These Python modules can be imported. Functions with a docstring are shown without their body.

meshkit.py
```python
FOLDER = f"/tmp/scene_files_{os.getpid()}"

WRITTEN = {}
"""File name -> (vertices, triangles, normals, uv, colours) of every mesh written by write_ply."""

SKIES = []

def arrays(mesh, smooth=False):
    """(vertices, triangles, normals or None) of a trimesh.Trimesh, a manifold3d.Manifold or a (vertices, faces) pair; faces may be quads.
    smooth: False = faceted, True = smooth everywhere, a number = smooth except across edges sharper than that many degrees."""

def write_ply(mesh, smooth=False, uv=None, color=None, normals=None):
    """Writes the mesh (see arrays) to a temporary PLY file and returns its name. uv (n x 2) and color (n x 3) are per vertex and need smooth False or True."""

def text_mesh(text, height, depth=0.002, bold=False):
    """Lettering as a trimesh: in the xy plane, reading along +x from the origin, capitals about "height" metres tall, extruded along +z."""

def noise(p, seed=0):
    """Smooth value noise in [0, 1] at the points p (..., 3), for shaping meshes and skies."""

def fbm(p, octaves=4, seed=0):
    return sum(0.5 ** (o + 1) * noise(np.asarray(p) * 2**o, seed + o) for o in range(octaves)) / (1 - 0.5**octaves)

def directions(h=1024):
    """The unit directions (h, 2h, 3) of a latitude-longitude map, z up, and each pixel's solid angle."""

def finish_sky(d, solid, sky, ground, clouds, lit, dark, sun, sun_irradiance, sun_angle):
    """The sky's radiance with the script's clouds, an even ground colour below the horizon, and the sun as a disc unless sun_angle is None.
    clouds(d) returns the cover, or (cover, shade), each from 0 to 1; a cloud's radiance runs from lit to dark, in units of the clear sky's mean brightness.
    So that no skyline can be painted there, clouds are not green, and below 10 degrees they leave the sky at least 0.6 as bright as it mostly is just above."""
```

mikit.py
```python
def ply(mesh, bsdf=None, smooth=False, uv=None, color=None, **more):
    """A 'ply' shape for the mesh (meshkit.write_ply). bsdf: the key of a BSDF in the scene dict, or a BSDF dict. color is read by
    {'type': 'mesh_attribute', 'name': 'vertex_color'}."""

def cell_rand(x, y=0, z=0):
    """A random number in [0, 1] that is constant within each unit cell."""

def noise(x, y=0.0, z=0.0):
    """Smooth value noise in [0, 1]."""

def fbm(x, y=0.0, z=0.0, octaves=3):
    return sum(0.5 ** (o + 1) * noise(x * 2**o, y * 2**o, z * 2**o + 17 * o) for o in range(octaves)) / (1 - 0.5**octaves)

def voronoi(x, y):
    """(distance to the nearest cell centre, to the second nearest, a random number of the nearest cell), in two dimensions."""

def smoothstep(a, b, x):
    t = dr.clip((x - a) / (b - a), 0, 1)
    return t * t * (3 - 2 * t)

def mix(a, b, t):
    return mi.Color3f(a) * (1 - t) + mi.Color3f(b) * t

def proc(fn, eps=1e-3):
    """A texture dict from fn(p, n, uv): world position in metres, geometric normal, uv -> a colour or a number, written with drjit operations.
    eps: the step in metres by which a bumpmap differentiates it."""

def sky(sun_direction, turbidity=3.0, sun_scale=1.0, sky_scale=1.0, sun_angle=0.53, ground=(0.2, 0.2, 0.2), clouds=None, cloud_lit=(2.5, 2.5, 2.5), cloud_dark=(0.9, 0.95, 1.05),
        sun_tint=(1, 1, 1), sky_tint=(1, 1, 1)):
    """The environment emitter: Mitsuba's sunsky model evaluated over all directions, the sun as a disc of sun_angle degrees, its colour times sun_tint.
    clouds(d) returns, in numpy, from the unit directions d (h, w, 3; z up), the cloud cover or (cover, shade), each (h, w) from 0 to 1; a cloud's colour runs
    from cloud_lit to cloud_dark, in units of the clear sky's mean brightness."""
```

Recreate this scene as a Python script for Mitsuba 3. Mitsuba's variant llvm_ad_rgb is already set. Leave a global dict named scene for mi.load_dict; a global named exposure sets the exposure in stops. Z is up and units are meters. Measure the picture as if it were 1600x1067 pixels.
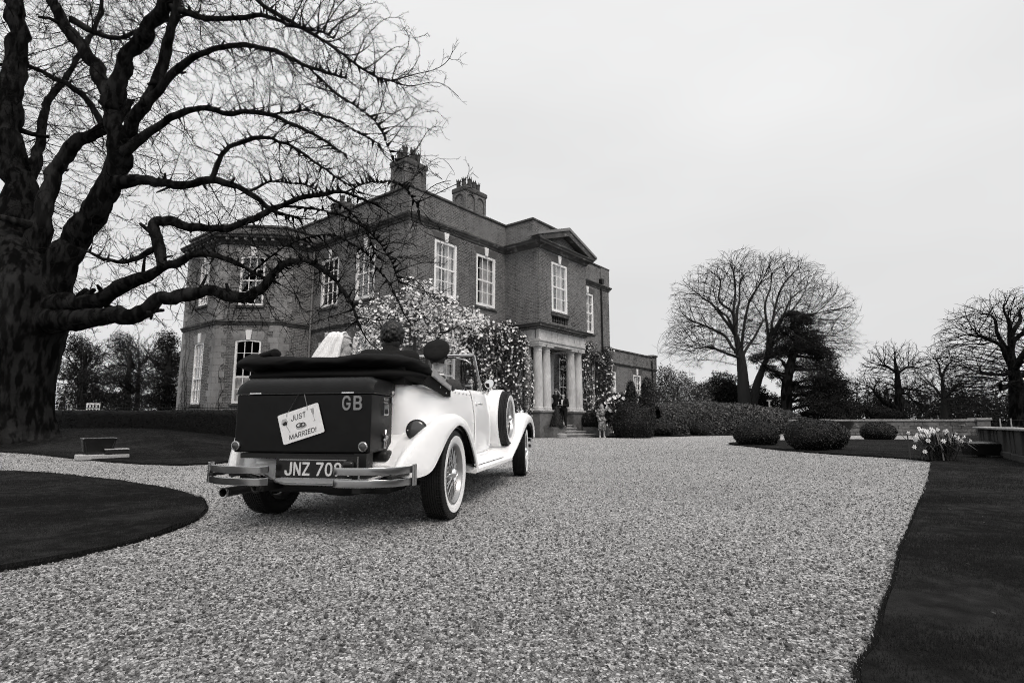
import math, random
import numpy as np, trimesh, shapely
import mitsuba as mi, drjit as dr
import manifold3d as m3
from scipy.spatial import cKDTree
from shapely.geometry import Polygon, Point, LineString
import mikit, meshkit
from mikit import proc, noise, fbm, voronoi, cell_rand, smoothstep, mix

scene, labels = {'type': 'scene'}, {}
# ---------------------------------------------------------------- camera, sky, exposure
EYE, PITCH, FOCAL = 0.75, math.atan(125.5 / 864), 864.0
T = mi.ScalarTransform4f
scene['camera'] = {'type': 'perspective', 'fov': math.degrees(2 * math.atan(800 / FOCAL)), 'fov_axis': 'x', 'near_clip': 0.05, 'far_clip': 3000.0,
    'to_world': T().look_at(origin=[0, 0, EYE], target=[0, math.cos(PITCH), EYE + math.sin(PITCH)], up=[0, 0, 1])}
exposure = 2.3


def overcast(d):
    z = np.clip(d[..., 2], 0, 1)
    n = meshkit.fbm(d * np.array([2.2, 2.2, 6.0]) + 3.1, 4, 5) - 0.5
    return np.ones(z.shape), np.clip(0.44 - 0.42 * z ** 1.3 + 0.36 * n, 0, 1)


scene['sky'] = mikit.sky((0.25, -0.55, 0.75), turbidity=3, sun_scale=0.26, sun_angle=26, ground=(0.12, 0.12, 0.12), clouds=overcast,
                         cloud_lit=(2.2, 2.2, 2.2), cloud_dark=(1.15, 1.15, 1.15), sun_tint=(0.96, 1.08, 1.36))

# ---------------------------------------------------------------- helpers
rng = np.random.default_rng(7)
CP, SP = math.cos(PITCH), math.sin(PITCH)


def ray(px, py):
    u, v = (px - 800) / FOCAL, (533.5 - py) / FOCAL
    return np.array([u, CP - v * SP, SP + v * CP])


def at(px, py, y):
    """The point at forward distance y behind the photograph's pixel: how distances were measured off."""
    r = ray(px, py)
    return np.array([r[0] / r[1] * y, y, EYE + r[2] / r[1] * y])


def gat(px, py, z=0.0):
    r = ray(px, py)
    return r * (z - EYE) / r[2] + np.array([0, 0, EYE])


used = {}


def num(base):
    k = used.get(base, 0)
    used[base] = k + 1
    return base if k == 0 else f'{base}_{k:03d}'


def tag(key, label=None, cat=None, group=None, kind=None):
    d = labels.setdefault(key, {})
    for a, b in (('label', label), ('category', cat), ('group', group), ('kind', kind)):
        if b:
            d[a] = b
    return key


def thing(name, label, cat, group=None, kind=None):
    return tag(num(name), label, cat, group, kind)


def put(key, mesh, bsdf, smooth=False, **kw):
    scene[key] = mikit.ply(mesh, bsdf, smooth=smooth, **kw)
    return key


def part(parent, name, mesh, bsdf, smooth=False, **kw):
    return put(num(parent + '__' + name), mesh, bsdf, smooth, **kw)


def M(v, f):
    v, f = np.asarray(v, float), np.asarray(f, int)
    if f.shape[1] == 4:
        f = np.vstack([f[:, [0, 1, 2]], f[:, [0, 2, 3]]])
    return trimesh.Trimesh(v, f, process=False)


def cat(ms):
    ms = [m for m in ms if m is not None and len(m.faces)]
    off, V, Fs = 0, [], []
    for m in ms:
        V.append(m.vertices)
        Fs.append(m.faces + off)
        off += len(m.vertices)
    return M(np.vstack(V), np.vstack(Fs))


BOXF = np.array([[0, 3, 2, 1], [4, 5, 6, 7], [0, 1, 5, 4], [1, 2, 6, 5], [2, 3, 7, 6], [3, 0, 4, 7]])


def box(x0, x1, y0, y1, z0, z1):
    return M([[x0, y0, z0], [x1, y0, z0], [x1, y1, z0], [x0, y1, z0], [x0, y0, z1], [x1, y0, z1], [x1, y1, z1], [x0, y1, z1]], BOXF)


def cbox(x0, x1, y0, y1, z0, z1, c=0.01):
    """A box with chamfered edges."""
    p = []
    for x in (x0, x1):
        for y in (y0, y1):
            for z in (z0, z1):
                sx, sy, sz = (1 if x == x0 else -1), (1 if y == y0 else -1), (1 if z == z0 else -1)
                p += [[x, y + sy * c, z + sz * c], [x + sx * c, y, z + sz * c], [x + sx * c, y + sy * c, z]]
    return hull(p)


def fromM(m):
    a = m.to_mesh()
    return M(np.array(a.vert_properties[:, :3]), np.array(a.tri_verts))


def hull(pts):
    return fromM(m3.Manifold.hull_points(np.asarray(pts, float)))


def rbox(x0, x1, y0, y1, z0, z1, r, n=1):
    s = ICO1 * r
    pts = [s + [x, y, z] for x in (x0 + r, x1 - r) for y in (y0 + r, y1 - r) for z in (z0 + r, z1 - r)]
    return hull(np.vstack(pts))


ICO0 = trimesh.creation.icosphere(0)
ICO1 = np.array(trimesh.creation.icosphere(2).vertices)


def ball(c, r, sub=2):
    m = trimesh.creation.icosphere(sub)
    return M(np.array(m.vertices) * np.asarray(r) + np.asarray(c), m.faces)


def moved(m, R=None, t=None, s=None):
    v = np.array(m.vertices)
    if s is not None:
        v = v * np.asarray(s)
    if R is not None:
        v = v @ np.asarray(R).T
    if t is not None:
        v = v + np.asarray(t)
    f = m.faces
    if s is not None and np.prod(np.sign(np.broadcast_to(s, 3))) < 0:
        f = f[:, ::-1]
    return M(v, f)


def rotz(a):
    c, s = math.cos(a), math.sin(a)
    return np.array([[c, -s, 0], [s, c, 0], [0, 0, 1.0]])


def rotx(a):
    c, s = math.cos(a), math.sin(a)
    return np.array([[1, 0, 0], [0, c, -s], [0, s, c.real]])


def roty(a):
    c, s = math.cos(a), math.sin(a)
    return np.array([[c, 0, s], [0, 1, 0], [-s, 0, c]])


def tube(p, r, n=6, caps=True, flat=1.0):
    """A tube along a polyline with a radius per point."""
    p = np.asarray(p, float)
    r = np.broadcast_to(np.asarray(r, float), (len(p),))
    t = np.gradient(p, axis=0)
    t /= np.linalg.norm(t, axis=1, keepdims=True) + 1e-12
    ref = np.where(np.abs(t[:, 2:3]) < 0.9, [[0, 0, 1.0]], [[1.0, 0, 0]])
    ref = np.array([0, 0, 1.0]) if np.abs(t[:, 2]).max() < 0.95 else (np.array([1.0, 0, 0]) if np.abs(t[:, 0]).max() < 0.95 else np.array([0.3, 0.9, 0.31]))
    a = np.cross(t, ref)
    a /= np.linalg.norm(a, axis=1, keepdims=True) + 1e-12
    b = np.cross(a, t)
    th = np.arange(n) * 2 * np.pi / n
    v = p[:, None] + r[:, None, None] * (np.cos(th)[None, :, None] * a[:, None] + flat * np.sin(th)[None, :, None] * b[:, None])
    k = len(p)
    i, j = np.meshgrid(np.arange(k - 1), np.arange(n), indexing='ij')
    q = np.stack([i * n + j, i * n + (j + 1) % n, (i + 1) * n + (j + 1) % n, (i + 1) * n + j], -1).reshape(-1, 4)
    f = np.vstack([q[:, [0, 2, 1]], q[:, [0, 3, 2]]])
    if caps:
        c0 = np.array([[0, j, j + 1] for j in range(1, n - 1)])
        c1 = c0[:, ::-1] + (k - 1) * n
        f = np.vstack([f, c0[:, ::1], c1])
    return M(v.reshape(-1, 3), f[:, ::-1])


def smooth_line(p, n=8):
    """Catmull-Rom through the points (any dimension)."""
    p = np.asarray(p, float)
    q = np.vstack([2 * p[0] - p[1], p, 2 * p[-1] - p[-2]])
    out = []
    for i in range(1, len(q) - 2):
        for k in range(n):
            t = k / n
            out.append(0.5 * (2 * q[i] + (q[i + 1] - q[i - 1]) * t + (2 * q[i - 1] - 5 * q[i] + 4 * q[i + 1] - q[i + 2]) * t * t + (3 * q[i] - q[i - 1] - 3 * q[i + 1] + q[i + 2]) * t ** 3))
    out.append(p[-1])
    return np.array(out)


def lathe(profile, n=24, axis='z'):
    """Revolves (radius, height) points about an axis."""
    pr = np.asarray(profile, float)
    th = np.arange(n) * 2 * np.pi / n
    v = np.stack([pr[:, None, 0] * np.cos(th), pr[:, None, 0] * np.sin(th), np.broadcast_to(pr[:, None, 1], (len(pr), n))], -1).reshape(-1, 3)
    i, j = np.meshgrid(np.arange(len(pr) - 1), np.arange(n), indexing='ij')
    q = np.stack([i * n + j, i * n + (j + 1) % n, (i + 1) * n + (j + 1) % n, (i + 1) * n + j], -1).reshape(-1, 4)
    m = M(v, q)
    if axis == 'x':
        m = moved(m, np.array([[0, 0, 1.0], [0, 1, 0], [-1, 0, 0]]))
    return m


def grid(P, closed_u=False, closed_v=False, flip=False):
    """A surface from an array of points (U, V, 3)."""
    P = np.asarray(P, float)
    U, V = P.shape[:2]
    i, j = np.meshgrid(np.arange(U if closed_u else U - 1), np.arange(V if closed_v else V - 1), indexing='ij')
    q = np.stack([i * V + j, ((i + 1) % U) * V + j, ((i + 1) % U) * V + (j + 1) % V, i * V + (j + 1) % V], -1).reshape(-1, 4)
    if flip:
        q = q[:, ::-1]
    return M(P.reshape(-1, 3), q)


def thick(P, d, closed_v=False):
    """A shell of thickness d from a point grid (U, V, 3), offset against its normals, with rims."""
    P = np.asarray(P, float)
    a = np.gradient(P, axis=0)
    b = np.gradient(P, axis=1)
    n = np.cross(a, b)
    n /= np.linalg.norm(n, axis=-1, keepdims=True) + 1e-12
    Q = P - n * d
    ms = [grid(P), grid(Q, flip=True)]
    for A, B in ((P[0], Q[0]), (Q[-1], P[-1])):
        ms.append(grid(np.stack([B, A])))
    for A, B in ((Q[:, 0], P[:, 0]), (P[:, -1], Q[:, -1])):
        ms.append(grid(np.stack([B, A])))
    return cat(ms)


def extrude(poly, d):
    """A shapely polygon (or several) as a slab: (x, y) as given, 0..d along z."""
    out = []
    for g in getattr(poly, 'geoms', [poly]):
        if g.area > 1e-7:
            out.append(trimesh.creation.extrude_polygon(g, d, engine='earcut'))
    return cat([M(m.vertices, m.faces) for m in out])


def mould(profile, path, closed=False):
    """Sweeps a profile of (out, z) along a plan path, mitred; out is to the right of the direction of travel."""
    pa, pr = np.asarray(path, float), np.asarray(profile, float)
    d = np.diff(pa, axis=0)
    d /= np.linalg.norm(d, axis=1, keepdims=True)
    nn = np.stack([d[:, 1], -d[:, 0]], 1)
    off = []
    for i in range(len(pa)):
        if i == 0 or i == len(pa) - 1:
            off.append(nn[0] if i == 0 else nn[-1])
        else:
            m = nn[i - 1] + nn[i]
            off.append(m / (np.dot(m, m) / 2 + 1e-9))
    off = np.array(off)
    P = np.concatenate([pa[:, None] + off[:, None] * pr[None, :, 0:1], np.broadcast_to(pr[None, :, 1:2], (len(pa), len(pr), 1))], -1)
    m = [grid(P, closed_v=True, flip=True)]
    k = len(pr)
    fan = np.array([[0, j, j + 1] for j in range(1, k - 1)])
    m.append(M(P[0], fan))
    m.append(M(P[-1], fan[:, ::-1]))
    return cat(m)


# ---------------------------------------------------------------- materials (all neutral: the photograph is black and white)
def rgb(v):
    return {'type': 'rgb', 'value': [float(v)] * 3}


def mat(key, v, rough=0.6, spec=0.3, metal=0.0, coat=0.0, two=True, **kw):
    b = {'type': 'principled', 'base_color': v if isinstance(v, dict) else rgb(v), 'roughness': rough, 'specular': spec, 'metallic': metal}
    if coat:
        b['clearcoat'] = coat
        b['clearcoat_gloss'] = 0.95
    b.update(kw)
    scene[key] = {'type': 'twosided', 'nested': b} if two else b


def g3(v):
    return mi.Color3f(v, v, v)


def brick_fn(p, n, uv):
    u = p.y * n.x - p.x * n.y
    row = dr.floor(p.z / 0.075)
    x = u / 0.225 + 0.5 * (row - 2 * dr.floor(row / 2))
    fx, fz = x - dr.floor(x), p.z / 0.075 - row
    mort = dr.maximum(smoothstep(0.93, 0.97, fx), smoothstep(0.80, 0.90, fz))
    tone = 0.086 + 0.085 * cell_rand(dr.floor(x), row) + 0.12 * (fbm(p.x * 0.55 + u * 0.3, p.y * 0.55, p.z * 0.5, 4) - 0.5) - 0.035 * smoothstep(0.52, 0.7, fbm(u * 2.2, p.z * 0.35, 4.0, 3))
    tone = tone + 0.025 * (noise(u * 9, row * 3.3) - 0.5)
    return g3(dr.maximum(0.02, tone * (1 - mort) + 0.33 * mort))


def gauged_fn(p, n, uv):
    return g3(0.10 + 0.06 * (fbm(p.x * 3, p.y * 3, p.z * 4, 3) - 0.5))


def stone_fn(p, n, uv):
    t = fbm(p.x * 1.7 + 3, p.y * 1.7, p.z * 0.7, 4)
    s = fbm(p.x * 9, p.y * 9, p.z * 5, 3)
    return g3(dr.clip(0.50 + 0.40 * (t - 0.5) + 0.20 * (s - 0.5), 0.05, 0.75))


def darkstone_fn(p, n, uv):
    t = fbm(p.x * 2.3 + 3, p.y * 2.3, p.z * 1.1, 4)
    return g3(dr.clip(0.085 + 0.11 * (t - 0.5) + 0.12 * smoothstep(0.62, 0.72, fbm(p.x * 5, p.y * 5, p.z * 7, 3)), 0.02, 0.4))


def wallstone_fn(p, n, uv):
    t = fbm(p.x * 2.3 + 3, p.y * 2.3, p.z * 2.1, 4)
    return g3(dr.clip(0.13 + 0.18 * (t - 0.5) + 0.10 * (fbm(p.x * 11, p.y * 11, p.z * 11, 3) - 0.5), 0.03, 0.4))


def quoin_fn(p, n, uv):
    t = fbm(p.x * 1.7 + 3, p.y * 1.7, p.z * 0.9, 4)
    s = fbm(p.x * 9, p.y * 9, p.z * 5, 3)
    return g3(dr.clip(0.27 + 0.26 * (t - 0.5) + 0.12 * (s - 0.5), 0.05, 0.5))


def gravel_fn(p, n, uv):
    d1, d2, r = voronoi(p.x * 84, p.y * 84)
    g = 0.15 + 0.44 * r * r + 0.07 * (fbm(p.x * 0.5, p.y * 0.5, 0, 3) - 0.5)
    g = g * (0.30 + 0.70 * smoothstep(0.05, 0.3, d2 - d1))
    return g3(dr.maximum(0.03, g))


def lawn_fn(p, n, uv):
    t = fbm(p.x * 0.8, p.y * 0.8, 0, 4)
    s = fbm(p.x * 14, p.y * 14, 0, 3)
    return g3(dr.maximum(0.003, 0.0085 + 0.016 * (t - 0.5) + 0.020 * (s - 0.5)))


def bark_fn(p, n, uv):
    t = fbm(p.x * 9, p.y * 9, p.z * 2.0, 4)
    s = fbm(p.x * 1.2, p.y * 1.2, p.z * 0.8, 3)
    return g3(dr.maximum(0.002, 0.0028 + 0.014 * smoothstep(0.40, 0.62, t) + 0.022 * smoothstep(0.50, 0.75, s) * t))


def leather_fn(p, n, uv):
    return g3(dr.maximum(0.0012, 0.0034 + 0.004 * (fbm(p.x * 14, p.y * 14, p.z * 14, 3) - 0.5)))


mat('brick', proc(brick_fn), 0.9, 0.15)
mat('gauged_brick', proc(gauged_fn), 0.9, 0.15)
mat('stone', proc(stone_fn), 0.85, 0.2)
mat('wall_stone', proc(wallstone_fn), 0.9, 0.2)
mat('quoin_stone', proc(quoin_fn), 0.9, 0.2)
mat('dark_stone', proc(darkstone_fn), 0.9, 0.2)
mat('white_paint', 0.88, 0.45, 0.4)
mat('curtain', 0.55, 0.9, 0.1)
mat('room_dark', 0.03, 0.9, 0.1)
mat('slate', 0.09, 0.6, 0.3)
mat('lead', 0.20, 0.6, 0.3)
mat('iron', 0.007, 0.5, 0.4)
mat('gravel_ground', proc(gravel_fn), 0.95, 0.1)
mat('lawn_ground', proc(lawn_fn), 0.95, 0.1)
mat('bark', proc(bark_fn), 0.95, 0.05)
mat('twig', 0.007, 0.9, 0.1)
mat('pale_bark', 0.045, 0.9, 0.1)
mat('far_twig', 0.016, 0.9, 0.1)
mat('leaf_dark', 0.016, 0.42, 0.5)
mat('leaf_mid', 0.036, 0.36, 0.6)
mat('leaf_bush', 0.0085, 0.42, 0.45)
mat('balustrade_stone', 0.040, 0.9, 0.15)
mat('leaf_glossy', 0.066, 0.34, 0.6)
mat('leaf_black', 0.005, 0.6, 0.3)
mat('needle', 0.011, 0.7, 0.2)
scene['grass_blade'] = {'type': 'principledthin', 'base_color': rgb(0.034), 'roughness': 0.9, 'diff_trans': 1.0}
mat('soil', 0.012, 0.95, 0.1)
mat('petal', 0.88, 0.7, 0.2)
mat('petal_centre', 0.45, 0.7, 0.2)
mat('terracotta', 0.07, 0.8, 0.2)
mat('car_white', 0.84, 0.14, 0.5, coat=1.0)
mat('leather', proc(leather_fn), 0.36, 0.24)
mat('hood_cloth', 0.0035, 0.8, 0.2)
mat('chrome', 0.50, 0.17, 0.5, metal=1.0)
mat('bright_chrome', 0.86, 0.04, 0.5, metal=1.0)
mat('dull_metal', 0.42, 0.35, 0.5, metal=0.9)
mat('rubber', 0.009, 0.55, 0.35)
mat('whitewall', 0.78, 0.6, 0.3)
mat('black_gloss', 0.008, 0.15, 0.5)
mat('lamp_lens', 0.035, 0.06, 0.6, coat=1.0)
mat('sign_white', 0.74, 0.6, 0.3)
mat('letter_metal', 0.30, 0.35, 0.5, metal=0.8)
mat('iron_grey', 0.33, 0.5, 0.3)
mat('plate_letter', 0.55, 0.4, 0.4)
mat('ink', 0.025, 0.7, 0.2)
mat('pale_ink', 0.40, 0.7, 0.2)
mat('concrete', 0.34, 0.9, 0.1)
mat('skin', 0.42, 0.55, 0.35)
mat('hair_dark', 0.006, 0.45, 0.4)
mat('hair_blonde', 0.42, 0.5, 0.4)
mat('suit_dark', 0.012, 0.85, 0.15)
mat('suit_grey', 0.012, 0.85, 0.15)
mat('shirt_white', 0.78, 0.8, 0.2)
mat('cloth_mid', 0.06, 0.9, 0.1)
mat('veil', 0.80, 0.8, 0.1)


def floral_fn(p, n, uv):
    d1, d2, r = voronoi(p.x * 26 + p.y * 9, p.z * 26)
    return g3(dr.select(r > 0.5, 0.40, 0.06) * smoothstep(0.0, 0.3, d2 - d1) + 0.05)


mat('floral', proc(floral_fn), 0.9, 0.1)
scene['glass'] = {'type': 'thindielectric', 'int_ior': 1.72}
scene['screen_glass'] = {'type': 'thindielectric', 'int_ior': 1.5}
# ---------------------------------------------------------------- the ground, drive and lawns
FAR_LAWN = Polygon([(-60, 20), (-30, 15.5), (-19, 14.9), (-13.4, 14.4), (-11.4, 13.3), (-9.2, 11.7), (-7.6, 10.6), (-6.5, 10.0), (-5.7, 9.75), (-5.3, 10.1), (-5.25, 11.2), (-5.8, 14), (-6.8, 18), (-8.2, 21.0), (-9.2, 24), (-60, 60)])
NEAR_LAWN = Polygon(smooth_line([(-9.5, 8.7), (-7.2, 8.35), (-5.6, 7.5), (-4.3, 6.65), (-3.3, 5.8), (-2.75, 5.1), (-2.45, 4.5), (-2.35, 3.9), (-2.4, 3.4), (-2.6, 2.9), (-3.4, 1.9), (-5, 0.6), (-9.5, -2)], 6))
RIGHT_LAWN = Polygon(list(smooth_line([(0.2, -1.0), (0.62, 0.8), (0.97, 1.65), (1.21, 1.95), (1.45, 2.27), (1.8, 2.72), (2.32, 3.41), (3.51, 4.92), (5.48, 7.44), (7.85, 10.55)], 5)) + [(9.0, 11.6), (11.6, 15.2), (17, 23), (24, 31), (60, 31), (60, -20), (2, -20)])
ISLAND = Polygon(list(smooth_line([(7.95, 10.75), (8.0, 11.4), (7.75, 12.2), (7.35, 13.4), (7.15, 15.2), (7.2, 17.0), (7.25, 18.6), (8.0, 20.2), (10.6, 22.4), (14.0, 23.6), (16.4, 23.2), (17.2, 22.0)], 5)) + [(11.5, 15.3), (8.9, 11.5)])
BED = Polygon([(4.7, 27.2), (7.0, 28.2), (12.6, 31.5), (17.6, 35.0), (30, 46), (30, 60), (20, 60), (9, 45), (2.5, 31)])


def mound(x, y):
    """The left lawn rises gently to the hedge."""
    p = shapely.points(np.asarray(x, float), np.asarray(y, float))
    d = np.where(shapely.contains(FAR_LAWN, p), shapely.distance(FAR_LAWN.exterior, p), 0)
    t = np.clip((d - 0.1) / 5.5, 0, 1)
    return 0.48 * t * t * (3 - 2 * t)


def sheet(poly, z, step, lip=0.05, wob=0.012, shift=True):
    """A raised lawn: a fine grid clipped to the outline with a rolled lip down to the gravel."""
    minx, miny, maxx, maxy = poly.bounds
    pts = [np.array(poly.exterior.segmentize(step).coords)[:-1]]
    inner = poly.buffer(-step * 0.6)
    gx, gy = np.meshgrid(np.arange(minx, maxx, step), np.arange(miny, maxy, step))
    gx, gy = gx.ravel() + rng.uniform(-0.2, 0.2, gx.size) * step, gy.ravel() + rng.uniform(-0.2, 0.2, gy.size) * step
    ok = shapely.contains(inner, shapely.points(gx, gy))
    pts.append(np.stack([gx[ok], gy[ok]], 1))
    nb = len(pts[0])
    P = np.vstack(pts)
    from scipy.spatial import Delaunay
    tri = Delaunay(P).simplices
    c = P[tri].mean(1)
    tri = tri[shapely.contains(poly, shapely.points(c[:, 0], c[:, 1]))]
    a = P[tri]
    e1, e2 = a[:, 1] - a[:, 0], a[:, 2] - a[:, 0]
    neg = e1[:, 0] * e2[:, 1] - e1[:, 1] * e2[:, 0] < 0
    tri[neg] = tri[neg][:, ::-1]
    zz = z + mound(P[:, 0], P[:, 1]) + wob * (meshkit.fbm(np.c_[P * 3, np.zeros(len(P))], 3) - 0.5) * 2
    V = np.c_[P, zz]
    B = V[:nb]
    low = B.copy()
    low[:, 2] = -0.03
    cent = np.array([poly.centroid.x, poly.centroid.y])
    ring = LineString(np.vstack([B[:, :2], B[:1, :2]]))
    k = np.arange(nb)
    side = np.vstack([np.c_[k, k + nb, (k + 1) % nb + nb], np.c_[k, (k + 1) % nb + nb, (k + 1) % nb]])
    return M(V, tri), M(np.vstack([B, low]), side)


gx, gy = np.meshgrid(np.r_[-900, -400, -200, -110, np.arange(-70, 71, 5), 110, 200, 400, 900], np.r_[-300, -100, -40, np.arange(-15, 126, 5), 170, 260, 420, 700, 1500], indexing='ij')
put('ground', grid(np.stack([gx, gy, np.full(gx.shape, -0.03)], -1)), 'lawn_ground')
tag('ground', 'dark parkland turf reaching to the woods around the house', 'ground', kind='structure')
drive = Polygon([(-30, -12), (30, -12), (30, 31), (26, 38), (17.2, 34.9), (12.6, 31.6), (6.9, 27.9), (4.0, 27.6), (-6, 37), (-9, 24), (-30, 24)])
gd = trimesh.creation.extrude_polygon(drive, 0.026, engine='earcut')
put('gravel_drive', moved(M(gd.vertices, gd.faces), t=[0, 0, -0.028]), 'gravel_ground')
tag('gravel_drive', 'broad pale gravel drive sweeping up to the house', 'gravel drive', kind='structure')
for nm, poly, lab, st in (('far_lawn', FAR_LAWN, 'dark mown lawn rising under the great bare tree', 0.6), ('crescent_lawn', NEAR_LAWN, 'rounded end of dark lawn cut into the gravel at lower left', 0.25),
                          ('verge_lawn', RIGHT_LAWN, 'dark lawn verge along the right edge of the gravel', 0.35), ('island_lawn', ISLAND, 'lawn island behind the clipped bushes', 0.3)):
    top, side = sheet(poly, 0.035, st)
    put(nm, cat([top]), 'lawn_ground', smooth=True)
    tag(nm, lab, 'lawn', kind='structure')
    put(num(nm + '__soil_edge'), side, 'soil')
bd = trimesh.creation.extrude_polygon(BED, 0.03, engine='earcut')
put('planting_bed', moved(M(bd.vertices, bd.faces), t=[0, 0, 0.002]), 'lawn_ground')
tag('planting_bed', 'dark planting bed under the hedge and trees', 'bed', kind='structure')
LAWNS = shapely.union_all([FAR_LAWN, NEAR_LAWN, RIGHT_LAWN, ISLAND])

# gravel stones: real chips where they show as chips, thinning out with distance where the ground sheet takes over


def scatter_view(n, ymin, ymax, power):
    """Points over the ground in front of the camera, denser near it; area density falls as y^-power."""
    u = rng.random(n)
    a = 2 - power
    y = (ymin ** a + u * (ymax ** a - ymin ** a)) ** (1 / a) if abs(a) > 1e-6 else ymin * (ymax / ymin) ** u
    x = rng.uniform(-1.06, 1.06, n) * y
    return x, y


def chips(x, y, size, base):
    n = len(x)
    bv, bf = np.array(base.vertices), np.array(base.faces)
    q = rng.normal(size=(n, 4))
    q /= np.linalg.norm(q, axis=1, keepdims=True)
    w, a, b, c = q.T
    R = np.stack([1 - 2 * (b * b + c * c), 2 * (a * b - c * w), 2 * (a * c + b * w), 2 * (a * b + c * w), 1 - 2 * (a * a + c * c), 2 * (b * c - a * w), 2 * (a * c - b * w), 2 * (b * c + a * w), 1 - 2 * (a * a + b * b)], 1).reshape(n, 3, 3)
    S = size[:, None] * rng.uniform(0.55, 1.25, (n, 3))
    v = bv[None] * (1 + rng.uniform(-0.25, 0.25, (n, len(bv), 1))) * S[:, None]
    v = np.einsum('nij,nkj->nki', R, v)
    v[..., 2] *= 0.75
    v += np.stack([x, y, size * rng.uniform(0.0, 0.55, n)], 1)[:, None]
    f = bf[None] + (np.arange(n) * len(bv))[:, None, None]
    big = meshkit.fbm(np.c_[x * 0.55, y * 0.8, 0 * x], 4, 3)
    tone = np.clip((0.075 + 0.49 * rng.random(n) ** 1.9) * np.clip(0.62 + 0.9 * (big - 0.1), 0.5, 1.35), 0.075, 0.75)
    col = np.repeat(tone[:, None] * np.ones((1, 3)), len(bv), 0)
    return v.reshape(-1, 3), f.reshape(-1, 3), col


scene['gravel_stone'] = {'type': 'twosided', 'nested': {'type': 'diffuse', 'reflectance': {'type': 'mesh_attribute', 'name': 'vertex_color'}}}
OCTA = M([[1, 0, 0], [-1, 0, 0], [0, 1, 0], [0, -1, 0], [0, 0, 1], [0, 0, -1]], [[0, 2, 4], [2, 1, 4], [1, 3, 4], [3, 0, 4], [2, 0, 5], [1, 2, 5], [3, 1, 5], [0, 3, 5]])
keep = LAWNS.buffer(-0.03)
yy = np.linspace(1.35, 26, 4000)
dens = yy * np.minimum(1.0, (2.4 / yy) ** 1.6) * np.clip((26 - yy) / 12, 0, 1)
cdf = np.cumsum(dens) / dens.sum()
N = 158000
y = np.interp(rng.random(N), cdf, yy)
x = rng.uniform(-1.04, 1.04, N) * y
ok = ~shapely.contains(keep, shapely.points(x, y))
x, y = x[ok], y[ok]
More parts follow.
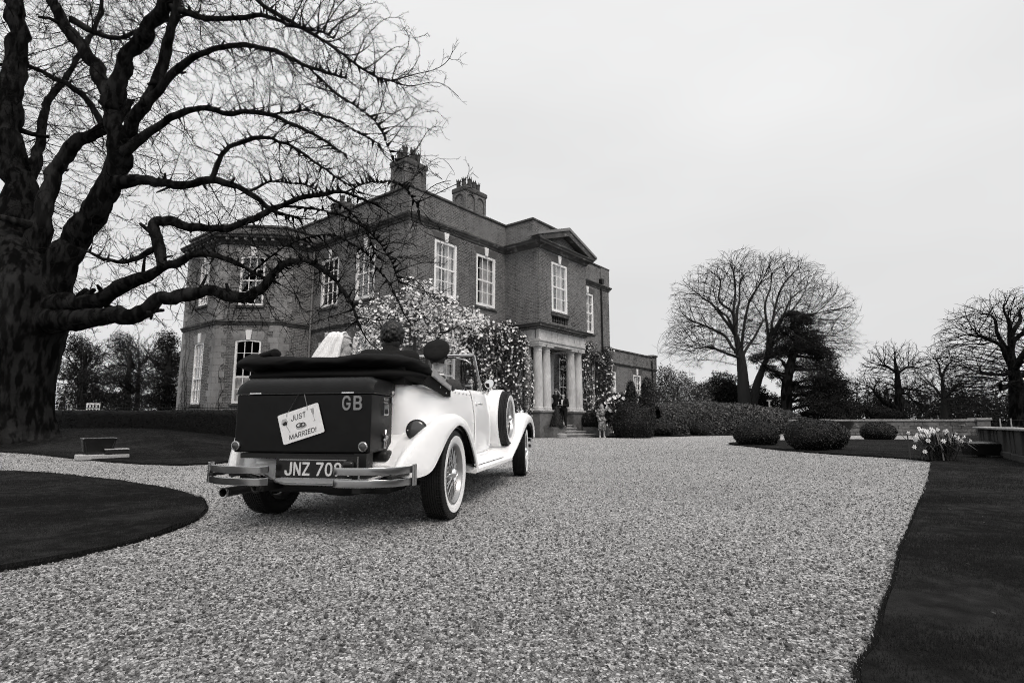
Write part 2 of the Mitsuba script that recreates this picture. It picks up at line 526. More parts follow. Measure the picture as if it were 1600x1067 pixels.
s = rng.lognormal(math.log(0.0055), 0.30, len(x)) * (1 + 0.035 * np.clip(y - 2, 0, 20))
Vs, Fs_, Cs = chips(x, y, np.clip(s, 0.003, 0.0125), OCTA)
put('gravel', M(Vs, Fs_), 'gravel_stone', color=Cs)
tag('gravel', 'loose pale gravel chips covering the drive', 'gravel', kind='stuff')


def blades(x, y, hgt, wid, lean=0.6):
    n = len(x)
    z = 0.03 + mound(x, y)
    a = rng.uniform(0, 2 * np.pi, n)
    d = np.stack([np.cos(a), np.sin(a), np.zeros(n)], 1)
    l = rng.uniform(0.1, lean, n)[:, None]
    b = rng.uniform(0, 2 * np.pi, n)
    e = np.stack([np.cos(b), np.sin(b), np.zeros(n)], 1)
    p = np.stack([x, y, z - 0.01], 1)
    up = np.array([0, 0, 1.0])
    h, w = hgt[:, None], wid[:, None]
    tip = p + up * h * (1 - 0.35 * l) + e * h * l
    v = np.stack([p - d * w, p + d * w, tip], 1)
    return M(v.reshape(-1, 3), np.arange(3 * n).reshape(-1, 3))


gm = []
EDGE = LAWNS.buffer(0.02)
shapely.prepare(EDGE)
for n, y0, y1, pw in ((420000, 1.35, 5.5, 0.9), (220000, 5.0, 14, 1.2), (50000, 13, 26, 1.4)):
    x, y = scatter_view(n, y0, y1, pw)
    hit = shapely.contains(EDGE, shapely.points(x, y))
    x, y = x[hit], y[hit]
    clump = meshkit.fbm(np.c_[x * 2.1, y * 2.1, 0 * x], 3)
    gm.append(blades(x, y, rng.uniform(0.012, 0.032, len(x)) * (0.5 + clump) * (1 + 0.025 * y), np.full(len(x), 0.0026) * (1 + 0.16 * y)))
put('grass', cat(gm), 'grass_blade')
tag('grass', 'short dark grass blades covering the lawns', 'grass', kind='stuff')

# fallen pale petals and leaves on the right verge
x, y = scatter_view(240, 2.0, 11, 0.8)
hit = shapely.contains(RIGHT_LAWN.buffer(-0.1), shapely.points(x, y))
pm = []
for a, b in zip(x[hit][:70], y[hit][:70]):
    s = rng.uniform(0.008, 0.018)
    q = np.array([[-1, 0, 0.1], [-0.5, -0.42, 0.3], [0.3, -0.45, 0.35], [1, 0.05, 0.1], [0.4, 0.4, 0.4], [-0.4, 0.38, 0.3]]) * s
    pm.append(moved(M(q, [[0, 1, 2], [0, 2, 3], [0, 3, 4], [0, 4, 5]]), rotz(rng.uniform(0, 6.28)), [a, b, 0.055]))
put('fallen_petals', cat(pm), 'cloth_mid')
tag('fallen_petals', 'pale petals and dead leaves fallen on the right verge', 'petals', kind='stuff')
# ---------------------------------------------------------------- the house, in its own frame: s along the front, q back from the porch front, z up
HO = gat(844, 684)[:2]
_r = ray(1500, 659)
_a = math.atan2(_r[0], _r[1])
HF, HS = np.array([math.sin(_a), math.cos(_a)]), np.array([-math.cos(_a), math.sin(_a)])
HR = np.array([[HF[0], HS[0], 0], [HF[1], HS[1], 0], [0, 0, 1.0]])


def hw(m):
    return moved(m, HR, [HO[0], HO[1], 0])


def hpt(s, q, z=0.0):
    p = HO + HF * s + HS * q
    return np.array([p[0], p[1], z])


H = thing('brick_house', 'large two storey brick country house with stone porch and octagonal corner bay', 'house')


def hp(name, m, b, smooth=False):
    return part(H, name, hw(m), b, smooth)


class Wall:
    """A wall plane: u runs along t from o, d goes inwards along n."""

    def __init__(self, o, t):
        self.o, self.t = np.asarray(o, float), np.asarray(t, float) / np.linalg.norm(t)
        self.n = np.array([-self.t[1], self.t[0]])
        self.holes = []

    def place(self, m):
        """(u, z, d) mesh -> house frame."""
        v = np.asarray(m.vertices)
        p = self.o + v[:, :1] * self.t + v[:, 2:3] * self.n
        return M(np.c_[p, v[:, 1]], m.faces[:, ::-1])

    def bx(self, u0, u1, z0, z1, d0, d1):
        return self.place(box(u0, u1, z0, z1, d0, d1))

    def ex(self, poly, d0, d1):
        return self.place(moved(extrude(poly, d1 - d0), t=[0, 0, d0]))


def rect(u0, u1, z0, z1):
    return Polygon([(u0, z0), (u1, z0), (u1, z1), (u0, z1)])


def arched(u0, u1, z0, z1, rise):
    """A rectangle with a segmental head; z1 is the crown."""
    if rise <= 0:
        return rect(u0, u1, z0, z1)
    w = (u1 - u0) / 2
    R = (w * w + rise * rise) / (2 * rise)
    c = z1 - R
    a = math.asin(min(1, w / R))
    th = np.linspace(-a, a, 11)
    return Polygon([(u0, z0)] + [(u0 + w + R * math.sin(t), c + R * math.cos(t)) for t in th] + [(u1, z0)])


def window(W, u0, u1, z0, z1, cols, rows, rise=0.0, curtain=1, fw=0.13, key=True, sill='dark_stone', hood=False, meet=True, keyh=0.42):
    W.holes.append(arched(u0, u1, z0, z1, rise))
    w = num(H + '__window')

    def wp(name, m, b, smooth=False):
        put(num(w + '__' + name), hw(m), b, smooth)
    outer = arched(u0, u1, z0, z1, rise)
    inner = arched(u0 + fw, u1 - fw, z0 + fw * 1.25, z1 - fw * 0.9, rise * 0.85)
    wp('frame', W.ex(outer.difference(inner), 0.015, 0.13), 'white_paint')
    a0, a1, b0, b1 = u0 + fw, u1 - fw, z0 + fw * 1.25, z1 - fw * 0.9
    cw, rh = (a1 - a0) / cols, (b1 - b0) / rows
    gb = [W.bx(a0 + cw * i - 0.016, a0 + cw * i + 0.016, b0, b1 - (rise if i not in (cols / 2,) else 0) * 0.25, 0.052, 0.10) for i in range(1, cols)]
    gb += [W.bx(a0, a1, b0 + rh * j - 0.016, b0 + rh * j + 0.016, 0.055, 0.098) for j in range(1, rows)]
    wp('glazing_bar', cat(gb), 'white_paint')
    if meet:
        j = rows // 2
        wp('meeting_rail', W.bx(a0, a1, b0 + rh * j - 0.035, b0 + rh * j + 0.035, 0.04, 0.115), 'white_paint')
    for j in range(rows):
        for i in range(cols):
            lower = j < rows // 2
            d = 0.088 if lower else 0.074
            z1_ = b0 + rh * (j + 1) if j < rows - 1 else b1
            # panes sit a hair out of true, as old glass does
            e = rng.normal(0, 0.0016, 4)
            m = M([[a0 + cw * i, b0 + rh * j, d + e[0]], [a0 + cw * (i + 1), b0 + rh * j, d + e[1]], [a0 + cw * (i + 1), z1_, d + e[2]], [a0 + cw * i, z1_, d + e[3]]], [[0, 1, 2], [0, 2, 3]])
            wp('pane', W.place(m), 'glass')
    if curtain:
        n = 60
        for k, (c0, c1) in enumerate(((a0 - 0.05, a0 + (a1 - a0) * 0.36), (a0 + (a1 - a0) * 0.62, a1 + 0.05)) if curtain == 1 else ((a0 + (a1 - a0) * 0.34, a1 + 0.05),) if curtain == 2 else ((a0 - 0.05, a1 + 0.05),)):
            ct = b0 + 0.43 * (b1 - b0) if curtain == 4 else b1 + 0.1
            u = np.linspace(c0, c1, n)
            d = 0.26 + 0.03 * np.sin(u * 46 + k) + 0.012 * np.sin(u * 113)
            P = np.stack([np.stack([u, np.full(n, b0 - 0.1), d], -1), np.stack([u, np.full(n, ct), d], -1)])
            wp('curtain', W.place(grid(P)), 'curtain', True)
    if sill:
        wp('sill', W.place(cbox(u0 - 0.09, u1 + 0.09, z0 - 0.11, z0 + 0.004, -0.09, 0.12, 0.012)), sill)
    mid = (u0 + u1) / 2
    zt = z1
    if key:
        wp('keystone', W.ex(Polygon([(mid - 0.09, zt - 0.005), (mid + 0.09, zt - 0.005), (mid + 0.15, zt + keyh), (mid - 0.15, zt + keyh)]), -0.045, 0.05), 'white_paint')
    arch = Polygon([(u0 - 0.02, zt - rise), (u0 - 0.22, zt + keyh - 0.07), (u1 + 0.22, zt + keyh - 0.07), (u1 + 0.02, zt - rise)]).difference(arched(u0 - 0.02, u1 + 0.02, z0, zt, rise))
    if not hood:
        wp('flat_arch', W.ex(arch, -0.006, 0.1), 'gauged_brick')
    else:
        n = 4
        for i in range(n):
            f0, f1 = i / n, (i + 1) / n
            tx, bx_ = (u0 - 0.25, u1 + 0.25), (u0 - 0.02, u1 + 0.02)
            g = Polygon([(bx_[0] + (bx_[1] - bx_[0]) * f0, zt - rise - 0.02), (tx[0] + (tx[1] - tx[0]) * f0, zt + keyh - 0.07), (tx[0] + (tx[1] - tx[0]) * f1 - 0.008, zt + keyh - 0.07), (bx_[0] + (bx_[1] - bx_[0]) * f1 - 0.008, zt - rise - 0.02)])
            g = g.difference(arched(u0, u1, z0, zt, rise)).difference(rect(mid - 0.15, mid + 0.15, z0, zt + 1))
            wp('head_stone', W.ex(g, -0.012, 0.06), 'quoin_stone')
    return w


def build_wall(W, u0, u1, z0, z1, th=0.34, name='wall', extra=None, bsdf='brick'):
    poly = rect(u0, u1, z0, z1)
    if extra is not None:
        poly = poly.union(extra)
    for h in W.holes:
        poly = poly.difference(h)
    hp(name, W.ex(poly, 0, th), bsdf)


XL, XR, QF, QB = -6.57, 10.95, 2.13, 9.35
ZP = 10.86
front_l = Wall((XL, QF), (1, 0))
front_r = Wall((4.47, QF), (1, 0))
for u in (-5.03, -2.25):
    window(front_l, u - XL, u - XL + 1.43, 6.33, 8.93, 3, 4, curtain=1 if u < -4 else 2)
    window(front_l, u - XL, u - XL + 1.43, 1.55, 4.55, 3, 5, curtain=1)
window(front_r, 4.85 - 4.47, 6.28 - 4.47, 6.3, 8.9, 3, 4)
window(front_r, 4.85 - 4.47, 6.28 - 4.47, 1.55, 4.40, 3, 5, curtain=0)
window(front_r, 7.42 - 4.47, 8.88 - 4.47, 6.27, 8.84, 3, 4, curtain=3)
window(front_r, 7.42 - 4.47, 8.88 - 4.47, 1.55, 4.55, 3, 5, curtain=1)
build_wall(front_l, 0, -XL, 0, ZP)
build_wall(front_r, 0, XR - 4.47, 0, ZP)
behind = Wall((0, QF), (1, 0))
behind.holes.append(arched(1.45, 3.05, 0.76, 4.2, 0.4))
build_wall(behind, 0.0, 4.47, 0, 5.3)
hp('front_door', cat([behind.bx(1.47, 3.03, 0.76, 3.4, 0.1, 0.16)] + [behind.bx(1.47 + i * 0.78 + 0.1, 1.47 + i * 0.78 + 0.68, z, z + 0.6, 0.08, 0.1) for i in range(2) for z in (1.15, 1.9, 2.65)]), 'iron')
hp('fanlight', behind.bx(1.47, 3.03, 3.42, 4.15, 0.12, 0.125), 'glass')
side = Wall((XL, 12.0), (0, -1))
LS = 12.0
for a, b in ((7.16, 8.62), (4.35, 5.80)):
    window(side, LS - b, LS - a, 6.27, 8.72, 3, 4, curtain=0)
    window(side, LS - b, LS - a, 1.7, 4.60, 3, 5, curtain=0)
build_wall(side, 0, LS - QF - 0.34, 0, ZP)
gable = Wall((XR, QF), (0, 1))
build_wall(gable, 0.34, 11.5, 0, ZP)
back = Wall((XR, 14.0), (-1, 0))
build_wall(back, 0, XR - XL, 0, ZP)
hp('roof', M([[XL + .3, 2.5, 10.3], [XR - .3, 2.5, 10.3], [XR - .3, 13.7, 10.3], [XL + .3, 13.7, 10.3], [XL + 4.5, 8, 12.3], [XR - 4.5, 8, 12.3]], [[0, 1, 5], [0, 5, 4], [1, 2, 5], [2, 3, 4], [2, 4, 5], [3, 0, 4]]), 'slate')
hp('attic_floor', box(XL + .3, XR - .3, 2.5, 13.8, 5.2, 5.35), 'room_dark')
# projecting bay over the porch
bay_f = Wall((0, 0), (1, 0))
window(bay_f, 1.09, 2.55, 6.28, 8.90, 3, 4, curtain=1)
bay_f.holes.append(rect(1.09, 2.57, 5.72, 6.08))
build_wall(bay_f, 0, 4.47, 5.3, 9.72)
bay_l = Wall((0, QF), (0, -1))
build_wall(bay_l, 0, QF - 0.34, 5.3, ZP)
bay_r = Wall((4.47, 0.34), (0, 1))
build_wall(bay_r, 0, QF - 0.34, 5.3, ZP)
hp('bay_parapet', Wall((0, 0.36), (1, 0)).bx(0.34, 4.13, 9.72, ZP, 0, 0.34), 'brick')
bal_w = num(H + '__balustrade')
put(num(bal_w + '__rail'), hw(bay_f.bx(1.0, 2.66, 6.08, 6.16, -0.07, 0.16)), 'dark_stone')
bp = [(0.045, 0), (0.045, 0.03), (0.025, 0.05), (0.048, 0.12), (0.052, 0.16), (0.022, 0.26), (0.03, 0.31), (0.045, 0.33), (0.045, 0.36)]
for i in range(7):
    put(num(bal_w + '__baluster'), hw(moved(lathe(bp, 10), t=[1.2 + i * 0.21, 0.1, 5.72])), 'dark_stone', 40)
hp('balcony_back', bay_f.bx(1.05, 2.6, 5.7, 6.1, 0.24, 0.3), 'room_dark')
# cornices, string courses, copings
corn = [(0, 9.36), (0.04, 9.38), (0.05, 9.47), (0.10, 9.50), (0.12, 9.56), (0.17, 9.60), (0.18, 9.67), (0.0, 9.71)]
big = [(0, 9.36), (0.06, 9.38), (0.08, 9.46), (0.17, 9.52), (0.30, 9.55), (0.32, 9.62), (0.38, 9.68), (0.38, 9.72), (0.0, 9.76)]
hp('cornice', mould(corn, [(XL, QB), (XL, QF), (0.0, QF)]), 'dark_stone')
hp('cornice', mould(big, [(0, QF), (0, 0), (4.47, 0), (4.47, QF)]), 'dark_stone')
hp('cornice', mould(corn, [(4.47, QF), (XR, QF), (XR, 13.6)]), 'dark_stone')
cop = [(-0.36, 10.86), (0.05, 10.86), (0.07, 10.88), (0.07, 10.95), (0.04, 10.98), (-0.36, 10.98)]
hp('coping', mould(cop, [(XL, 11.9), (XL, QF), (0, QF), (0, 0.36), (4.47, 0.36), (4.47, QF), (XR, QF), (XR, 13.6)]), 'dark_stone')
hp('pilaster', Wall((XR - 1.1, QF), (1, 0)).bx(0, 1.12, 9.72, 10.86, -0.05, 0.0), 'brick')
# pediment
ped = Wall((0, -0.02), (1, 0))
mid = 2.235
hp('pediment', ped.ex(Polygon([(0.1, 9.74), (4.37, 9.74), (mid, 10.52)]), 0.05, 0.36), 'brick')
for sg in (-1, 1):
    L = [(mid, 10.44), (mid, 10.86), (mid + sg * 2.72, 9.88), (mid + sg * 2.72, 9.72), (mid + sg * 2.1, 9.735)]
    hp('raking_cornice', ped.ex(Polygon(L), -0.34, 0.1), 'dark_stone')
    L2 = [(mid, 10.74), (mid, 10.90), (mid + sg * 2.80, 9.93), (mid + sg * 2.80, 9.80)]
    hp('raking_lip', ped.ex(Polygon(L2), -0.40, 0.36), 'lead')
string = [(0, 5.14), (0.05, 5.16), (0.06, 5.22), (0.1, 5.25), (0.1, 5.30), (0, 5.34)]
hp('string_course', mould(string, [(XL, QB), (XL, QF), (-0.02, QF)]), 'dark_stone')
hp('downpipe', cat([tube([hpt(XL - 0.09, QB - 0.09, 0), hpt(XL - 0.09, QB - 0.09, 9.3)], 0.05, 8)] + [tube([hpt(XL - 0.09, QB - 0.09, z), hpt(XL - 0.09, QB - 0.09, z + 0.09)], 0.066, 8) for z in (0.3, 2.4, 4.6, 6.8, 8.9)]) if False else cat([moved(tube([(0, 0, 0), (0, 0, 9.3)], 0.05, 8), t=[XL - 0.09, QB - 0.09, 0])] + [moved(tube([(0, 0, z), (0, 0, z + 0.09)], 0.066, 8), t=[XL - 0.09, QB - 0.09, 0]) for z in (0.3, 2.4, 4.6, 6.8, 8.9)]), 'lead', 40)
hp('downpipe', cat([moved(tube([(0, 0, 0), (0, 0, 9.9)], 0.055, 8), t=[9.82, QF - 0.08, 0]), box(9.68, 9.96, QF - 0.22, QF, 9.75, 10.05)]), 'iron', 40)
# corner bay wing
C0 = np.array([-8.2, QB])
C1 = C0 + np.array([-1, 1]) * 2.88 / math.sqrt(2)
C2 = C1 + np.array([0, 3.87])
C3 = C2 + np.array([2.0, 2.0])
w_r = Wall(C0, (1, 0))
w_c = Wall(C1, (1, -1))
w_l = Wall(C2, (0, -1))
ZB = 10.12
Lc = 2.88
window(w_c, Lc - 1.97, Lc - 0.84, 6.24, 8.68, 3, 4, 0.06, curtain=0, hood=True, sill='dark_stone', fw=0.085, keyh=0.46)
window(w_c, Lc - 1.97, Lc - 0.80, 1.60, 4.60, 3, 5, 0.06, curtain=4, hood=True, sill='dark_stone', fw=0.085, keyh=0.46)
for a, b in ((1.2, 2.25),):
    window(w_l, 3.87 - b, 3.87 - a, 6.40, 8.64, 3, 4, 0.06, curtain=0, hood=True, fw=0.085, keyh=0.46)
    window(w_l, 3.87 - b, 3.87 - a, 1.58, 4.58, 3, 5, 0.06, curtain=2, hood=True, fw=0.085, keyh=0.46)
build_wall(w_r, 0, -8.2 * -1 + XL, 0, ZB)
build_wall(w_c, 0, Lc, 0, ZB)
build_wall(w_l, 0, 3.87, 0, ZB)
w_b = Wall(C3, (-1, -1))
build_wall(w_b, 0, 2.828, 0, ZB)
hp('wall', box(C3[0], XL, C3[1] - 0.3, C3[1], 0, ZB), 'brick')
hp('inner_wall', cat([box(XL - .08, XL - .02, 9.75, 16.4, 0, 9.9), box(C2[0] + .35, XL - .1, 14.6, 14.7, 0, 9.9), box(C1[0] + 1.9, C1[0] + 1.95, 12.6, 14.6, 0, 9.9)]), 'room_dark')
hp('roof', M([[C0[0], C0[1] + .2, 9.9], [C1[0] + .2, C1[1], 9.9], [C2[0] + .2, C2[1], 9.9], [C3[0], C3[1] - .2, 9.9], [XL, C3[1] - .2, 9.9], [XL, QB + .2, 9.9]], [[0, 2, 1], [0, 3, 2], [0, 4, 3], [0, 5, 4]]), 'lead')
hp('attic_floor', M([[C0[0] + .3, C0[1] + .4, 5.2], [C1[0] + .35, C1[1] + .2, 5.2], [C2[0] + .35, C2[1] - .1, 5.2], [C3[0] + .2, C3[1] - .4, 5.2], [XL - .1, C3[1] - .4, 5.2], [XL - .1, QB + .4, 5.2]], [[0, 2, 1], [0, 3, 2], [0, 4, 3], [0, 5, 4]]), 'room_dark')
bpath = [tuple(C3), tuple(C2), tuple(C1), tuple(C0), (XL, QB)]
bc = [(0, 9.22), (0.05, 9.25), (0.06, 9.36), (0.10, 9.40), (0.12, 9.50), (0.32, 9.53), (0.34, 9.60), (0.40, 9.66), (0.40, 9.71), (0, 9.75)]
hp('cornice', mould(bc, bpath), 'dark_stone')
hp('coping', mould([(-0.36, ZB), (0.05, ZB), (0.07, ZB + .02), (0.07, ZB + .09), (0.04, ZB + .12), (-0.36, ZB + .12)], bpath), 'dark_stone')
hp('string_course', mould([(0, 5.30), (0.05, 5.32), (0.07, 5.40), (0.11, 5.43), (0.12, 5.50), (0, 5.54)], bpath), 'dark_stone')
hp('plinth', mould([(0, 0), (0.09, 0), (0.09, 1.2), (0, 1.3)], bpath), 'dark_stone')
for W, L in ((w_c, Lc), (w_l, 3.87), (w_r, 1.63)):
    for i in range(int(L / 0.42)):
        u = 0.22 + i * 0.42
        hp('modillion', W.bx(u, u + 0.14, 9.41, 9.53, -0.27, 0.0), 'quoin_stone')
# quoins: long-and-short stones up each angle of the bay
for (WA, ea, sa), (WB, eb, sb) in (((w_c, Lc, -1), (w_r, 0, 1)), ((w_l, 3.87, -1), (w_c, 0, 1)), ((w_b, 2.828, -1), (w_l, 0, 1))):
    z, k = 1.32, 0
    while z < 9.2:
        hgt = rng.uniform(0.26, 0.34)
        z2 = min(z + hgt, 9.2)
        if not (5.28 < z + 0.1 < 5.5):
            la, lb = ((0.34, 0.52) if k % 2 else (0.50, 0.30))
            la, lb = la + rng.uniform(-.05, .05), lb + rng.uniform(-.05, .05)
            o = 0.014 + rng.uniform(0, 0.006)
            a = WA.bx(min(ea, ea + sa * la), max(ea, ea + sa * la), z + 0.006, z2 - 0.006, -o, 0.05)
            b = WB.bx(min(eb, eb + sb * lb), max(eb, eb + sb * lb), z + 0.006, z2 - 0.006, -o + 0.001, 0.05)
            hp('quoin', cat([a, b]), 'quoin_stone')
        z, k = z2, k + 1
# chimneys


def chimney(s0, s1, q0, q1, z0, z1, pots, label=None):
    c = num(H + '__chimney')
    if label:
        tag(c, label)
    e = 0.07
    put(num(c + '__stack'), hw(box(s0 + e, s1 - e, q0 + e, q1 - e, z0 - 1.5, z1)), 'brick')
    zc = z1 - 0.22
    F_ = Wall((s0, q0), (1, 0))
    L_ = Wall((s0, q1), (0, -1))
    R_ = Wall((s1, q0), (0, 1))
    for W, L, n in ((F_, s1 - s0, 2), (L_, q1 - q0, 1 if q1 - q0 < 1.2 else 2), (R_, q1 - q0, 1)):
        poly = rect(0, L, z0 - 1.5, zc)
        w = (L - 0.16 * (n + 1)) / n
        for i in range(n):
            u = 0.16 + i * (w + 0.16)
            poly = poly.difference(arched(u, u + w, z0 + 0.1, zc - 0.12, w * 0.42))
        put(num(c + '__arcaded_face'), hw(W.ex(poly, 0, e + 0.01)), 'brick')
    put(num(c + '__cap'), hw(cat([mould([(-0.3, zc), (0.03, zc), (0.05, zc + .05), (0.05, zc + .20), (0.02, zc + .26), (-0.3, zc + .26)], [(s0, q1), (s0, q0), (s1, q0), (s1, q1), (s0, q1)]), box(s0 + .1, s1 - .1, q0 + .1, q1 - .1, zc, zc + 0.24)])), 'gauged_brick')
    for (ps, pq, hh) in pots:
        n = 12
        prof = lathe([(0.14, 0), (0.15, 0.05), (0.12, 0.08), (0.115, hh * 0.72), (0.135, hh * 0.76), (0.135, hh * 0.8), (0.11, hh * 0.82), (0.11, 0.1), (0.0, 0.1)], n)
        crown = []
        for k in range(6):
            a0 = k * math.pi / 3
            P = [[0.125 * math.cos(a0 - .38), 0.125 * math.sin(a0 - .38), hh * .79], [0.125 * math.cos(a0 + .38), 0.125 * math.sin(a0 + .38), hh * .79], [0.14 * math.cos(a0), 0.14 * math.sin(a0), hh]]
            Q = [[x * 0.8, y * 0.8, z] for x, y, z in P]
            crown.append(hull(P + Q))
        put(num(c + '__chimney_pot'), hw(moved(cat([prof] + crown), rotz(rng.uniform(0, 1)), [ps, pq, zc + 0.24])), 'terracotta')


chimney(-6.46, -5.19, 2.62, 3.60, 10.96, 12.40, [(-6.2, 2.95, 0.75), (-5.75, 2.95, 0.82), (-5.42, 3.0, 0.7), (-6.2, 3.3, 0.6), (-5.7, 3.35, 0.6)], 'nearest brick chimney at the corner with crown pots')
chimney(-0.97, 0.70, 4.15, 5.15, 11.4, 13.40, [(-0.75, 4.5, 0.62), (-0.3, 4.5, 0.8), (0.1, 4.55, 0.75), (0.5, 4.6, 0.75), (-0.75, 4.9, 0.6), (-0.2, 4.9, 0.6)], 'second brick chimney behind the parapet')
chimney(-6.3, -5.3, 7.6, 8.5, 10.96, 11.7, [(-6.0, 8.0, 0.5), (-5.6, 8.0, 0.5)], 'low chimney behind the tree twigs')
# porch
P_ = num(H + '__porch')


def pp(name, m, b, smooth=False):
    put(num(P_ + '__' + name), hw(m), b, smooth)


FL = 0.75
for s0, s1 in ((0, 1.52), (2.95, 4.47)):
    pp('plinth', cat([box(s0, s1, 0, 0.85, 0, 1.18), cbox(s0 - 0.05, s1 + 0.05, -0.05, 0.9, 1.18, 1.28, 0.015), box(s0 - 0.06, s1 + 0.06, -0.06, 0.9, -0.01, 0.22), box(s0 - 0.03, s1 + 0.03, -0.03, 0.88, 0.22, 0.5)]), 'wall_stone')
    pp('pilaster', cat([box(s0 + 0.5, s1 - 0.5, 1.9, 2.12, 0.9, 4.3), box(s0 + .44, s1 - .44, 1.86, 2.12, 4.3, 4.5)]), 'stone')
colp = [(0.30, 0), (0.30, 0.07), (0.275, 0.075), (0.285, 0.12), (0.285, 0.16), (0.25, 0.19), (0.245, 0.22), (0.243, 0.9), (0.236, 1.6), (0.224, 2.3), (0.207, 2.93), (0.225, 2.94), (0.225, 2.975), (0.205, 2.98), (0.205, 3.08), (0.25, 3.14), (0.262, 3.18)]
for s in (0.42, 1.13, 3.40, 4.11):
    pp('column', cat([moved(lathe(colp, 28), t=[s, 0.42, 1.28]), box(s - .30, s + .30, .12, .72, 4.45, 4.54), box(s - .30, s + .30, .12, .72, 1.28, 1.33)]), 'stone', 35)
ar = [(-0.75, 4.54), (0.0, 4.54), (0.0, 4.66), (0.025, 4.67), (0.025, 4.80), (-0.75, 4.80)]
path = [(0.1, QF), (0.1, 0.1), (4.37, 0.1), (4.37, QF)]
pp('architrave', mould(ar, path), 'stone')
# frieze of upright slabs above a scalloped lip
for i in range(8):
    u0, u1 = 0.1 + 4.27 / 8 * i, 0.1 + 4.27 / 8 * (i + 1)
    pp('frieze_slab', cbox(u0 + .011, u1 - .011, 0.10 + rng.uniform(-.012, .012), 0.30, 4.80, 5.28, 0.012), 'stone')
for i in range(3):
    pp('frieze_slab', cbox(0.10 + rng.uniform(-.004, .004), 0.34, 0.36 + i * 0.59 + .004, 0.36 + (i + 1) * 0.59 - .004, 4.80, 5.28, 0.008), 'stone')
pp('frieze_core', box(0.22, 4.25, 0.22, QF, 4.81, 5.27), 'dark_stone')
sc = []
for i in range(9):
    u0, u1 = 0.1 + 4.27 / 9 * i, 0.1 + 4.27 / 9 * (i + 1)
    th = np.linspace(0, 1, 9)
    sc.append([(u0 + (u1 - u0) * t, 4.775 + 0.055 * math.sin(math.pi * t)) for t in th])
lip = Polygon([(0.1, 4.70)] + [p for r_ in sc for p in r_] + [(4.37, 4.70)])
pp('scalloped_lip', Wall((0, 0.1), (1, 0)).ex(lip, -0.06, 0.02), 'stone')
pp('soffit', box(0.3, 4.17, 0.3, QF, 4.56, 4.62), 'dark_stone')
pc = [(-0.4, 5.28), (0.02, 5.28), (0.04, 5.34), (0.1, 5.37), (0.26, 5.40), (0.27, 5.47), (0.33, 5.52), (0.33, 5.56), (0.0, 5.64), (-0.4, 5.64)]
pp('cornice', mould(pc, [(0.1, QF + .0), (0.1, 0.1), (4.37, 0.1), (4.37, QF)]), 'dark_stone')
pp('cornice_top', box(0.3, 4.2, 0.3, QF, 5.29, 5.31), 'lead')
pa = Wall((0.12, 2.12), (0, -1))
pp('side_arch', pa.ex(rect(0, 1.3, 0.9, 4.54).difference(arched(0.2, 1.1, 0.9, 4.2, 0.42)), 0, 0.3), 'stone')
pp('floor_slab', box(0.05, 4.42, 0.86, QF, 0.4, FL), 'stone')
pp('floor_slab', box(1.53, 2.94, 0.42, 0.86, 0.0, FL), 'stone')
for i, (q0, sa, sb) in enumerate(((-0.95, 0.85, 3.55), (-0.58, 1.2, 3.25), (-0.22, 1.53, 2.94), (0.05, 1.53, 2.94))):
    pp('step', cat([box(sa + .03, sb - .03, q0 + 0.04, 0.5, 0.0 if i == 0 else 0.15 * i - 0.02, 0.15 * (i + 1) - 0.05), cbox(sa, sb, q0, 0.52, 0.15 * (i + 1) - 0.05, 0.15 * (i + 1), 0.01)]), 'quoin_stone')
# single storey wing to the right
WQ = 3.0
wing = Wall((XR, WQ), (1, 0))
window(wing, 12.0 - XR, 13.3 - XR, 1.9, 4.23, 3, 4, curtain=3, keyh=0.45)
window(wing, 15.95 - XR, 17.25 - XR, 1.9, 4.22, 3, 4, curtain=3, keyh=0.45)
build_wall(wing, 0.0, 20.0 - XR, 0, 5.74)
hp('wing_end', box(19.66, 20.0, WQ + 0.34, 9, 0, 5.74), 'brick')
hp('wing_end_window', box(20.0, 20.04, WQ + 0.9, WQ + 1.9, 1.9, 4.2), 'white_paint')
wpath = [(XR, WQ), (20.0, WQ), (20.0, 9)]
hp('cornice', mould([(0, 4.68), (0.05, 4.7), (0.06, 4.76), (0.12, 4.80), (0.13, 4.86), (0, 4.9)], wpath), 'dark_stone')
hp('coping', mould([(-0.36, 5.74), (0.05, 5.74), (0.07, 5.76), (0.07, 5.83), (0.04, 5.86), (-0.36, 5.86)], wpath), 'dark_stone')
hp('pilaster', cat([wing.bx(19.3 - XR, 20.04 - XR, 4.9, 5.74, -0.06, 0), box(19.2, 20.12, WQ - .14, WQ + .3, 5.86, 5.98)]), 'brick')
hp('roof', box(XR, 19.7, WQ + .3, 9, 5.0, 5.1), 'lead')
hp('downpipe', moved(tube([(0, 0, 0), (0, 0, 5.5)], 0.05, 8), t=[19.15, WQ - .08, 0]), 'iron', 40)
# ---------------------------------------------------------------- the wedding car, in its own frame: X to its right, Y forward from the rear axle, Z up
CA = math.radians(10.5)
CR = np.array([[math.cos(CA), math.sin(CA), 0], [-math.sin(CA), math.cos(CA), 0], [0, 0, 1.0]])
CO = np.array([-1.27, 4.64, 0.0])


def cw(m):
    return moved(m, CR, CO)


def cpt(X, Y, Z):
    return CR @ np.array([X, Y, Z]) + CO


CAR = thing('vintage_car', 'white open vintage tourer with black luggage trunk and folded hood on the gravel drive', 'car')


def cpart(name, m, b, smooth=False, parent=CAR):
    return part(parent, name, cw(m), b, smooth)


def lerp_tab(tab, y):
    t = np.asarray(tab, float)
    return np.array([np.interp(y, t[:, 0], t[:, k]) for k in range(1, t.shape[1])])


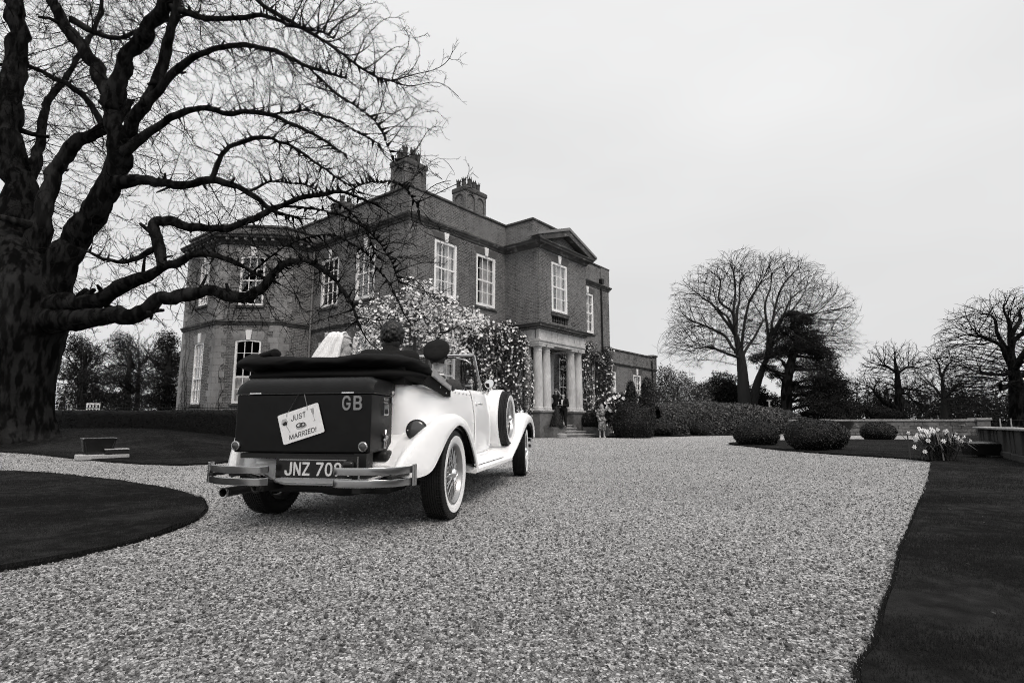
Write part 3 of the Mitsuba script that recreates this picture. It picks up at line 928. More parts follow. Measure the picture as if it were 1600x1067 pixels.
# body tub: half width at the waist, height of the top edge
BODY = smooth_line([(-0.37, 0.40, 1.02), (-0.36, 0.52, 1.03), (-0.30, 0.585, 1.035), (-0.15, 0.635, 1.04), (0.2, 0.668, 1.045), (0.7, 0.690, 1.052), (1.2, 0.695, 1.062), (1.7, 0.675, 1.072), (2.0, 0.645, 1.075), (2.18, 0.60, 1.06)], 4)


def body_sec(w, zt, o=0.0):
    """Outer skin of the right side, bottom to top."""
    pr = [(w - 0.045, 0.36), (w - 0.012, 0.42), (w, 0.55), (w + 0.004, 0.68), (w, 0.80), (w - 0.014, 0.90), (w - 0.034, zt - 0.05), (w - 0.046, zt - 0.015), (w - 0.062, zt), (w - 0.085, zt - 0.006)]
    pr = smooth_line(pr, 3)
    return np.c_[pr[:, 0] + o, pr[:, 1]]


for sg in (1, -1):
    P = np.array([[(sg * x, y, z) for x, z in body_sec(w, zt)] for y, w, zt in BODY])
    m = grid(P, flip=sg > 0)
    cpart('body_side', m, 'car_white', True)
# rear panel, rolled over at the top
Pr = []
for x in np.linspace(-1, 1, 21):
    w = BODY[0, 1]
    Pr.append([(x * w * 1.0, -0.37 - 0.015 * (1 - x * x), z) for z in (0.36, 0.5, 0.7, 0.9, 0.99)] + [(x * w, -0.35, 1.015), (x * w, -0.31, 1.02)])
cpart('rear_panel', grid(Pr), 'car_white', True)
cpart('floor', box(-0.62, 0.62, -0.34, 2.1, 0.33, 0.37), 'iron')
cpart('cowl', hull([(sx * x, y, z) for sx in (1, -1) for x, y, z in ((0.59, 2.0, 1.0), (0.57, 2.0, 1.07), (0.30, 2.0, 1.135), (0.45, 2.5, 0.95), (0.30, 2.5, 1.07), (0.12, 2.5, 1.10), (0.57, 2.0, 0.4), (0.45, 2.5, 0.4))]), 'car_white', 30)
# bonnet tapering to the radiator
Pb = []
for y, w, zt in ((2.5, 0.45, 1.10), (2.9, 0.40, 1.09), (3.4, 0.34, 1.08), (3.95, 0.29, 1.07)):
    Pb.append([(w * c, y, z) for c, z in ((-1, 0.45), (-1, 0.9), (-0.93, 0.98), (-0.7, zt - 0.04), (0, zt), (0.7, zt - 0.04), (0.93, 0.98), (1, 0.9), (1, 0.45))])
cpart('bonnet', grid(Pb), 'car_white', 40)
rad = [(0.31 * math.cos(t) * (1 if abs(math.cos(t)) > 0 else 1), 0.78 + 0.34 * math.sin(t)) for t in np.linspace(0, math.pi, 15)] + [(-0.31, 0.42), (0.31, 0.42)]
cpart('radiator', moved(extrude(Polygon(rad), 0.09), rotx(math.pi / 2), [0, 4.05, 0]), 'bright_chrome', 30)
for sg in (1, -1):
    hl = num(CAR + '__headlight')
    put(hl, cw(moved(lathe([(0.0, -0.16), (0.06, -0.14), (0.11, -0.06), (0.125, 0.02), (0.13, 0.04), (0.12, 0.05), (0.0, 0.06)], 24), rotx(-math.pi / 2), [sg * 0.46, 4.0, 0.86])), 'bright_chrome', 40)
    put(num(hl + '__bracket'), cw(tube([(sg * 0.46, 4.0, 0.74), (sg * 0.40, 3.95, 0.6), (sg * 0.3, 3.9, 0.55)], 0.018)), 'chrome', True)
cpart('bumper', cat([rbox(-0.8, 0.8, 4.28, 4.31, z, z + 0.055, 0.01) for z in (0.36, 0.45)] + [box(x - 0.02, x + 0.02, 4.05, 4.28, 0.4, 0.45) for x in (-0.35, 0.35)]), 'chrome', 30)
cpart('chassis', cat([box(x - 0.03, x + 0.03, -0.75, 4.0, 0.27, 0.34) for x in (-0.36, 0.36)] + [tube([(-0.7, 0, 0.345), (0.7, 0, 0.345)], 0.04), ball((0, 0, 0.31), (0.12, 0.13, 0.12)), tube([(-0.7, 3.6, 0.30), (0.7, 3.6, 0.30)], 0.03), box(-0.58, 0.58, 0.25, 3.3, 0.22, 0.30), rbox(-0.5, 0.5, -0.52, -0.12, 0.235, 0.42, 0.05), box(-0.45, 0.5, -0.55, -0.2, 0.33, 0.5)]), 'iron')
# doors: proud panels with shut lines, right and left
for sg in (1, -1):
    rows = []
    for y in np.linspace(1.12, 2.02, 14):
        w, zt = np.interp(y, BODY[:, 0], BODY[:, 1]), np.interp(y, BODY[:, 0], BODY[:, 2])
        s = body_sec(w, zt, 0.006)
        k = (s[:, 1] > 0.44)
        s = s[k]
        cut = 0.44 + 0.06 * max(0, (y - 1.9) / 0.12) ** 2
        rows.append([(sg * x, y, max(z, cut)) for x, z in s])
    d = num(CAR + '__door')
    Pd = np.array(rows)
    put(d, cw(thick(Pd if sg < 0 else Pd[::-1], 0.012)), 'car_white', 30)
    put(num(d + '__shut_line'), cw(tube([(sg * (x + 0.0015), 1.108, z) for x, z in body_sec(0.694, 1.06)[4:]], 0.0028, 5)), 'dull_metal', True)
    put(num(d + '__shut_line'), cw(tube([(sg * (np.interp(y, BODY[:, 0], BODY[:, 1]) - 0.008), y, 0.432) for y in np.linspace(1.11, 2.02, 8)], 0.0028, 5)), 'dull_metal', True)
    hx = 0.70
    put(num(d + '__handle'), cw(cat([tube([(sg * (hx + 0.0), 1.2, 0.93), (sg * (hx + 0.035), 1.2, 0.935), (sg * (hx + 0.04), 1.26, 0.93), (sg * (hx + 0.03), 1.33, 0.925)], [0.012, 0.011, 0.01, 0.007], 8), ball((sg * (hx - 0.005), 1.2, 0.93), (0.012, 0.024, 0.024)), ball((sg * (hx - 0.005), 1.2, 0.83), (0.008, 0.012, 0.012), 1)])), 'bright_chrome', True)
# studs along the waist for the tonneau
cpart('tonneau_stud', cat([ball((sg * 0.663, y, 1.015), (0.006, 0.008, 0.008), 1) for y in np.arange(0.55, 1.08, 0.13) for sg in (1, -1)]), 'dull_metal')
# rear wings
LIP = [(0.64, -0.68, 0.385), (0.70, -0.62, 0.372), (0.75, -0.57, 0.372), (0.80, -0.49, 0.41), (0.83, -0.40, 0.52), (0.845, -0.26, 0.64), (0.85, -0.06, 0.715), (0.85, 0.10, 0.715), (0.85, 0.30, 0.64), (0.85, 0.50, 0.47), (0.85, 0.62, 0.33), (0.85, 0.66, 0.30)]
CREST = [(0.61, -0.69, 0.43), (0.635, -0.655, 0.50), (0.665, -0.60, 0.565), (0.70, -0.535, 0.625), (0.74, -0.455, 0.695), (0.77, -0.33, 0.77), (0.78, -0.08, 0.80), (0.78, 0.18, 0.79), (0.78, 0.42, 0.735), (0.78, 0.62, 0.60), (0.78, 0.74, 0.43), (0.78, 0.78, 0.36)]
INNER = [(0.565, -0.645, 0.39), (0.58, -0.615, 0.45), (0.595, -0.565, 0.52), (0.60, -0.48, 0.585), (0.60, -0.38, 0.645), (0.60, -0.24, 0.70), (0.60, -0.05, 0.735), (0.60, 0.18, 0.725), (0.60, 0.42, 0.665), (0.60, 0.62, 0.53), (0.60, 0.74, 0.40), (0.60, 0.78, 0.35)]
for sg in (1, -1):
    lip, cr, inn = (smooth_line(a, 4) for a in (LIP, CREST, INNER))
    P = []
    for l, c, i in zip(lip, cr, inn):
        sec = smooth_line([l, l * [1.012, 1, 1] * 0.72 + 0.28 * c * [1.05, 1, 1], 0.28 * l + 0.72 * c + [0.022, 0, 0.012], c, 0.46 * c + 0.54 * i + [0, 0, -0.006], i, i + [-0.12, 0.02, -0.03]], 4)
        P.append([(sg * x, y, z) for x, y, z in sec])
    P = np.array(P)
    wing_ = num(CAR + '__rear_wing')
    put(wing_, cw(thick(P if sg < 0 else P[::-1], 0.012)), 'car_white', 35)
    # dark underside of the arch
    Q = P.copy()
    Q[..., 0] -= sg * 0.02
    Q[..., 2] -= 0.025
    put(num(wing_ + '__arch_liner'), cw(cat([grid(Q), grid([[(sg * 0.47, y, 0.34), (sg * 0.47, y, z - 0.03)] for _, y, z in inn[2:]])])), 'black_gloss')
    put(num(wing_ + '__welt'), cw(tube([(sg * (x + 0.007), y - 0.006, z + 0.004) for x, y, z in inn[:36]], 0.006, 6)), 'car_white', True)
# rear apron under the trunk
ap = Polygon([(-0.50, 0.40), (-0.49, 0.378), (-0.43, 0.372), (-0.38, 0.352), (-0.32, 0.318), (-0.24, 0.305), (0.34, 0.305), (0.42, 0.32), (0.50, 0.360), (0.57, 0.385), (0.585, 0.45), (-0.50, 0.45)])
cpart('rear_apron', moved(extrude(ap, 0.012), rotx(math.pi / 2), [0, -0.612, 0]), 'car_white')
sk = smooth_line([(-0.624, 0.448), (-0.612, 0.478), (-0.565, 0.522), (-0.48, 0.585), (-0.40, 0.635), (-0.365, 0.69)], 5)
cpart('tail_skirt', thick(np.array([[(x, y + 0.02 * (x / 0.58) ** 2, z - 0.004) for y, z in sk] for x in np.linspace(-0.50, 0.588, 15)]), 0.01), 'car_white', 35)
cpart('apron_lip', tube([(x, -0.634, np.interp(x, [-0.5, -0.43, -0.38, -0.32, -0.24, 0.34], [0.378, 0.372, 0.352, 0.318, 0.305, 0.305]) + 0.006) for x in np.linspace(-0.5, 0.34, 24)], 0.008, 8), 'chrome', True)
# running boards and front wings
for sg in (1, -1):
    rb = num(CAR + '__running_board')
    put(rb, cw(hull([(sg * x, y, z) for y in (0.6, 2.35) for x, z in ((0.60, 0.31), (0.60, 0.40), (0.68, 0.365), (0.845, 0.345), (0.862, 0.33), (0.862, 0.30), (0.845, 0.295))])), 'car_white', 25)
    for k in range(4):
        x = 0.70 + k * 0.040
        put(num(rb + '__tread_strip'), cw(moved(rbox(-0.009, 0.009, 0.72, 2.0 + (0.1 if k in (1, 2) else 0), -0.004, 0.006, 0.004), None, [sg * x, 0, 0.364 - (x - 0.68) * 0.12])), 'rubber', 30)
    FL_ = [(2.25, 0.31), (2.45, 0.375), (2.75, 0.465), (3.05, 0.565), (3.35, 0.665), (3.6, 0.735), (3.85, 0.745), (4.02, 0.70), (4.12, 0.62), (4.16, 0.52)]
    FC_ = [(2.25, 0.345), (2.46, 0.42), (2.76, 0.53), (3.04, 0.665), (3.30, 0.79), (3.55, 0.865), (3.83, 0.872), (4.06, 0.815), (4.19, 0.69), (4.22, 0.54)]
    FI_ = [(2.25, 0.345), (2.46, 0.42), (2.76, 0.52), (3.04, 0.63), (3.30, 0.73), (3.55, 0.79), (3.83, 0.80), (4.04, 0.75), (4.16, 0.64), (4.19, 0.52)]
    P = []
    for l, c, i in zip(smooth_line(FL_, 4), smooth_line(FC_, 4), smooth_line(FI_, 4)):
        sec = smooth_line([(0.85, l[0], l[1]), (0.863, 0.7 * l[0] + 0.3 * c[0], 0.7 * l[1] + 0.3 * c[1]), (0.83, 0.2 * l[0] + 0.8 * c[0], 0.2 * l[1] + 0.8 * c[1]), (0.72, c[0], c[1]), (0.60, 0.4 * c[0] + 0.6 * i[0], 0.4 * c[1] + 0.6 * i[1]), (0.44, i[0], i[1])], 4)
        P.append([(sg * x, y, z) for x, y, z in sec])
    P = np.array(P)
    fw_ = num(CAR + '__front_wing')
    put(fw_, cw(thick(P if sg < 0 else P[::-1], 0.012)), 'car_white', 35)
    Q = P.copy()
    Q[..., 0] -= sg * 0.02
    Q[..., 2] -= 0.025
    put(num(fw_ + '__arch_liner'), cw(grid(Q)), 'black_gloss')
    put(num(fw_ + '__sidelight'), cw(cat([ball((sg * 0.72, 3.9, 0.90), (0.03, 0.05, 0.03)), tube([(sg * 0.72, 3.9, 0.86), (sg * 0.72, 3.9, 0.89)], 0.012)])), 'bright_chrome', True)


def wheel(X, Y, Z, steer=0.0, side=1, name='wheel', label=None):
    w = num(CAR + '__' + name)
    if label:
        tag(w, label)
    R = rotz(steer) @ (np.diag([1.0, 1, 1]) if side > 0 else np.diag([-1.0, 1, 1]))

    def pt(nm, m, b, sm):
        m = moved(m, R, [X, Y, Z])
        if side < 0:
            m = M(m.vertices, m.faces[:, ::-1])
        put(num(w + '__' + nm), cw(m), b, sm)
    tr = [(0.232, -0.075), (0.262, -0.088), (0.300, -0.092), (0.325, -0.084)]
    for k, h in enumerate(np.linspace(-0.072, 0.072, 9)):
        r = 0.3455 - 0.006 * (h / 0.075) ** 2
        tr += [(r, h - 0.0065), (r, h + 0.0045), (r - 0.007, h + 0.006), (r - 0.007, h + 0.0085)]
    tr += [(0.325, 0.084), (0.300, 0.0925), (0.262, 0.0885), (0.232, 0.075)]
    tyre = lathe([(r, h) for r, h in tr], 72, 'x')
    pt('tyre', tyre, 'rubber', 25)
    # cross cuts in the tread
    cuts = []
    for k in range(84):
        a = k * 2 * math.pi / 84
        for s_ in (-1, 1):
            cuts.append(moved(box(min(0.035 * s_, 0.083 * s_), max(0.035 * s_, 0.083 * s_), -0.0025, 0.0025, 0.3395, 0.3462), rotx(a + 0.02 * s_)))
    pt('tread_sipe', cat(cuts), 'black_gloss', False)
    pt('whitewall', lathe([(0.236, 0.0790), (0.243, 0.0835), (0.262, 0.0905), (0.285, 0.0945), (0.2945, 0.0945), (0.2955, 0.0915)], 72, 'x'), 'whitewall', 30)
    pt('rim', lathe([(0.236, 0.080), (0.232, 0.0865), (0.222, 0.087), (0.214, 0.078), (0.205, 0.05), (0.196, 0.02), (0.19, -0.02), (0.2, -0.06), (0.232, -0.08)], 56, 'x'), 'dull_metal', 30)
    sp = []
    for k in range(40):
        a = k * 2 * math.pi / 40
        inn = (0.075, 0.045) if k % 2 else (0.03, 0.04)
        b_ = a + (0.34 if (k // 2) % 2 else -0.34)
        ro, xo = (0.206, 0.05) if k % 2 else (0.197, 0.02)
        sp.append(tube([(inn[0], inn[1] * math.cos(b_), inn[1] * math.sin(b_)), (xo, ro * math.cos(a), ro * math.sin(a))], 0.0036, 4, False))
    pt('spoke', cat(sp), 'chrome', False)
    tag(f'{w}__tread_sipe', kind='stuff')
    pt('back_plate', lathe([(0.19, -0.03), (0.0, -0.03)], 32, 'x'), 'iron', False)
    spin = [moved(hull([(0.086, -0.012, 0), (0.086, 0.012, 0), (0.11, -0.006, 0.0), (0.11, 0.006, 0), (0.092, 0, 0.075), (0.104, 0, 0.06)]), rotx(k * 2 * math.pi / 3 + 0.4)) for k in range(3)]
    pt('hub', cat([lathe([(0.05, 0.02), (0.048, 0.07), (0.042, 0.09), (0.03, 0.105), (0.0, 0.11)], 24, 'x')] + spin), 'bright_chrome', 40)
    return w


wheel(0.745, 0, 0.345, 0, 1, label='right rear wheel with whitewall tyre and wire spokes')
wheel(-0.745, 0, 0.345, 0, -1)
wheel(0.745, 3.6, 0.345, 0.09, 1)
wheel(-0.745, 3.6, 0.345, 0.09, -1)
spare = wheel(0.700, 2.62, 0.79, 0, 1, 'spare_wheel', 'spare wheel strapped upright in the front wing')
put(num(spare + '__cover_band'), cw(moved(lathe([(0.30, -0.15), (0.352, -0.17), (0.366, -0.15), (0.366, -0.012), (0.360, -0.004), (0.346, -0.004)], 48, 'x'), None, [0.700, 2.62, 0.79])), 'car_white', 30)
cpart('spare_bracket', cat([rbox(0.535, 0.560, 2.20, 2.235, 0.47, 0.80, 0.008), rbox(0.53, 0.575, 2.19, 2.24, 0.78, 0.81, 0.01), ball((0.55, 2.2, 0.70), (0.022, 0.02, 0.022), 1), ball((0.55, 2.2, 0.64), (0.018, 0.02, 0.022), 1), rbox(0.53, 0.57, 2.18, 2.22, 0.55, 0.60, 0.008)]), 'chrome', 40)
# luggage trunk
TX0, TX1, TY0, TY1 = -0.55, 0.47, -0.80, -0.43
TR = num(CAR + '__luggage_trunk')
tag(TR, 'black leather luggage trunk on the tail')


def tp(name, m, b, smooth=False):
    return put(num(TR + '__' + name), cw(m), b, smooth)


put(TR, cw(rbox(TX0, TX1, TY0, TY1, 0.54, 0.940, 0.012)), 'leather', 35)
lid = []
for X, ins in ((TX0 - 0.006, 0.03), (TX0 + 0.05, 0.0), (TX1 - 0.05, 0.0), (TX1 + 0.006, 0.03)):
    th = np.linspace(math.pi, math.pi / 2, 8)
    lid += [(X, TY0 - 0.004 + ins * 0.3, 0.947), (X, TY1 + 0.02, 0.947), (X, TY1 + 0.02, 1.06 - ins)]
    lid += [(X, TY0 + 0.115 + (0.119 - ins * 0.4) * math.cos(t), 0.95 + (0.115 - ins) * math.sin(t)) for t in th]
tp('lid', hull(lid), 'leather', 35)
tp('piping', cat([tube([(TX0 - .005, TY0 - .004, 0.9435), (TX1 + .005, TY0 - .004, 0.9435), (TX1 + .005, TY1, 0.9435)], 0.004, 6)]), 'black_gloss', True)
for x in (0.30, -0.40):
    tp('hinge', rbox(x - 0.045, x + 0.045, TY0 - 0.012, TY0 + 0.0, 0.941, 0.951, 0.003), 'bright_chrome', 30)
for x in (TX0 + 0.02, TX1 - 0.045):
    tp('reflector', moved(lathe([(0.0, 0.012), (0.024, 0.012), (0.027, 0.016), (0.033, 0.012), (0.034, 0.0)], 24), rotx(math.pi / 2), [x, TY0, 0.585]), 'chrome', 30)
    tp('reflector_glass', moved(lathe([(0.0, 0.017), (0.015, 0.0165), (0.025, 0.0135)], 20), rotx(math.pi / 2), [x, TY0, 0.585]), 'lamp_lens', True)
ms = [moved(meshkit.text_mesh(t, 0.092, 0.012, bold=True), rotx(math.pi / 2)) for t in 'GB']
for m, x0 in zip(ms, (0.262, 0.345)):
    e = m.bounds
    tp('letter', moved(M(m.vertices, m.faces), s=[0.062 / (e[1, 0] - e[0, 0]), 1, 1], t=[x0 - e[0, 0] * 0.062 / (e[1, 0] - e[0, 0]), TY0 + 0.002, 0.832]), 'letter_metal')
sx = TX1 + 0.012
tp('catch', cat([rbox(TX1 - .004, sx, -0.605, -0.535, 0.90, 0.918, 0.004), rbox(TX1 - .004, sx, -0.60, -0.54, 0.88, 0.89, 0.004), cat([box(TX1, sx, -0.61, -0.600, 0.795, 0.875), box(TX1, sx, -0.54, -0.530, 0.795, 0.875), box(TX1, sx, -0.61, -0.53, 0.865, 0.876), box(TX1, sx, -0.61, -0.53, 0.795, 0.805)]), box(TX1, TX1 + 0.004, -0.60, -0.54, 0.84, 0.866)]), 'chrome')
tp('hasp', cat([tube([(TX1 + .01, -0.565, 0.69), (TX1 + .015, -0.58, 0.665), (TX1 + .012, -0.575, 0.64), (TX1 + .014, -0.56, 0.625)], 0.009, 8), ball((TX1 + .012, -0.55, 0.642), 0.014, 1), ball((TX1 + .012, -0.59, 0.622), 0.013, 1), box(TX1, TX1 + .01, -0.588, -0.580, 0.565, 0.62), box(TX1, TX1 + .01, -0.556, -0.548, 0.565, 0.62), box(TX1, TX1 + .01, -0.588, -0.548, 0.565, 0.572)]), 'chrome')
tp('hasp', cat([ball((TX1 + .01, -0.455, 0.965), 0.014, 1), ball((TX1 + .012, -0.47, 0.955), 0.01, 1), rbox(TX1, TX1 + .014, -0.47, -0.445, 0.885, 0.93, 0.005)]), 'chrome', 40)
tp('carrier', cat([box(TX0 + .05, TX1 - .05, -0.79, -0.3, 0.50, 0.535), box(0.36, 0.45, -0.80, -0.70, 0.44, 0.54), rbox(0.30, 0.52, -0.62, -0.30, 0.47, 0.55, 0.03)]), 'iron')
# the hanging card: it hangs from the trunk, a thing of its own
SG = thing('just_married_sign', 'white card lettered JUST MARRIED! hanging tilted on the black trunk', 'sign')
sa = math.atan2(0.088, 0.288)
SR = rotx(math.pi / 2) @ rotz(sa)
SC = np.array([-0.035, TY0 - 0.012, 0.737])


def sgp(name, m, b, smooth=False):
    put(num(SG + '__' + name), cw(moved(m, SR, SC)), b, smooth)


cardp = shapely.box(-0.145, -0.092, 0.145, 0.092).buffer(0.012)
sgp('card', extrude(cardp, 0.004), 'sign_white')


def word(text, h, x, y, w, shear=0.22):
    m = meshkit.text_mesh(text, h, 0.0016)
    v = np.array(m.vertices)
    v[:, 0] += shear * v[:, 1]
    x0, x1 = v[:, 0].min(), v[:, 0].max()
    v[:, 0] = (v[:, 0] - x0) * w / (x1 - x0) + x
    v[:, 1] += y
    v[:, 2] += 0.0045
    return M(v, m.faces)


sgp('lettering', word('JUST', 0.036, -0.062, 0.036, 0.118), 'ink')
sgp('lettering', word('MARRIED!', 0.032, -0.106, -0.083, 0.212), 'ink')
fl = [moved(extrude(Point(0, 0).buffer(0.011, 4), 0.0014), t=[-0.113 + 0.014 * math.cos(a), 0.045 + 0.014 * math.sin(a), 0.0045 + 0.0002 * i]) for i, a in enumerate(np.arange(6) * 1.05)]
sgp('flower_print', cat(fl[:4]), 'pale_ink')
sgp('flower_print', cat(fl[4:] + [moved(extrude(Point(0, 0).buffer(0.012, 4), 0.0014), t=[-0.108, 0.036, 0.0065])]), 'ink')
sgp('flower_print', extrude(LineString([(-0.108, 0.025), (-0.09, -0.035)]).buffer(0.0026), 0.0056), 'pale_ink')
ring = Point(0, 0).buffer(0.021, 12).difference(Point(0, 0).buffer(0.014, 12))
sgp('ring_print', cat([moved(extrude(shapely.affinity.scale(ring, 1.15, 0.75), 0.0015), t=[-0.012, -0.006, 0.0045]), moved(extrude(shapely.affinity.scale(ring, 1.1, 0.7), 0.0015), t=[0.014, -0.010, 0.0062])]), 'ink')
sgp('ring_print', moved(extrude(shapely.affinity.scale(Point(0, 0).buffer(0.034, 10), 1.2, 0.42), 0.001), t=[0.002, -0.021, 0.0042]), 'pale_ink')
gl = Polygon([(0.094, 0.082), (0.119, 0.082), (0.114, 0.045), (0.108, 0.036), (0.1075, 0.0), (0.118, -0.006), (0.094, -0.006), (0.1045, 0.0), (0.105, 0.036), (0.098, 0.045)])
sgp('glass_print', moved(extrude(gl, 0.0012), t=[0, -0.004, 0.0044]), 'concrete')
for x, top in ((-0.085, -0.068), (0.075, -0.02)):
    a = SR @ np.array([x, 0.093, 0.004]) + SC
    put(num(SG + '__ribbon'), cw(cat([tube([a, (top, TY0 - 0.012, 0.938)], 0.005, 4, True, 0.3), tube([a, SR @ np.array([x - 0.004, 0.080, 0.006]) + SC], 0.0045, 4)])), 'dull_metal')
# number plate and lamps
NP = num(CAR + '__number_plate')
put(NP, cw(rbox(-0.125, 0.40, -0.905, -0.885, 0.385, 0.50, 0.006)), 'black_gloss', 30)
put(num(NP + '__surround'), cw(cat([box(-0.14, 0.43, -0.897, -0.875, 0.497, 0.525), box(-0.15, -0.123, -0.897, -0.875, 0.38, 0.525), box(0.398, 0.43, -0.897, -0.875, 0.38, 0.525)])), 'black_gloss')
put(num(NP + '__surround'), cw(box(-0.12, 0.36, -0.91, -0.897, 0.499, 0.504)), 'dull_metal')
x = -0.078
for ch in 'JNZ 7094':
    if ch == ' ':
        x += 0.034
        continue
    m = meshkit.text_mesh(ch, 0.082, 0.005, bold=True)
    e = m.bounds
    wd = 0.052
    k = wd / (e[1, 0] - e[0, 0])
    put(num(NP + '__character'), cw(moved(moved(M(m.vertices, m.faces), s=[k, 1, 1], t=[-e[0, 0] * k, 0, 0]), rotx(math.pi / 2), [x, -0.904, 0.402])), 'plate_letter')
    x += wd + 0.012
put(num(NP + '__lamp'), cw(rbox(0.34, 0.415, -0.925, -0.89, 0.44, 0.498, 0.02)), 'black_gloss', 30)
for sg in (1, -1):
    tl = num(CAR + '__tail_lamp')
    c = np.array([sg * 0.665, -0.44, 0.69])
    R = rotz(sg * 0.16) @ rotx(math.pi / 2)
    put(tl, cw(moved(lathe([(0.0, 0.026), (0.03, 0.0245), (0.055, 0.019), (0.068, 0.012), (0.071, 0.006)], 32), R, c)), 'lamp_lens', True)
    put(num(tl + '__bezel'), cw(moved(lathe([(0.071, 0.012), (0.076, 0.012), (0.079, 0.0), (0.074, -0.06), (0.05, -0.14), (0.0, -0.16)], 32), R, c)), 'black_gloss', 40)
    put(num(tl + '__screw'), cw(cat([moved(ball((x_, 0, 0.014), 0.006, 1), R, c) for x_ in (-0.062, 0.062)])), 'bright_chrome', True)
# split rear bumper: two half bumpers of two bars each, swept forward at the ends
for sg, xi, xe in ((1, 0.315, 0.775), (-1, -0.15, -0.71)):
    b = num(CAR + '__half_bumper')
    ye = -0.80 if sg < 0 else -0.75
    px = [xi, xi + (xe - xi) * 0.10, xi + (xe - xi) * 0.5, xi + (xe - xi) * 0.85, xe]
    py = [-0.985, -1.035, -1.02, -0.92, ye]
    pth = smooth_line(np.c_[px, py], 6)
    for z0, z1 in ((0.418, 0.464), (0.342, 0.388)):
        P = []
        for k, (X, Y) in enumerate(pth):
            P.append([(X, Y + 0.003, z0), (X, Y, z0 + 0.003), (X, Y, z1 - 0.003), (X, Y + 0.003, z1), (X, Y + 0.010, z1), (X, Y + 0.010, z0)])
        P = np.array(P)
        put(num(b + '__bar'), cw(cat([grid(P, closed_v=True), M(P[0], [[0, 1, 2], [0, 2, 3], [0, 3, 4], [0, 4, 5]]), M(P[-1], [[0, 2, 1], [0, 3, 2], [0, 4, 3], [0, 5, 4]])])), 'chrome', 22)
    put(num(b + '__end_bracket'), cw(rbox(xe - 0.008, xe + 0.010, ye - 0.035, ye + 0.012, 0.335, 0.475, 0.004)), 'chrome', 30)
    put(num(b + '__stay'), cw(cat([box(xi + (xe - xi) * 0.45 - .02, xi + (xe - xi) * 0.45 + .02, -1.0, -0.5, 0.395, 0.415), box(xi + (xe - xi) * 0.8 - .015, xi + (xe - xi) * 0.8 + .015, -0.95, -0.6, 0.39, 0.41)])), 'iron')
EX = num(CAR + '__exhaust_pipe')
put(EX, cw(cat([lathe([(0.026, 0), (0.031, 0.0), (0.033, 0.01), (0.031, 0.03), (0.031, 0.24), (0.026, 0.26)], 20), lathe([(0.026, 0.0), (0.025, 0.2), (0, 0.2)], 20)]) if False else moved(cat([lathe([(0.026, 0), (0.031, 0.0), (0.034, 0.008), (0.031, 0.03), (0.030, 0.25), (0.024, 0.7)], 20), lathe([(0.026, 0.0), (0.025, 0.22), (0, 0.22)], 20)]), rotx(-math.pi / 2), [-0.44, -1.02, 0.292])), 'iron', 40)
put(num(EX + '__tip'), cw(moved(lathe([(0.026, -0.002), (0.032, -0.003), (0.035, 0.006), (0.033, 0.016)], 20), rotx(-math.pi / 2), [-0.44, -1.02, 0.292])), 'chrome', 40)
cpart('towing_eye', tube([(-0.30 + 0.035 * math.cos(t), -0.88, 0.315 + 0.035 * math.sin(t)) for t in np.linspace(0.4, 2 * math.pi, 14)], 0.008, 6), 'iron', True)
cpart('differential', cat([ball((0.08, -0.3, 0.30), (0.26, 0.3, 0.10))]), 'iron', True)
# folded hood: a lower roll and a loose upper roll wrapping the back of the tub
HD = num(CAR + '__folded_hood')
tag(HD, 'black cloth hood folded in rolls behind the seats')


def roll(path, rh, rv, seed, amp, n=18):
    p = smooth_line(path, 9)
    t = np.gradient(p, axis=0)
    t /= np.linalg.norm(t, axis=1, keepdims=True)
    a = np.cross(t, [0, 0, 1.0])
    a /= np.linalg.norm(a, axis=1, keepdims=True)
    b = np.cross(a, t)
    th = np.arange(n) * 2 * np.pi / n
    k = np.linspace(0, 1, len(p))
    end = np.clip(np.minimum(k, 1 - k) / 0.04, 0, 1) ** 0.5
    rhv, rvv = np.broadcast_to(rh, len(p)) * end + 0.004, np.broadcast_to(rv, len(p)) * end + 0.004
    P = p[:, None] + (rhv[:, None] * np.cos(th))[..., None] * a[:, None] + (rvv[:, None] * np.sin(th))[..., None] * b[:, None]
    nz = meshkit.fbm(P * np.array([6.5, 6.5, 15.0]) + seed, 4, seed) - 0.5
    fold = np.sin(P[..., 2] * 70 + P[..., 0] * 9 + 6 * nz) * 0.25
    d = P - p[:, None]
    P = P + d / (np.linalg.norm(d, axis=-1, keepdims=True) + 1e-9) * (amp * (nz * 2 + fold))[..., None]
    return grid(P, closed_v=True)


up = [(-0.68, 0.15, 1.19), (-0.77, -0.08, 1.21), (-0.79, -0.28, 1.215), (-0.64, -0.43, 1.205), (-0.3, -0.46, 1.19), (0.05, -0.45, 1.196), (0.32, -0.42, 1.21), (0.49, -0.35, 1.195), (0.56, -0.22, 1.165), (0.575, -0.08, 1.135)]
put(HD, cw(roll(up, np.array([0.115]), np.interp(np.linspace(0, 1, 82), [0, 0.2, 0.45, 0.7, 0.85, 1], [0.055, 0.070, 0.044, 0.050, 0.062, 0.05]), 3, 0.026, 30)), 'hood_cloth', True)
lo = [(-0.62, 0.12, 1.08), (-0.70, -0.1, 1.09), (-0.69, -0.30, 1.095), (-0.55, -0.40, 1.10), (0.0, -0.43, 1.10), (0.42, -0.39, 1.10), (0.53, -0.28, 1.10), (0.565, -0.12, 1.085)]
put(num(HD + '__lower_roll'), cw(roll(lo, np.array([0.10]), np.array([0.042]), 9, 0.010, 22)), 'hood_cloth', True)
put(num(HD + '__flap'), cw(roll([(-0.80, -0.22, 1.245), (-0.70, -0.32, 1.262), (-0.60, -0.36, 1.280), (-0.54, -0.38, 1.292)], np.array([0.05]), np.array([0.035]), 5, 0.012, 14)), 'hood_cloth', True)
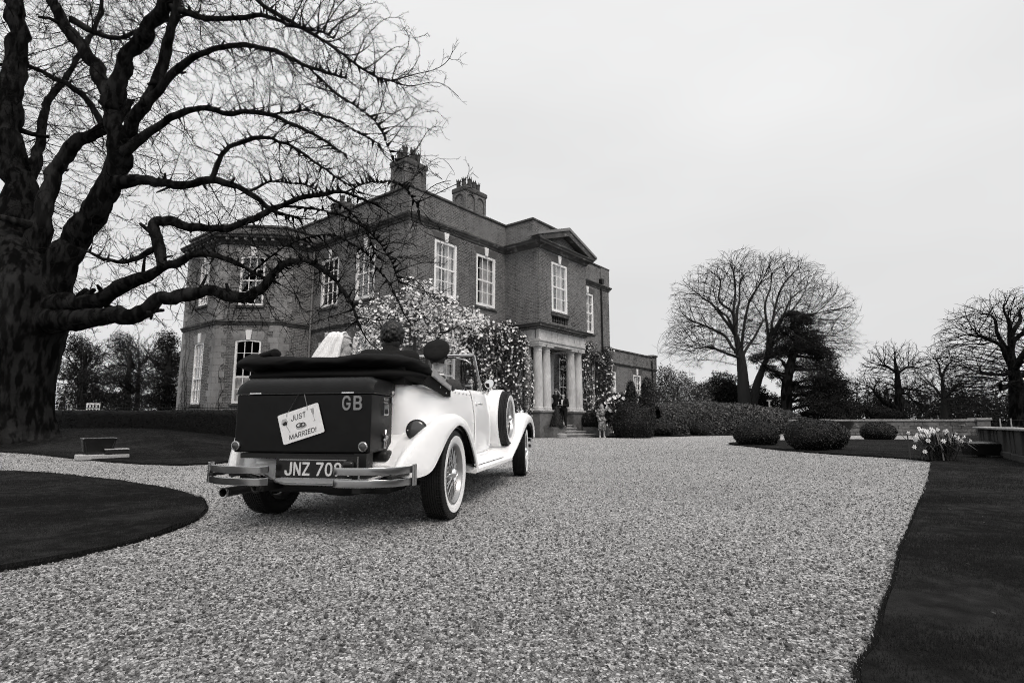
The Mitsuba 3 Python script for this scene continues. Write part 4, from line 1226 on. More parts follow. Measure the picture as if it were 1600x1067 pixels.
put(num(HD + '__filler'), cw(hull([(sx_ * 0.55, y, z) for sx_ in (1, -1) for y in (-0.42, 0.1) for z in (1.03, 1.16)])), 'hood_cloth')
for sg in (1, -1):
    q = np.array([(-0.34, 1.03), (-0.20, 1.11), (0.0, 1.095), (0.38, 1.03), (0.385, 0.965), (0.22, 0.965), (0.05, 0.99), (-0.12, 1.01)])
    put(num(HD + '__side_cloth'), cw(moved(extrude(Polygon(q), 0.012), np.array([[0, 0, 1.0], [1, 0, 0], [0, 1, 0]]), [sg * 0.664 - 0.006, 0, 0])), 'hood_cloth')
    for (a, b_) in (((sg * 0.690, -0.17, 1.122), (sg * 0.684, 0.36, 1.035)), ((sg * 0.655, -0.08, 1.160), (sg * 0.648, 0.30, 1.085))):
        a, b_ = np.array(a), np.array(b_)
        d = (b_ - a) / np.linalg.norm(b_ - a)
        up_ = np.cross(d, [1, 0, 0])
        up_ = up_ if up_[2] > 0 else -up_
        put(num(HD + '__hood_iron'), cw(hull([p + sx_ * np.array([0.010, 0, 0]) + up_ * k for p in (a, b_) for sx_ in (1, -1) for k in (-0.017, 0.017)])), 'iron_grey')
        put(num(HD + '__hood_iron'), cw(hull([p + sx_ * np.array([0.013, 0, 0]) + up_ * k for p in (b_ - d * 0.05, b_ + d * 0.012) for sx_ in (1, -1) for k in (-0.021, 0.021)])), 'bright_chrome')
    put(num(HD + '__press_stud'), cw(cat([ball((sg * 0.672, 0.08, 1.035), 0.007, 1), ball((sg * 0.672, 0.24, 0.995), 0.007, 1)])), 'bright_chrome', True)
    put(num(HD + '__peg'), cw(tube([(sg * 0.672, 0.37, 1.035), (sg * 0.69, 0.42, 1.032)], 0.009, 8)), 'iron', True)
# windscreen
WS = num(CAR + '__windscreen')
b0, b1, t0 = 0.575, 0.50, 0.5
put(num(WS + '__frame'), cw(cat([tube([(sg * 0.585, 1.90, 1.06), (sg * 0.52, 1.77, 1.50)], 0.016, 8) for sg in (1, -1)] + [tube([(-0.52, 1.77, 1.505), (0.52, 1.77, 1.505)], 0.015, 8), tube([(-0.58, 1.90, 1.09), (0.58, 1.90, 1.09)], 0.012, 8)])), 'bright_chrome', True)
put(num(WS + '__frame'), cw(cat([tube([(sg * 0.545, 1.84, 1.06), (sg * 0.495, 1.74, 1.48)], 0.013, 8) for sg in (1, -1)] + [tube([(-0.49, 1.745, 1.478), (0.49, 1.745, 1.478)], 0.009, 8)])), 'iron', True)
put(num(WS + '__bracket'), cw(cat([hull([(sg * 0.50, 1.73, 1.478), (sg * 0.30, 1.735, 1.478), (sg * 0.29, 1.735, 1.463), (sg * 0.36, 1.735, 1.452), (sg * 0.50, 1.735, 1.40), (sg * 0.505, 1.73, 1.43)] + [(sg * 0.40, 1.75, 1.47)]) for sg in ()] + [tube([(sg * 0.50, 1.73, 1.395), (sg * 0.44, 1.72, 1.44), (sg * 0.33, 1.715, 1.47)], 0.011, 6) for sg in (1, -1)])), 'chrome', True)
put(num(WS + '__screen'), cw(M([(-0.57, 1.90, 1.09), (0.57, 1.90, 1.09), (0.51, 1.77, 1.50), (-0.51, 1.77, 1.50)], [[0, 1, 2], [0, 2, 3]])), 'screen_glass')
for sg in (1, -1):
    mr = num(CAR + '__door_mirror')
    c = np.array([sg * 0.735, 1.62, 1.165])
    R = rotz(-sg * 0.15) @ rotx(math.pi / 2 - 0.30)
    put(num(mr + '__face'), cw(moved(lathe([(0.0, 0.004), (0.046, 0.002)], 28), R, c)), 'bright_chrome')
    put(num(mr + '__shell'), cw(moved(lathe([(0.046, 0.002), (0.050, 0.006), (0.053, 0.0), (0.045, -0.02), (0.022, -0.036), (0, -0.04)], 28), R, c)), 'car_white', 40)
    put(num(mr + '__arm'), cw(tube(smooth_line([(sg * 0.62, 1.66, 1.055), (sg * 0.66, 1.67, 1.065), (sg * 0.705, 1.66, 1.09), (sg * 0.73, 1.645, 1.135)], 5), 0.009, 8)), 'chrome', True)
cpart('dash_mirror', cat([rbox(0.40, 0.50, 1.80, 1.82, 1.095, 1.165, 0.012)]), 'chrome', 40)
cpart('steering_wheel', cat([moved(tube([(0.19 * math.cos(t), 0.19 * math.sin(t), 0) for t in np.linspace(0, 2 * math.pi, 33)], 0.012, 8), rotx(1.0), [0.3, 1.62, 1.03]), tube([(0.3, 1.62, 1.03), (0.3, 1.95, 0.8)], 0.015)]), 'iron', True)
for nm, y0, zs, x0, x1 in (('rear_seat', 0.25, 0.71, -0.56, 0.56), ('front_seat', 1.0, 0.56, -0.56, -0.02), ('front_seat', 1.0, 0.56, 0.02, 0.56)):
    cpart(nm, cat([rbox(x0, x1, y0 - 0.10, y0 + 0.04, 0.60, 1.03, 0.05), rbox(x0, x1, y0, y0 + 0.46, 0.48, zs, 0.05)]), 'leather', 40)
# ---------------------------------------------------------------- people
S1 = np.array(trimesh.creation.icosphere(1).vertices)


def bone(p, rp, q, rq):
    return m3.Manifold.hull_points(np.vstack([S1 * rp + p, S1 * rq + q]))


def blob(c, r):
    return m3.Manifold.hull_points(S1 * np.asarray(r) + np.asarray(c))


def meld(parts, edge, n=10):
    m = m3.Manifold.batch_boolean(parts, m3.OpType.Add).refine_to_length(edge)
    t = fromM(m)
    t = trimesh.Trimesh(t.vertices, t.faces, process=True)
    trimesh.smoothing.filter_taubin(t, iterations=n)
    return M(t.vertices, t.faces)


def unit(v):
    v = np.asarray(v, float)
    return v / (np.linalg.norm(v) + 1e-9)


def hand(w, d, up, side, k=1.0, curl=0.5):
    """Palm and five fingers from the wrist w along d; up is the back of the hand, side (+1, -1) where the thumb lies."""
    d = unit(d)
    up = unit(np.asarray(up, float) - np.dot(up, d) * d)
    x = np.cross(d, up) * side
    out = [m3.Manifold.hull_points(np.vstack([S1 * 0.014 * k + w + x * o * k + d * l * k for o, l in ((-0.02, 0.0), (0.02, 0.0), (-0.034, 0.085), (0.034, 0.088), (0, 0.09))]))]
    for o, L in ((0.033, 0.070), (0.011, 0.080), (-0.011, 0.074), (-0.032, 0.056)):
        a = w + (x * o + d * 0.085) * k
        d1 = unit(d - up * curl * 0.5 + x * o * 3)
        b = a + d1 * L * 0.5 * k
        d2 = unit(d1 - up * curl)
        c = b + d2 * L * 0.5 * k
        out += [bone(a, 0.0095 * k, b, 0.009 * k), bone(b, 0.009 * k, c, 0.0075 * k)]
    a = w + (x * 0.026 + d * 0.02) * k
    b = a + unit(x * 0.8 + d * 0.6 - up * 0.3) * 0.042 * k
    c = b + unit(d + x * 0.25 - up * 0.3) * 0.034 * k
    return out + [bone(a, 0.013 * k, b, 0.011 * k), bone(b, 0.011 * k, c, 0.009 * k)]


def head(c, f, k=1.0):
    """Skull, jaw, nose, ears, brow and lips about the head centre c, looking along f."""
    f = unit(f)
    r = unit(np.cross(f, [0, 0, 1.0]))
    u = np.cross(r, f)

    def P(x, y, z):
        return c + k * (r * x + f * y + u * z)
    Rm = np.stack([r, f, u], 1)

    def el(x, y, z, a, b, e):
        return m3.Manifold.hull_points((S1 * np.array([a, b, e]) * k) @ Rm.T + P(x, y, z))
    return [el(0, -0.012, 0.03, 0.077, 0.098, 0.088), el(0, 0.02, -0.035, 0.060, 0.070, 0.075), el(0, 0.046, -0.088, 0.032, 0.034, 0.026),
            bone(P(0, 0.088, 0.012), 0.010 * k, P(0, 0.112, -0.022), 0.014 * k), el(0, 0.086, -0.058, 0.026, 0.014, 0.010), el(-0.03, 0.078, 0.026, 0.026, 0.016, 0.008), el(0.03, 0.078, 0.026, 0.026, 0.016, 0.008),
            el(-0.078, -0.01, -0.012, 0.010, 0.020, 0.034), el(0.078, -0.01, -0.012, 0.010, 0.020, 0.034)], P, Rm


def eyes(key, P, k, tr):
    put(num(key + '__eye'), tr(cat([ball(P(x, 0.078, 0.006), 0.011 * k, 1) for x in (-0.031, 0.031)])), 'ink', True)
    put(num(key + '__mouth'), tr(ball(P(0, 0.097, -0.058), np.array([0.018, 0.006, 0.005]) * k, 1)), 'cloth_mid', True)


def figure(key, tr, J, look, k=1.0, edge=0.03, female=False, wear=(), curl=0.6, hair=None):
    """J: joints in metres (neck, chest, pelvis, and sh, el, wr, hip, kn, an, toe as (left, right) pairs). wear: (name, bsdf, which, extra radius)."""
    A = {a: np.asarray(b, float) for a, b in J.items()}
    w = 0.9 if female else 1.0
    B = {'torso': [(A['neck'] - [0, 0, 0.05], 0.065 * w, A['chest'], 0.115 * w), (A['chest'], 0.135 * w, A['waist'], 0.115 * w), (A['waist'], 0.115 * w, A['pelvis'], 0.135)]}
    for i, s in ((0, 'l'), (1, 'r')):
        B['torso'] += [(A['chest'] + [0, 0, 0.04], 0.11 * w, A['sh'][i], 0.062 * w), (A['pelvis'], 0.125, A['hip'][i], 0.105)]
        B['arm' + s] = [(A['sh'][i], 0.058 * w, A['el'][i], 0.042 * w), (A['el'][i], 0.042 * w, A['wr'][i], 0.028 * w)]
        B['leg' + s] = [(A['hip'][i], 0.088, A['kn'][i], 0.056), (A['kn'][i], 0.056, A['an'][i], 0.038)]
    hd, P, Rm = head(A['head'], look, k)
    flesh = [bone(*b) for g in B.values() for b in g] + [bone(A['neck'] - [0, 0, 0.04], 0.058 * w, A['head'] - [0, 0, 0.05], 0.052 * w)] + hd
    for i in (0, 1):
        flesh += [bone(A['an'][i], 0.038, A['toe'][i], 0.028)]
        d = A['wr'][i] - A['el'][i]
        flesh += hand(A['wr'][i] + unit(d) * 0.01, A['hd'][i] if 'hd' in A else d, A['hup'][i] if 'hup' in A else [0, 0, 1.0], (1 if i == 0 else -1), 0.92 if female else 1.0, curl)
    put(num(key + '__body'), tr(meld(flesh, edge)), 'skin', True)
    eyes(key, P, k, tr)
    for nm, b, which, ex in wear:
        if which == 'shoe':
            put(num(key + '__' + nm), tr(meld([bone(A['an'][i] - [0, 0, 0.03], 0.045, A['toe'][i], 0.038) for i in (0, 1)], edge)), b, True)
            continue
        bs = []
        for g in which:
            bs += [bone(p, rp + ex, q, rq + ex) for p, rp, q, rq in B[g]]
        put(num(key + '__' + nm), tr(meld(bs, edge * 0.9)), b, True)
    return A, P, Rm, B


# seated couple and driver, built in the car's frame
tr = cw


def seated(x, y, zs, lean=0.0, hand_x=0.12):
    return {'neck': (x, y + 0.02, zs + 0.60), 'chest': (x, y, zs + 0.42), 'waist': (x, y, zs + 0.2), 'pelvis': (x, y + 0.02, zs + 0.06), 'head': (x, y + 0.04, zs + 0.755),
            'sh': [(x - 0.185, y, zs + 0.50), (x + 0.185, y, zs + 0.50)], 'el': [(x - 0.23, y + 0.06, zs + 0.23), (x + 0.23, y + 0.06, zs + 0.23)], 'wr': [(x - hand_x, y + 0.27, zs + 0.16), (x + hand_x, y + 0.27, zs + 0.16)],
            'hip': [(x - 0.1, y + 0.05, zs + 0.05), (x + 0.1, y + 0.05, zs + 0.05)], 'kn': [(x - 0.13, y + 0.47, zs + 0.07), (x + 0.13, y + 0.47, zs + 0.07)], 'an': [(x - 0.12, y + 0.55, 0.42), (x + 0.12, y + 0.55, 0.42)], 'toe': [(x - 0.12, y + 0.66, 0.40), (x + 0.12, y + 0.66, 0.40)]}


def hair_cap(key, c, look, b, tr, rx=0.088, ry=0.108, rz=0.098, dz=0.035, seed=1, rough=0.010, cut=0.03, name='hair', down=0.0, k=1.0, nape=False):
    f = unit(look)
    r = unit(np.cross(f, [0, 0, 1.0]))
    u = np.cross(r, f)
    s = trimesh.creation.icosphere(4)
    v = np.array(s.vertices)
    n = meshkit.fbm(v * 5 + seed, 4, seed) - 0.5
    strand = np.sin(np.arctan2(v[:, 0], v[:, 1]) * 34 + 8 * n) * 0.3
    rad = 1 + (n * 2 + strand * 0.4) * rough / 0.09
    p = v * np.array([rx, ry, rz]) * rad[:, None] * k
    # hairline: nothing over the face
    face = (v[:, 1] > 0.25) & (v[:, 2] < 0.42 + 0.25 * (1 - v[:, 1]))
    low = v[:, 2] < -0.62 - down
    p[face] *= np.array([0.80, 0.62, 0.80])
    p[low] *= np.array([0.82, 0.82, 0.9])
    w_ = np.asarray(c) + p @ np.stack([r, f, u]) + u * dz * k + f * -0.014 * k
    hm = M(w_, s.faces)
    if nape:
        e = trimesh.creation.icosphere(3)
        ev = np.array(e.vertices) * (1 + 0.10 * (meshkit.fbm(np.array(e.vertices) * 6, 3, seed) - 0.5))[:, None]
        hm = cat([hm, M(np.asarray(c) + (ev * [0.085, 0.066, 0.100]) @ np.stack([r, f, u]) - f * 0.038 - u * 0.062, e.faces)])
    put(num(key + '__' + name), tr(hm), b, True)


GR = thing('person', 'dark haired man in a dark suit seen from behind in the car', 'person')
J = seated(0.085, 0.42, 0.775)
J['sh'] = [(-0.115, 0.36, 1.325), (0.30, 0.36, 1.305)]
J['chest'] = (0.09, 0.37, 1.215)
J['neck'] = (0.085, 0.41, 1.42)
J['el'] = [(-0.20, 0.42, 1.10), (0.38, 0.40, 1.08)]
figure(GR, tr, J, (0.10, 1, 0.02), 1.0, 0.022, wear=(('jacket', 'suit_grey', ('torso', 'arml', 'armr'), 0.024), ('trousers', 'suit_dark', ('legl', 'legr'), 0.02), ('shoe', 'black_gloss', 'shoe', 0)))
hair_cap(GR, J['head'], (0.10, 1, 0.02), 'hair_dark', tr, 0.108, 0.118, 0.132, 0.018, 4, 0.014, down=0.5, nape=True)
BR = thing('person', 'blonde bride in a white veil turned in profile beside the dark haired man', 'person')
J = seated(-0.415, 0.42, 0.70)
figure(BR, tr, J, (1, 0.45, 0.0), 0.93, 0.018, True, wear=(('dress', 'shirt_white', ('torso', 'legl', 'legr'), 0.018),))
hair_cap(BR, J['head'], (1, 0.45, 0.0), 'hair_blonde', tr, 0.085, 0.108, 0.098, 0.032, 8, 0.008, k=0.93)
hc = np.array(J['head'])
# the veil: gathered at the back of the crown, falling and spreading to the left
Vg = []
for i, t in enumerate(np.linspace(0, 1, 22)):
    row = []
    for j, a in enumerate(np.linspace(0, 1, 36)):
        ang = math.radians(-50 + 190 * a) + math.pi
        z = hc[2] + 0.128 - 0.42 * t ** 1.25
        rad = 0.055 + 0.068 * min(1, t * 4.0) ** 0.6 + 0.15 * max(0, t - 0.25) ** 1.1
        fold = 0.015 * math.sin(a * 40 + 2.5 * t) * min(1, t * 3) + 0.006 * math.sin(a * 97 + 5 * t)
        ox = -0.045 - 0.12 * max(0, t - 0.2)
        row.append((hc[0] + ox + (rad + fold) * 1.0 * math.cos(ang), hc[1] - 0.015 + (rad * 0.9 + fold) * math.sin(ang), z + 0.004 * math.sin(a * 31)))
    Vg.append(row)
put(num(BR + '__veil'), tr(grid(Vg)), 'veil', True)
put(num(BR + '__headband'), tr(tube([(hc[0] + 0.015, hc[1] + 0.085 * math.cos(a), hc[2] + 0.028 + 0.105 * math.sin(a)) for a in np.linspace(0.35, 2.8, 14)], 0.009, 6)), 'shirt_white', True)
DV = thing('person', 'driver in a round black peaked cap and grey coat at the wheel', 'person')
J = seated(0.29, 1.13, 0.60)
J['head'] = (0.29, 1.18, 1.375)
J['neck'] = (0.29, 1.15, 1.235)
J['wr'] = [(0.14, 1.50, 1.03), (0.45, 1.50, 1.03)]
J['el'] = [(0.06, 1.30, 0.90), (0.53, 1.30, 0.92)]
figure(DV, tr, J, (0.05, 1, 0), 1.0, 0.022, wear=(('coat', 'cloth_mid', ('torso', 'arml', 'armr'), 0.024), ('trousers', 'suit_dark', ('legl', 'legr'), 0.02), ('shoe', 'black_gloss', 'shoe', 0)), curl=1.0)
hair_cap(DV, J['head'], (0.05, 1, 0), 'cloth_mid', tr, 0.083, 0.104, 0.09, 0.028, 12, 0.006)
hcx = np.array(J['head'])
cap = lathe([(0.0, 0.060), (0.06, 0.058), (0.115, 0.046), (0.138, 0.028), (0.145, 0.010), (0.138, -0.008), (0.118, -0.026), (0.100, -0.045), (0.094, -0.055), (0.092, -0.085), (0.0, -0.085)], 48)
Rc_ = rotx(1.02)
cv = np.array(cap.vertices)
cv[:, 2] += 0.004 * np.sin(np.arctan2(cv[:, 1], cv[:, 0]) * 3)
pk = num(DV + '__peaked_cap')
put(pk, tr(moved(M(cv, cap.faces), Rc_, hcx + [0.0, -0.062, 0.105], [0.97, 0.95, 1.0])), 'suit_dark', 40)
put(num(pk + '__peak'), tr(hull([hcx + [0.075 * math.cos(a), 0.09 + 0.05 * math.sin(a), 0.055 - 0.03 * math.sin(a)] for a in np.linspace(0, math.pi, 8)] + [hcx + [0.075 * math.cos(a), 0.09 + 0.05 * math.sin(a), 0.062 - 0.03 * math.sin(a)] for a in np.linspace(0, math.pi, 8)])), 'black_gloss', 30)
put(num(DV + '__collar'), tr(meld([bone(np.array([0.29 + 0.06 * math.cos(a), 1.15 + 0.062 * math.sin(a), 1.228]), 0.016, np.array([0.29 + 0.06 * math.cos(a + .5), 1.15 + 0.062 * math.sin(a + .5), 1.228]), 0.016) for a in np.arange(0, 6.2, 0.5)], 0.012, 4)), 'shirt_white', True)
# a hat lying high in the front seat beside the driver shows nothing: left out


def standing(h=1.72, female=False, arms='down'):
    k = h / 1.72
    g = 0.17 if female else 0.19
    J = {'head': (0, 0.02, 1.595), 'neck': (0, 0, 1.44), 'chest': (0, 0, 1.28), 'waist': (0, 0, 1.10), 'pelvis': (0, 0, 0.95), 'sh': [(-g, 0, 1.39), (g, 0, 1.39)],
         'hip': [(-0.095, 0, 0.90), (0.095, 0, 0.90)], 'kn': [(-0.105, 0.03, 0.49), (0.10, 0.02, 0.49)], 'an': [(-0.11, -0.01, 0.075), (0.11, -0.01, 0.075)], 'toe': [(-0.13, 0.14, 0.03), (0.13, 0.14, 0.03)]}
    if arms == 'down':
        J['el'], J['wr'] = [(-0.25, -0.02, 1.11), (0.25, -0.02, 1.11)], [(-0.25, 0.06, 0.87), (0.25, 0.06, 0.87)]
    elif arms == 'tray':
        J['el'], J['wr'] = [(-0.24, -0.02, 1.11), (0.24, -0.02, 1.11)], [(-0.12, 0.24, 1.12), (0.12, 0.24, 1.12)]
    elif arms == 'camera':
        J['el'], J['wr'] = [(-0.27, 0.16, 1.42), (0.27, 0.16, 1.42)], [(-0.09, 0.26, 1.66), (0.09, 0.26, 1.66)]
    elif arms == 'wave':
        J['el'], J['wr'] = [(-0.33, 0.06, 1.50), (0.24, 0.0, 1.11)], [(-0.25, 0.10, 1.74), (0.16, 0.16, 0.98)]
    return {a: np.asarray(b, float) * k for a, b in J.items()}


def placer(p, ang):
    R = rotz(ang)
    return lambda m: moved(m, R, p)


def face_to(p, q=(0, 0)):
    d = np.asarray(q, float) - np.asarray(p, float)[:2]
    return math.atan2(-d[0], d[1])


# at the porch: a man in a suit with a tray, a woman in a pale hat, a guest lifting a camera; by the roses a woman in a patterned dress waving
p = hpt(1.95, -0.06, 0.45)
a = thing('person', 'man in a dark suit and white shirt holding a drinks tray on the porch steps', 'person')
tr = placer(p, face_to(p) - 0.5)
J = standing(1.72, arms='tray')
figure(a, tr, J, (0, 1, 0), 1.0, 0.035, wear=(('jacket', 'suit_dark', ('torso', 'arml', 'armr'), 0.022), ('trousers', 'suit_dark', ('legl', 'legr'), 0.02), ('shoe', 'black_gloss', 'shoe', 0)), curl=0.3)
put(num(a + '__shirt_front'), tr(hull([(-0.06, 0.145, 1.38), (0.06, 0.145, 1.38), (0.0, 0.168, 1.08), (-0.05, 0.10, 1.40), (0.05, 0.10, 1.40), (0, 0.12, 1.10)])), 'shirt_white')
hair_cap(a, J['head'], (0, 1, 0), 'hair_dark', tr)
b = thing('serving_tray', 'round tray carried by the man on the porch steps', 'tray')
put(num(b + '__plate'), tr(moved(lathe([(0, 0), (0.16, 0), (0.17, 0.02), (0.165, 0.02), (0.155, 0.006), (0, 0.006)], 24), t=[0, 0.37, 1.105])), 'bright_chrome', 30)
gl = lathe([(0.028, 0), (0.028, 0.004), (0.004, 0.008), (0.004, 0.08), (0.02, 0.11), (0.024, 0.19), (0.022, 0.19), (0.018, 0.11), (0.0, 0.095)], 10)
for x, y, lab in ((-0.06, 0.33, 'champagne glass nearest the edge of the serving tray'), (0.05, 0.42, 'champagne glass at the far side of the serving tray')):
    g_ = thing('champagne_glass', lab, 'glass')
    put(g_, tr(moved(gl, t=[x, y, 1.112])), 'curtain', True)
p = hpt(1.70, 1.0, FL)
a = thing('person', 'dark haired woman in a pale feathered hat standing under the porch', 'person')
tr = placer(p, face_to(p) - 0.2)
J = standing(1.62, True)
_, P, Rm, B = figure(a, tr, J, (0, 1, 0), 0.95, 0.035, True, wear=(('dress', 'cloth_mid', ('torso', 'arml', 'armr', 'legl', 'legr'), 0.022), ('shoe', 'black_gloss', 'shoe', 0)))
hair_cap(a, J['head'], (0, 1, 0), 'hair_dark', tr, 0.10, 0.115, 0.12, 0.0, 5, 0.012, down=-0.1)
put(num(a + '__hat'), tr(cat([moved(lathe([(0, 0.03), (0.05, 0.028), (0.09, 0.012), (0.10, 0), (0.09, -0.004), (0, 0.0)], 20), roty(0.5), J['head'] + [-0.06, 0.02, 0.12]), ball(J['head'] + np.array([-0.09, 0.03, 0.15]), (0.05, 0.05, 0.04))])), 'petal', True)
p = hpt(2.45, 0.75, FL)
a = thing('person', 'guest in black lifting both hands to a phone under the porch', 'person')
tr = placer(p, face_to(p))
J = standing(1.66, arms='camera')
figure(a, tr, J, (0, 1, 0), 0.97, 0.035, True, wear=(('dress', 'suit_dark', ('torso', 'legl', 'legr'), 0.024), ('shoe', 'black_gloss', 'shoe', 0)), curl=0.9)
hair_cap(a, J['head'], (0, 1, 0), 'hair_dark', tr, 0.092, 0.11, 0.11, 0.02, 6)
b = thing('phone', 'dark phone held up by the guest under the porch', 'phone')
put(b, tr(rbox(-0.075, 0.075, 0.275, 0.285, 1.70, 1.775, 0.004)), 'black_gloss', 30)
p = np.array([*gat(941, 683.6)[:2], 0.0])
a = thing('person', 'woman in a patterned dress waving one raised hand beside the round bush', 'person')
tr = placer(p, face_to(p) + 0.15)
J = standing(1.60, True, 'wave')
_, P, Rm, B = figure(a, tr, J, (0.1, 1, 0), 0.95, 0.03, True, curl=0.1, wear=(('shoe', 'curtain', 'shoe', 0),))
sk = [B['torso'][0], B['torso'][1], B['torso'][2]] + B['torso'][3:] + B['arml'][:1] + B['armr'][:2]
dress = [bone(q0, r0 + 0.022, q1, r1 + 0.022) for q0, r0, q1, r1 in sk]
dress.append(m3.Manifold.hull_points(np.vstack([S1 * np.array([0.16, 0.13, 0.1]) + [0, 0, 0.95], S1 * np.array([0.20, 0.17, 0.02]) + [0, 0.02, 0.36]])))
put(num(a + '__dress'), tr(meld(dress, 0.03, 6)), 'floral', True)
put(num(a + '__sash'), tr(lathe([(0.146, 1.02), (0.152, 1.03), (0.152, 1.06), (0.146, 1.07)], 24)), 'ink', True)
hair_cap(a, J['head'], (0.1, 1, 0), 'hair_blonde', tr, 0.095, 0.112, 0.12, 0.0, 7, 0.012, down=-0.1)
# ---------------------------------------------------------------- trees and plants


def colonise(nodes, parents, att, step, di, dk, iters, seed, jit=0.15, pull=(0, 0, 0.0), maxkids=3, heart=None, fan=0.0):
    """Space colonisation: branches grow towards scattered attraction points."""
    R = np.random.default_rng(seed)
    P, par, kids = [np.asarray(n, float) for n in nodes], list(parents), [0] * len(nodes)
    for q in par:
        if q >= 0:
            kids[q] += 1
    att = np.asarray(att, float)
    pull = np.asarray(pull, float)
    for it in range(iters):
        if not len(att):
            break
        A = np.array(P)
        d, i = cKDTree(A).query(att)
        att_ok = d > dk
        use = att_ok & (d < di)
        if not use.any():
            break
        idx, vec = i[use], att[use] - A[i[use]]
        vec /= np.linalg.norm(vec, axis=1, keepdims=True)
        s = np.zeros((len(A), 3))
        np.add.at(s, idx, vec)
        grow = np.unique(idx)
        g = s[grow]
        ln = np.linalg.norm(g, axis=1, keepdims=True)
        g = g / (ln + 1e-9) + R.normal(0, jit, g.shape) + pull
        if heart is not None:
            o = A[grow] - heart
            g = g + fan * o / (np.linalg.norm(o, axis=1, keepdims=True) + 1e-9)
        g /= np.linalg.norm(g, axis=1, keepdims=True)
        made = 0
        for k, v in zip(grow, g):
            if kids[k] >= maxkids:
                continue
            kids[k] += 1
            P.append(A[k] + v * step)
            par.append(k)
            kids.append(0)
            made += 1
        att = att[att_ok]
        if not made:
            break
    return np.array(P), np.array(par)


def thicken(par, tip, e, n):
    r = np.zeros(n)
    cnt = np.zeros(n, int)
    for i in range(n):
        if par[i] >= 0:
            cnt[par[i]] += 1
    acc = np.where(cnt == 0, tip ** e, 0.0)
    for i in range(n - 1, -1, -1):
        if par[i] >= 0:
            acc[par[i]] += acc[i]
    return acc ** (1 / e)


def chains(P, par, r, start=0):
    """The node tree cut into polylines, each following the thickest child."""
    n = len(P)
    ch = [[] for _ in range(n)]
    for i in range(n):
        if par[i] >= 0:
            ch[par[i]].append(i)
    out, todo = [], [i for i in range(n) if par[i] < 0]
    heads = [(i, -1) for i in todo]
    while heads:
        i, p = heads.pop()
        line, rad = ([P[p]], [min(r[p], r[i] * 1.15)]) if p >= 0 else ([], [])
        while True:
            line.append(P[i])
            rad.append(r[i])
            c = sorted(ch[i], key=lambda k: -r[k])
            for k in c[1:]:
                heads.append((k, i))
            if not c:
                break
            i = c[0]
        if len(line) > 1:
            out.append((np.array(line), np.array(rad)))
    return out


def skel(lines, thin, sides=(7, 4, 3)):
    """Meshes of thick and thin branches."""
    a, b = [], []
    for p, r in lines:
        if r.max() > thin:
            a.append(tube(p, r, sides[0] if r.max() > thin * 4 else 5, False))
        else:
            b.append(tube(p, r, 4 if r.max() > thin * 0.6 else 3, False))
    return (cat(a) if a else None), (cat(b) if b else None)


def knobbly(m, amp, freq, seed):
    v = np.array(m.vertices)
    n = np.array(trimesh.Trimesh(v, m.faces, process=False).vertex_normals)
    return M(v + n * (amp * (meshkit.fbm(v * freq, 4, seed) * 2 - 1))[:, None], m.faces)


# ---- the great beech at the left: limbs measured off the photograph, each at its own distance
BE = thing('bare_tree', 'massive dark bare beech overhanging the lawn at the left, twigs reaching over the house', 'tree')
LIMBS = []


def limb(pts, name='limb'):
    """pts: (px, py, distance, width in the photograph's pixels)."""
    a = np.array([[*at(x, y, d * 1.07), w * d * 1.07 / FOCAL / 2 * (1.0 if name == 'trunk' else 0.80)] for x, y, d, w in pts])
    s_ = smooth_line(a, 8)
    if name != 'trunk':
        k = np.clip(np.linspace(0, 6, len(s_)), 0, 1)[:, None]
        nz = np.stack([meshkit.fbm(s_[:, :3] * 1.9 + 11 * j + len(LIMBS), 3, j) - 0.5 for j in range(4)], 1)
        s_[:, :3] += k * nz[:, :3] * np.clip(0.12 + s_[:, 3:4] * 0.9, 0, 0.34)
        s_[:, 3] *= 0.93 + 0.42 * nz[:, 3]
    LIMBS.append((s_, name))


limb([(2, 704, 16.0, 144), (2, 670, 16.0, 134), (4, 620, 16.0, 130), (14, 560, 16.0, 130), (26, 500, 16.0, 138), (34, 455, 16.0, 132), (20, 400, 16.1, 96), (10, 340, 16.3, 66)], 'trunk')
limb([(20, 400, 16.1, 96), (30, 300, 16.2, 62), (14, 220, 16.2, 50), (18, 130, 16.3, 46), (28, 60, 16.4, 40), (22, 0, 16.5, 34), (8, -90, 16.6, 24)])
limb([(58, 480, 16.0, 100), (92, 420, 15.8, 66), (118, 375, 15.7, 60), (150, 325, 15.5, 52), (176, 280, 15.4, 46), (186, 230, 15.2, 42), (176, 175, 15.2, 38), (158, 120, 15.3, 32), (128, 75, 15.4, 28), (92, 25, 15.5, 24), (60, -40, 15.7, 18)])
limb([(176, 175, 15.2, 36), (192, 110, 15.0, 34), (222, 55, 14.8, 32), (262, 10, 14.6, 28), (300, -50, 14.5, 22)])
limb([(186, 235, 15.2, 34), (225, 165, 14.9, 26), (252, 110, 14.7, 24), (268, 50, 14.5, 20), (282, -20, 14.4, 16)])
limb([(200, 190, 15.0, 24), (250, 140, 14.7, 20), (300, 90, 14.4, 15), (360, 72, 14.0, 12), (420, 78, 13.6, 10), (478, 104, 13.3, 8), (540, 122, 13.0, 5)])
limb([(190, 240, 15.1, 26), (245, 200, 14.8, 18), (300, 170, 14.5, 14), (362, 176, 14.2, 11), (420, 180, 13.9, 9), (480, 205, 13.6, 7), (540, 240, 13.4, 4)])
limb([(40, 440, 16.0, 80), (66, 345, 15.9, 40), (84, 270, 16.0, 30), (120, 222, 16.1, 26), (165, 205, 16.2, 20), (205, 160, 16.4, 12)])
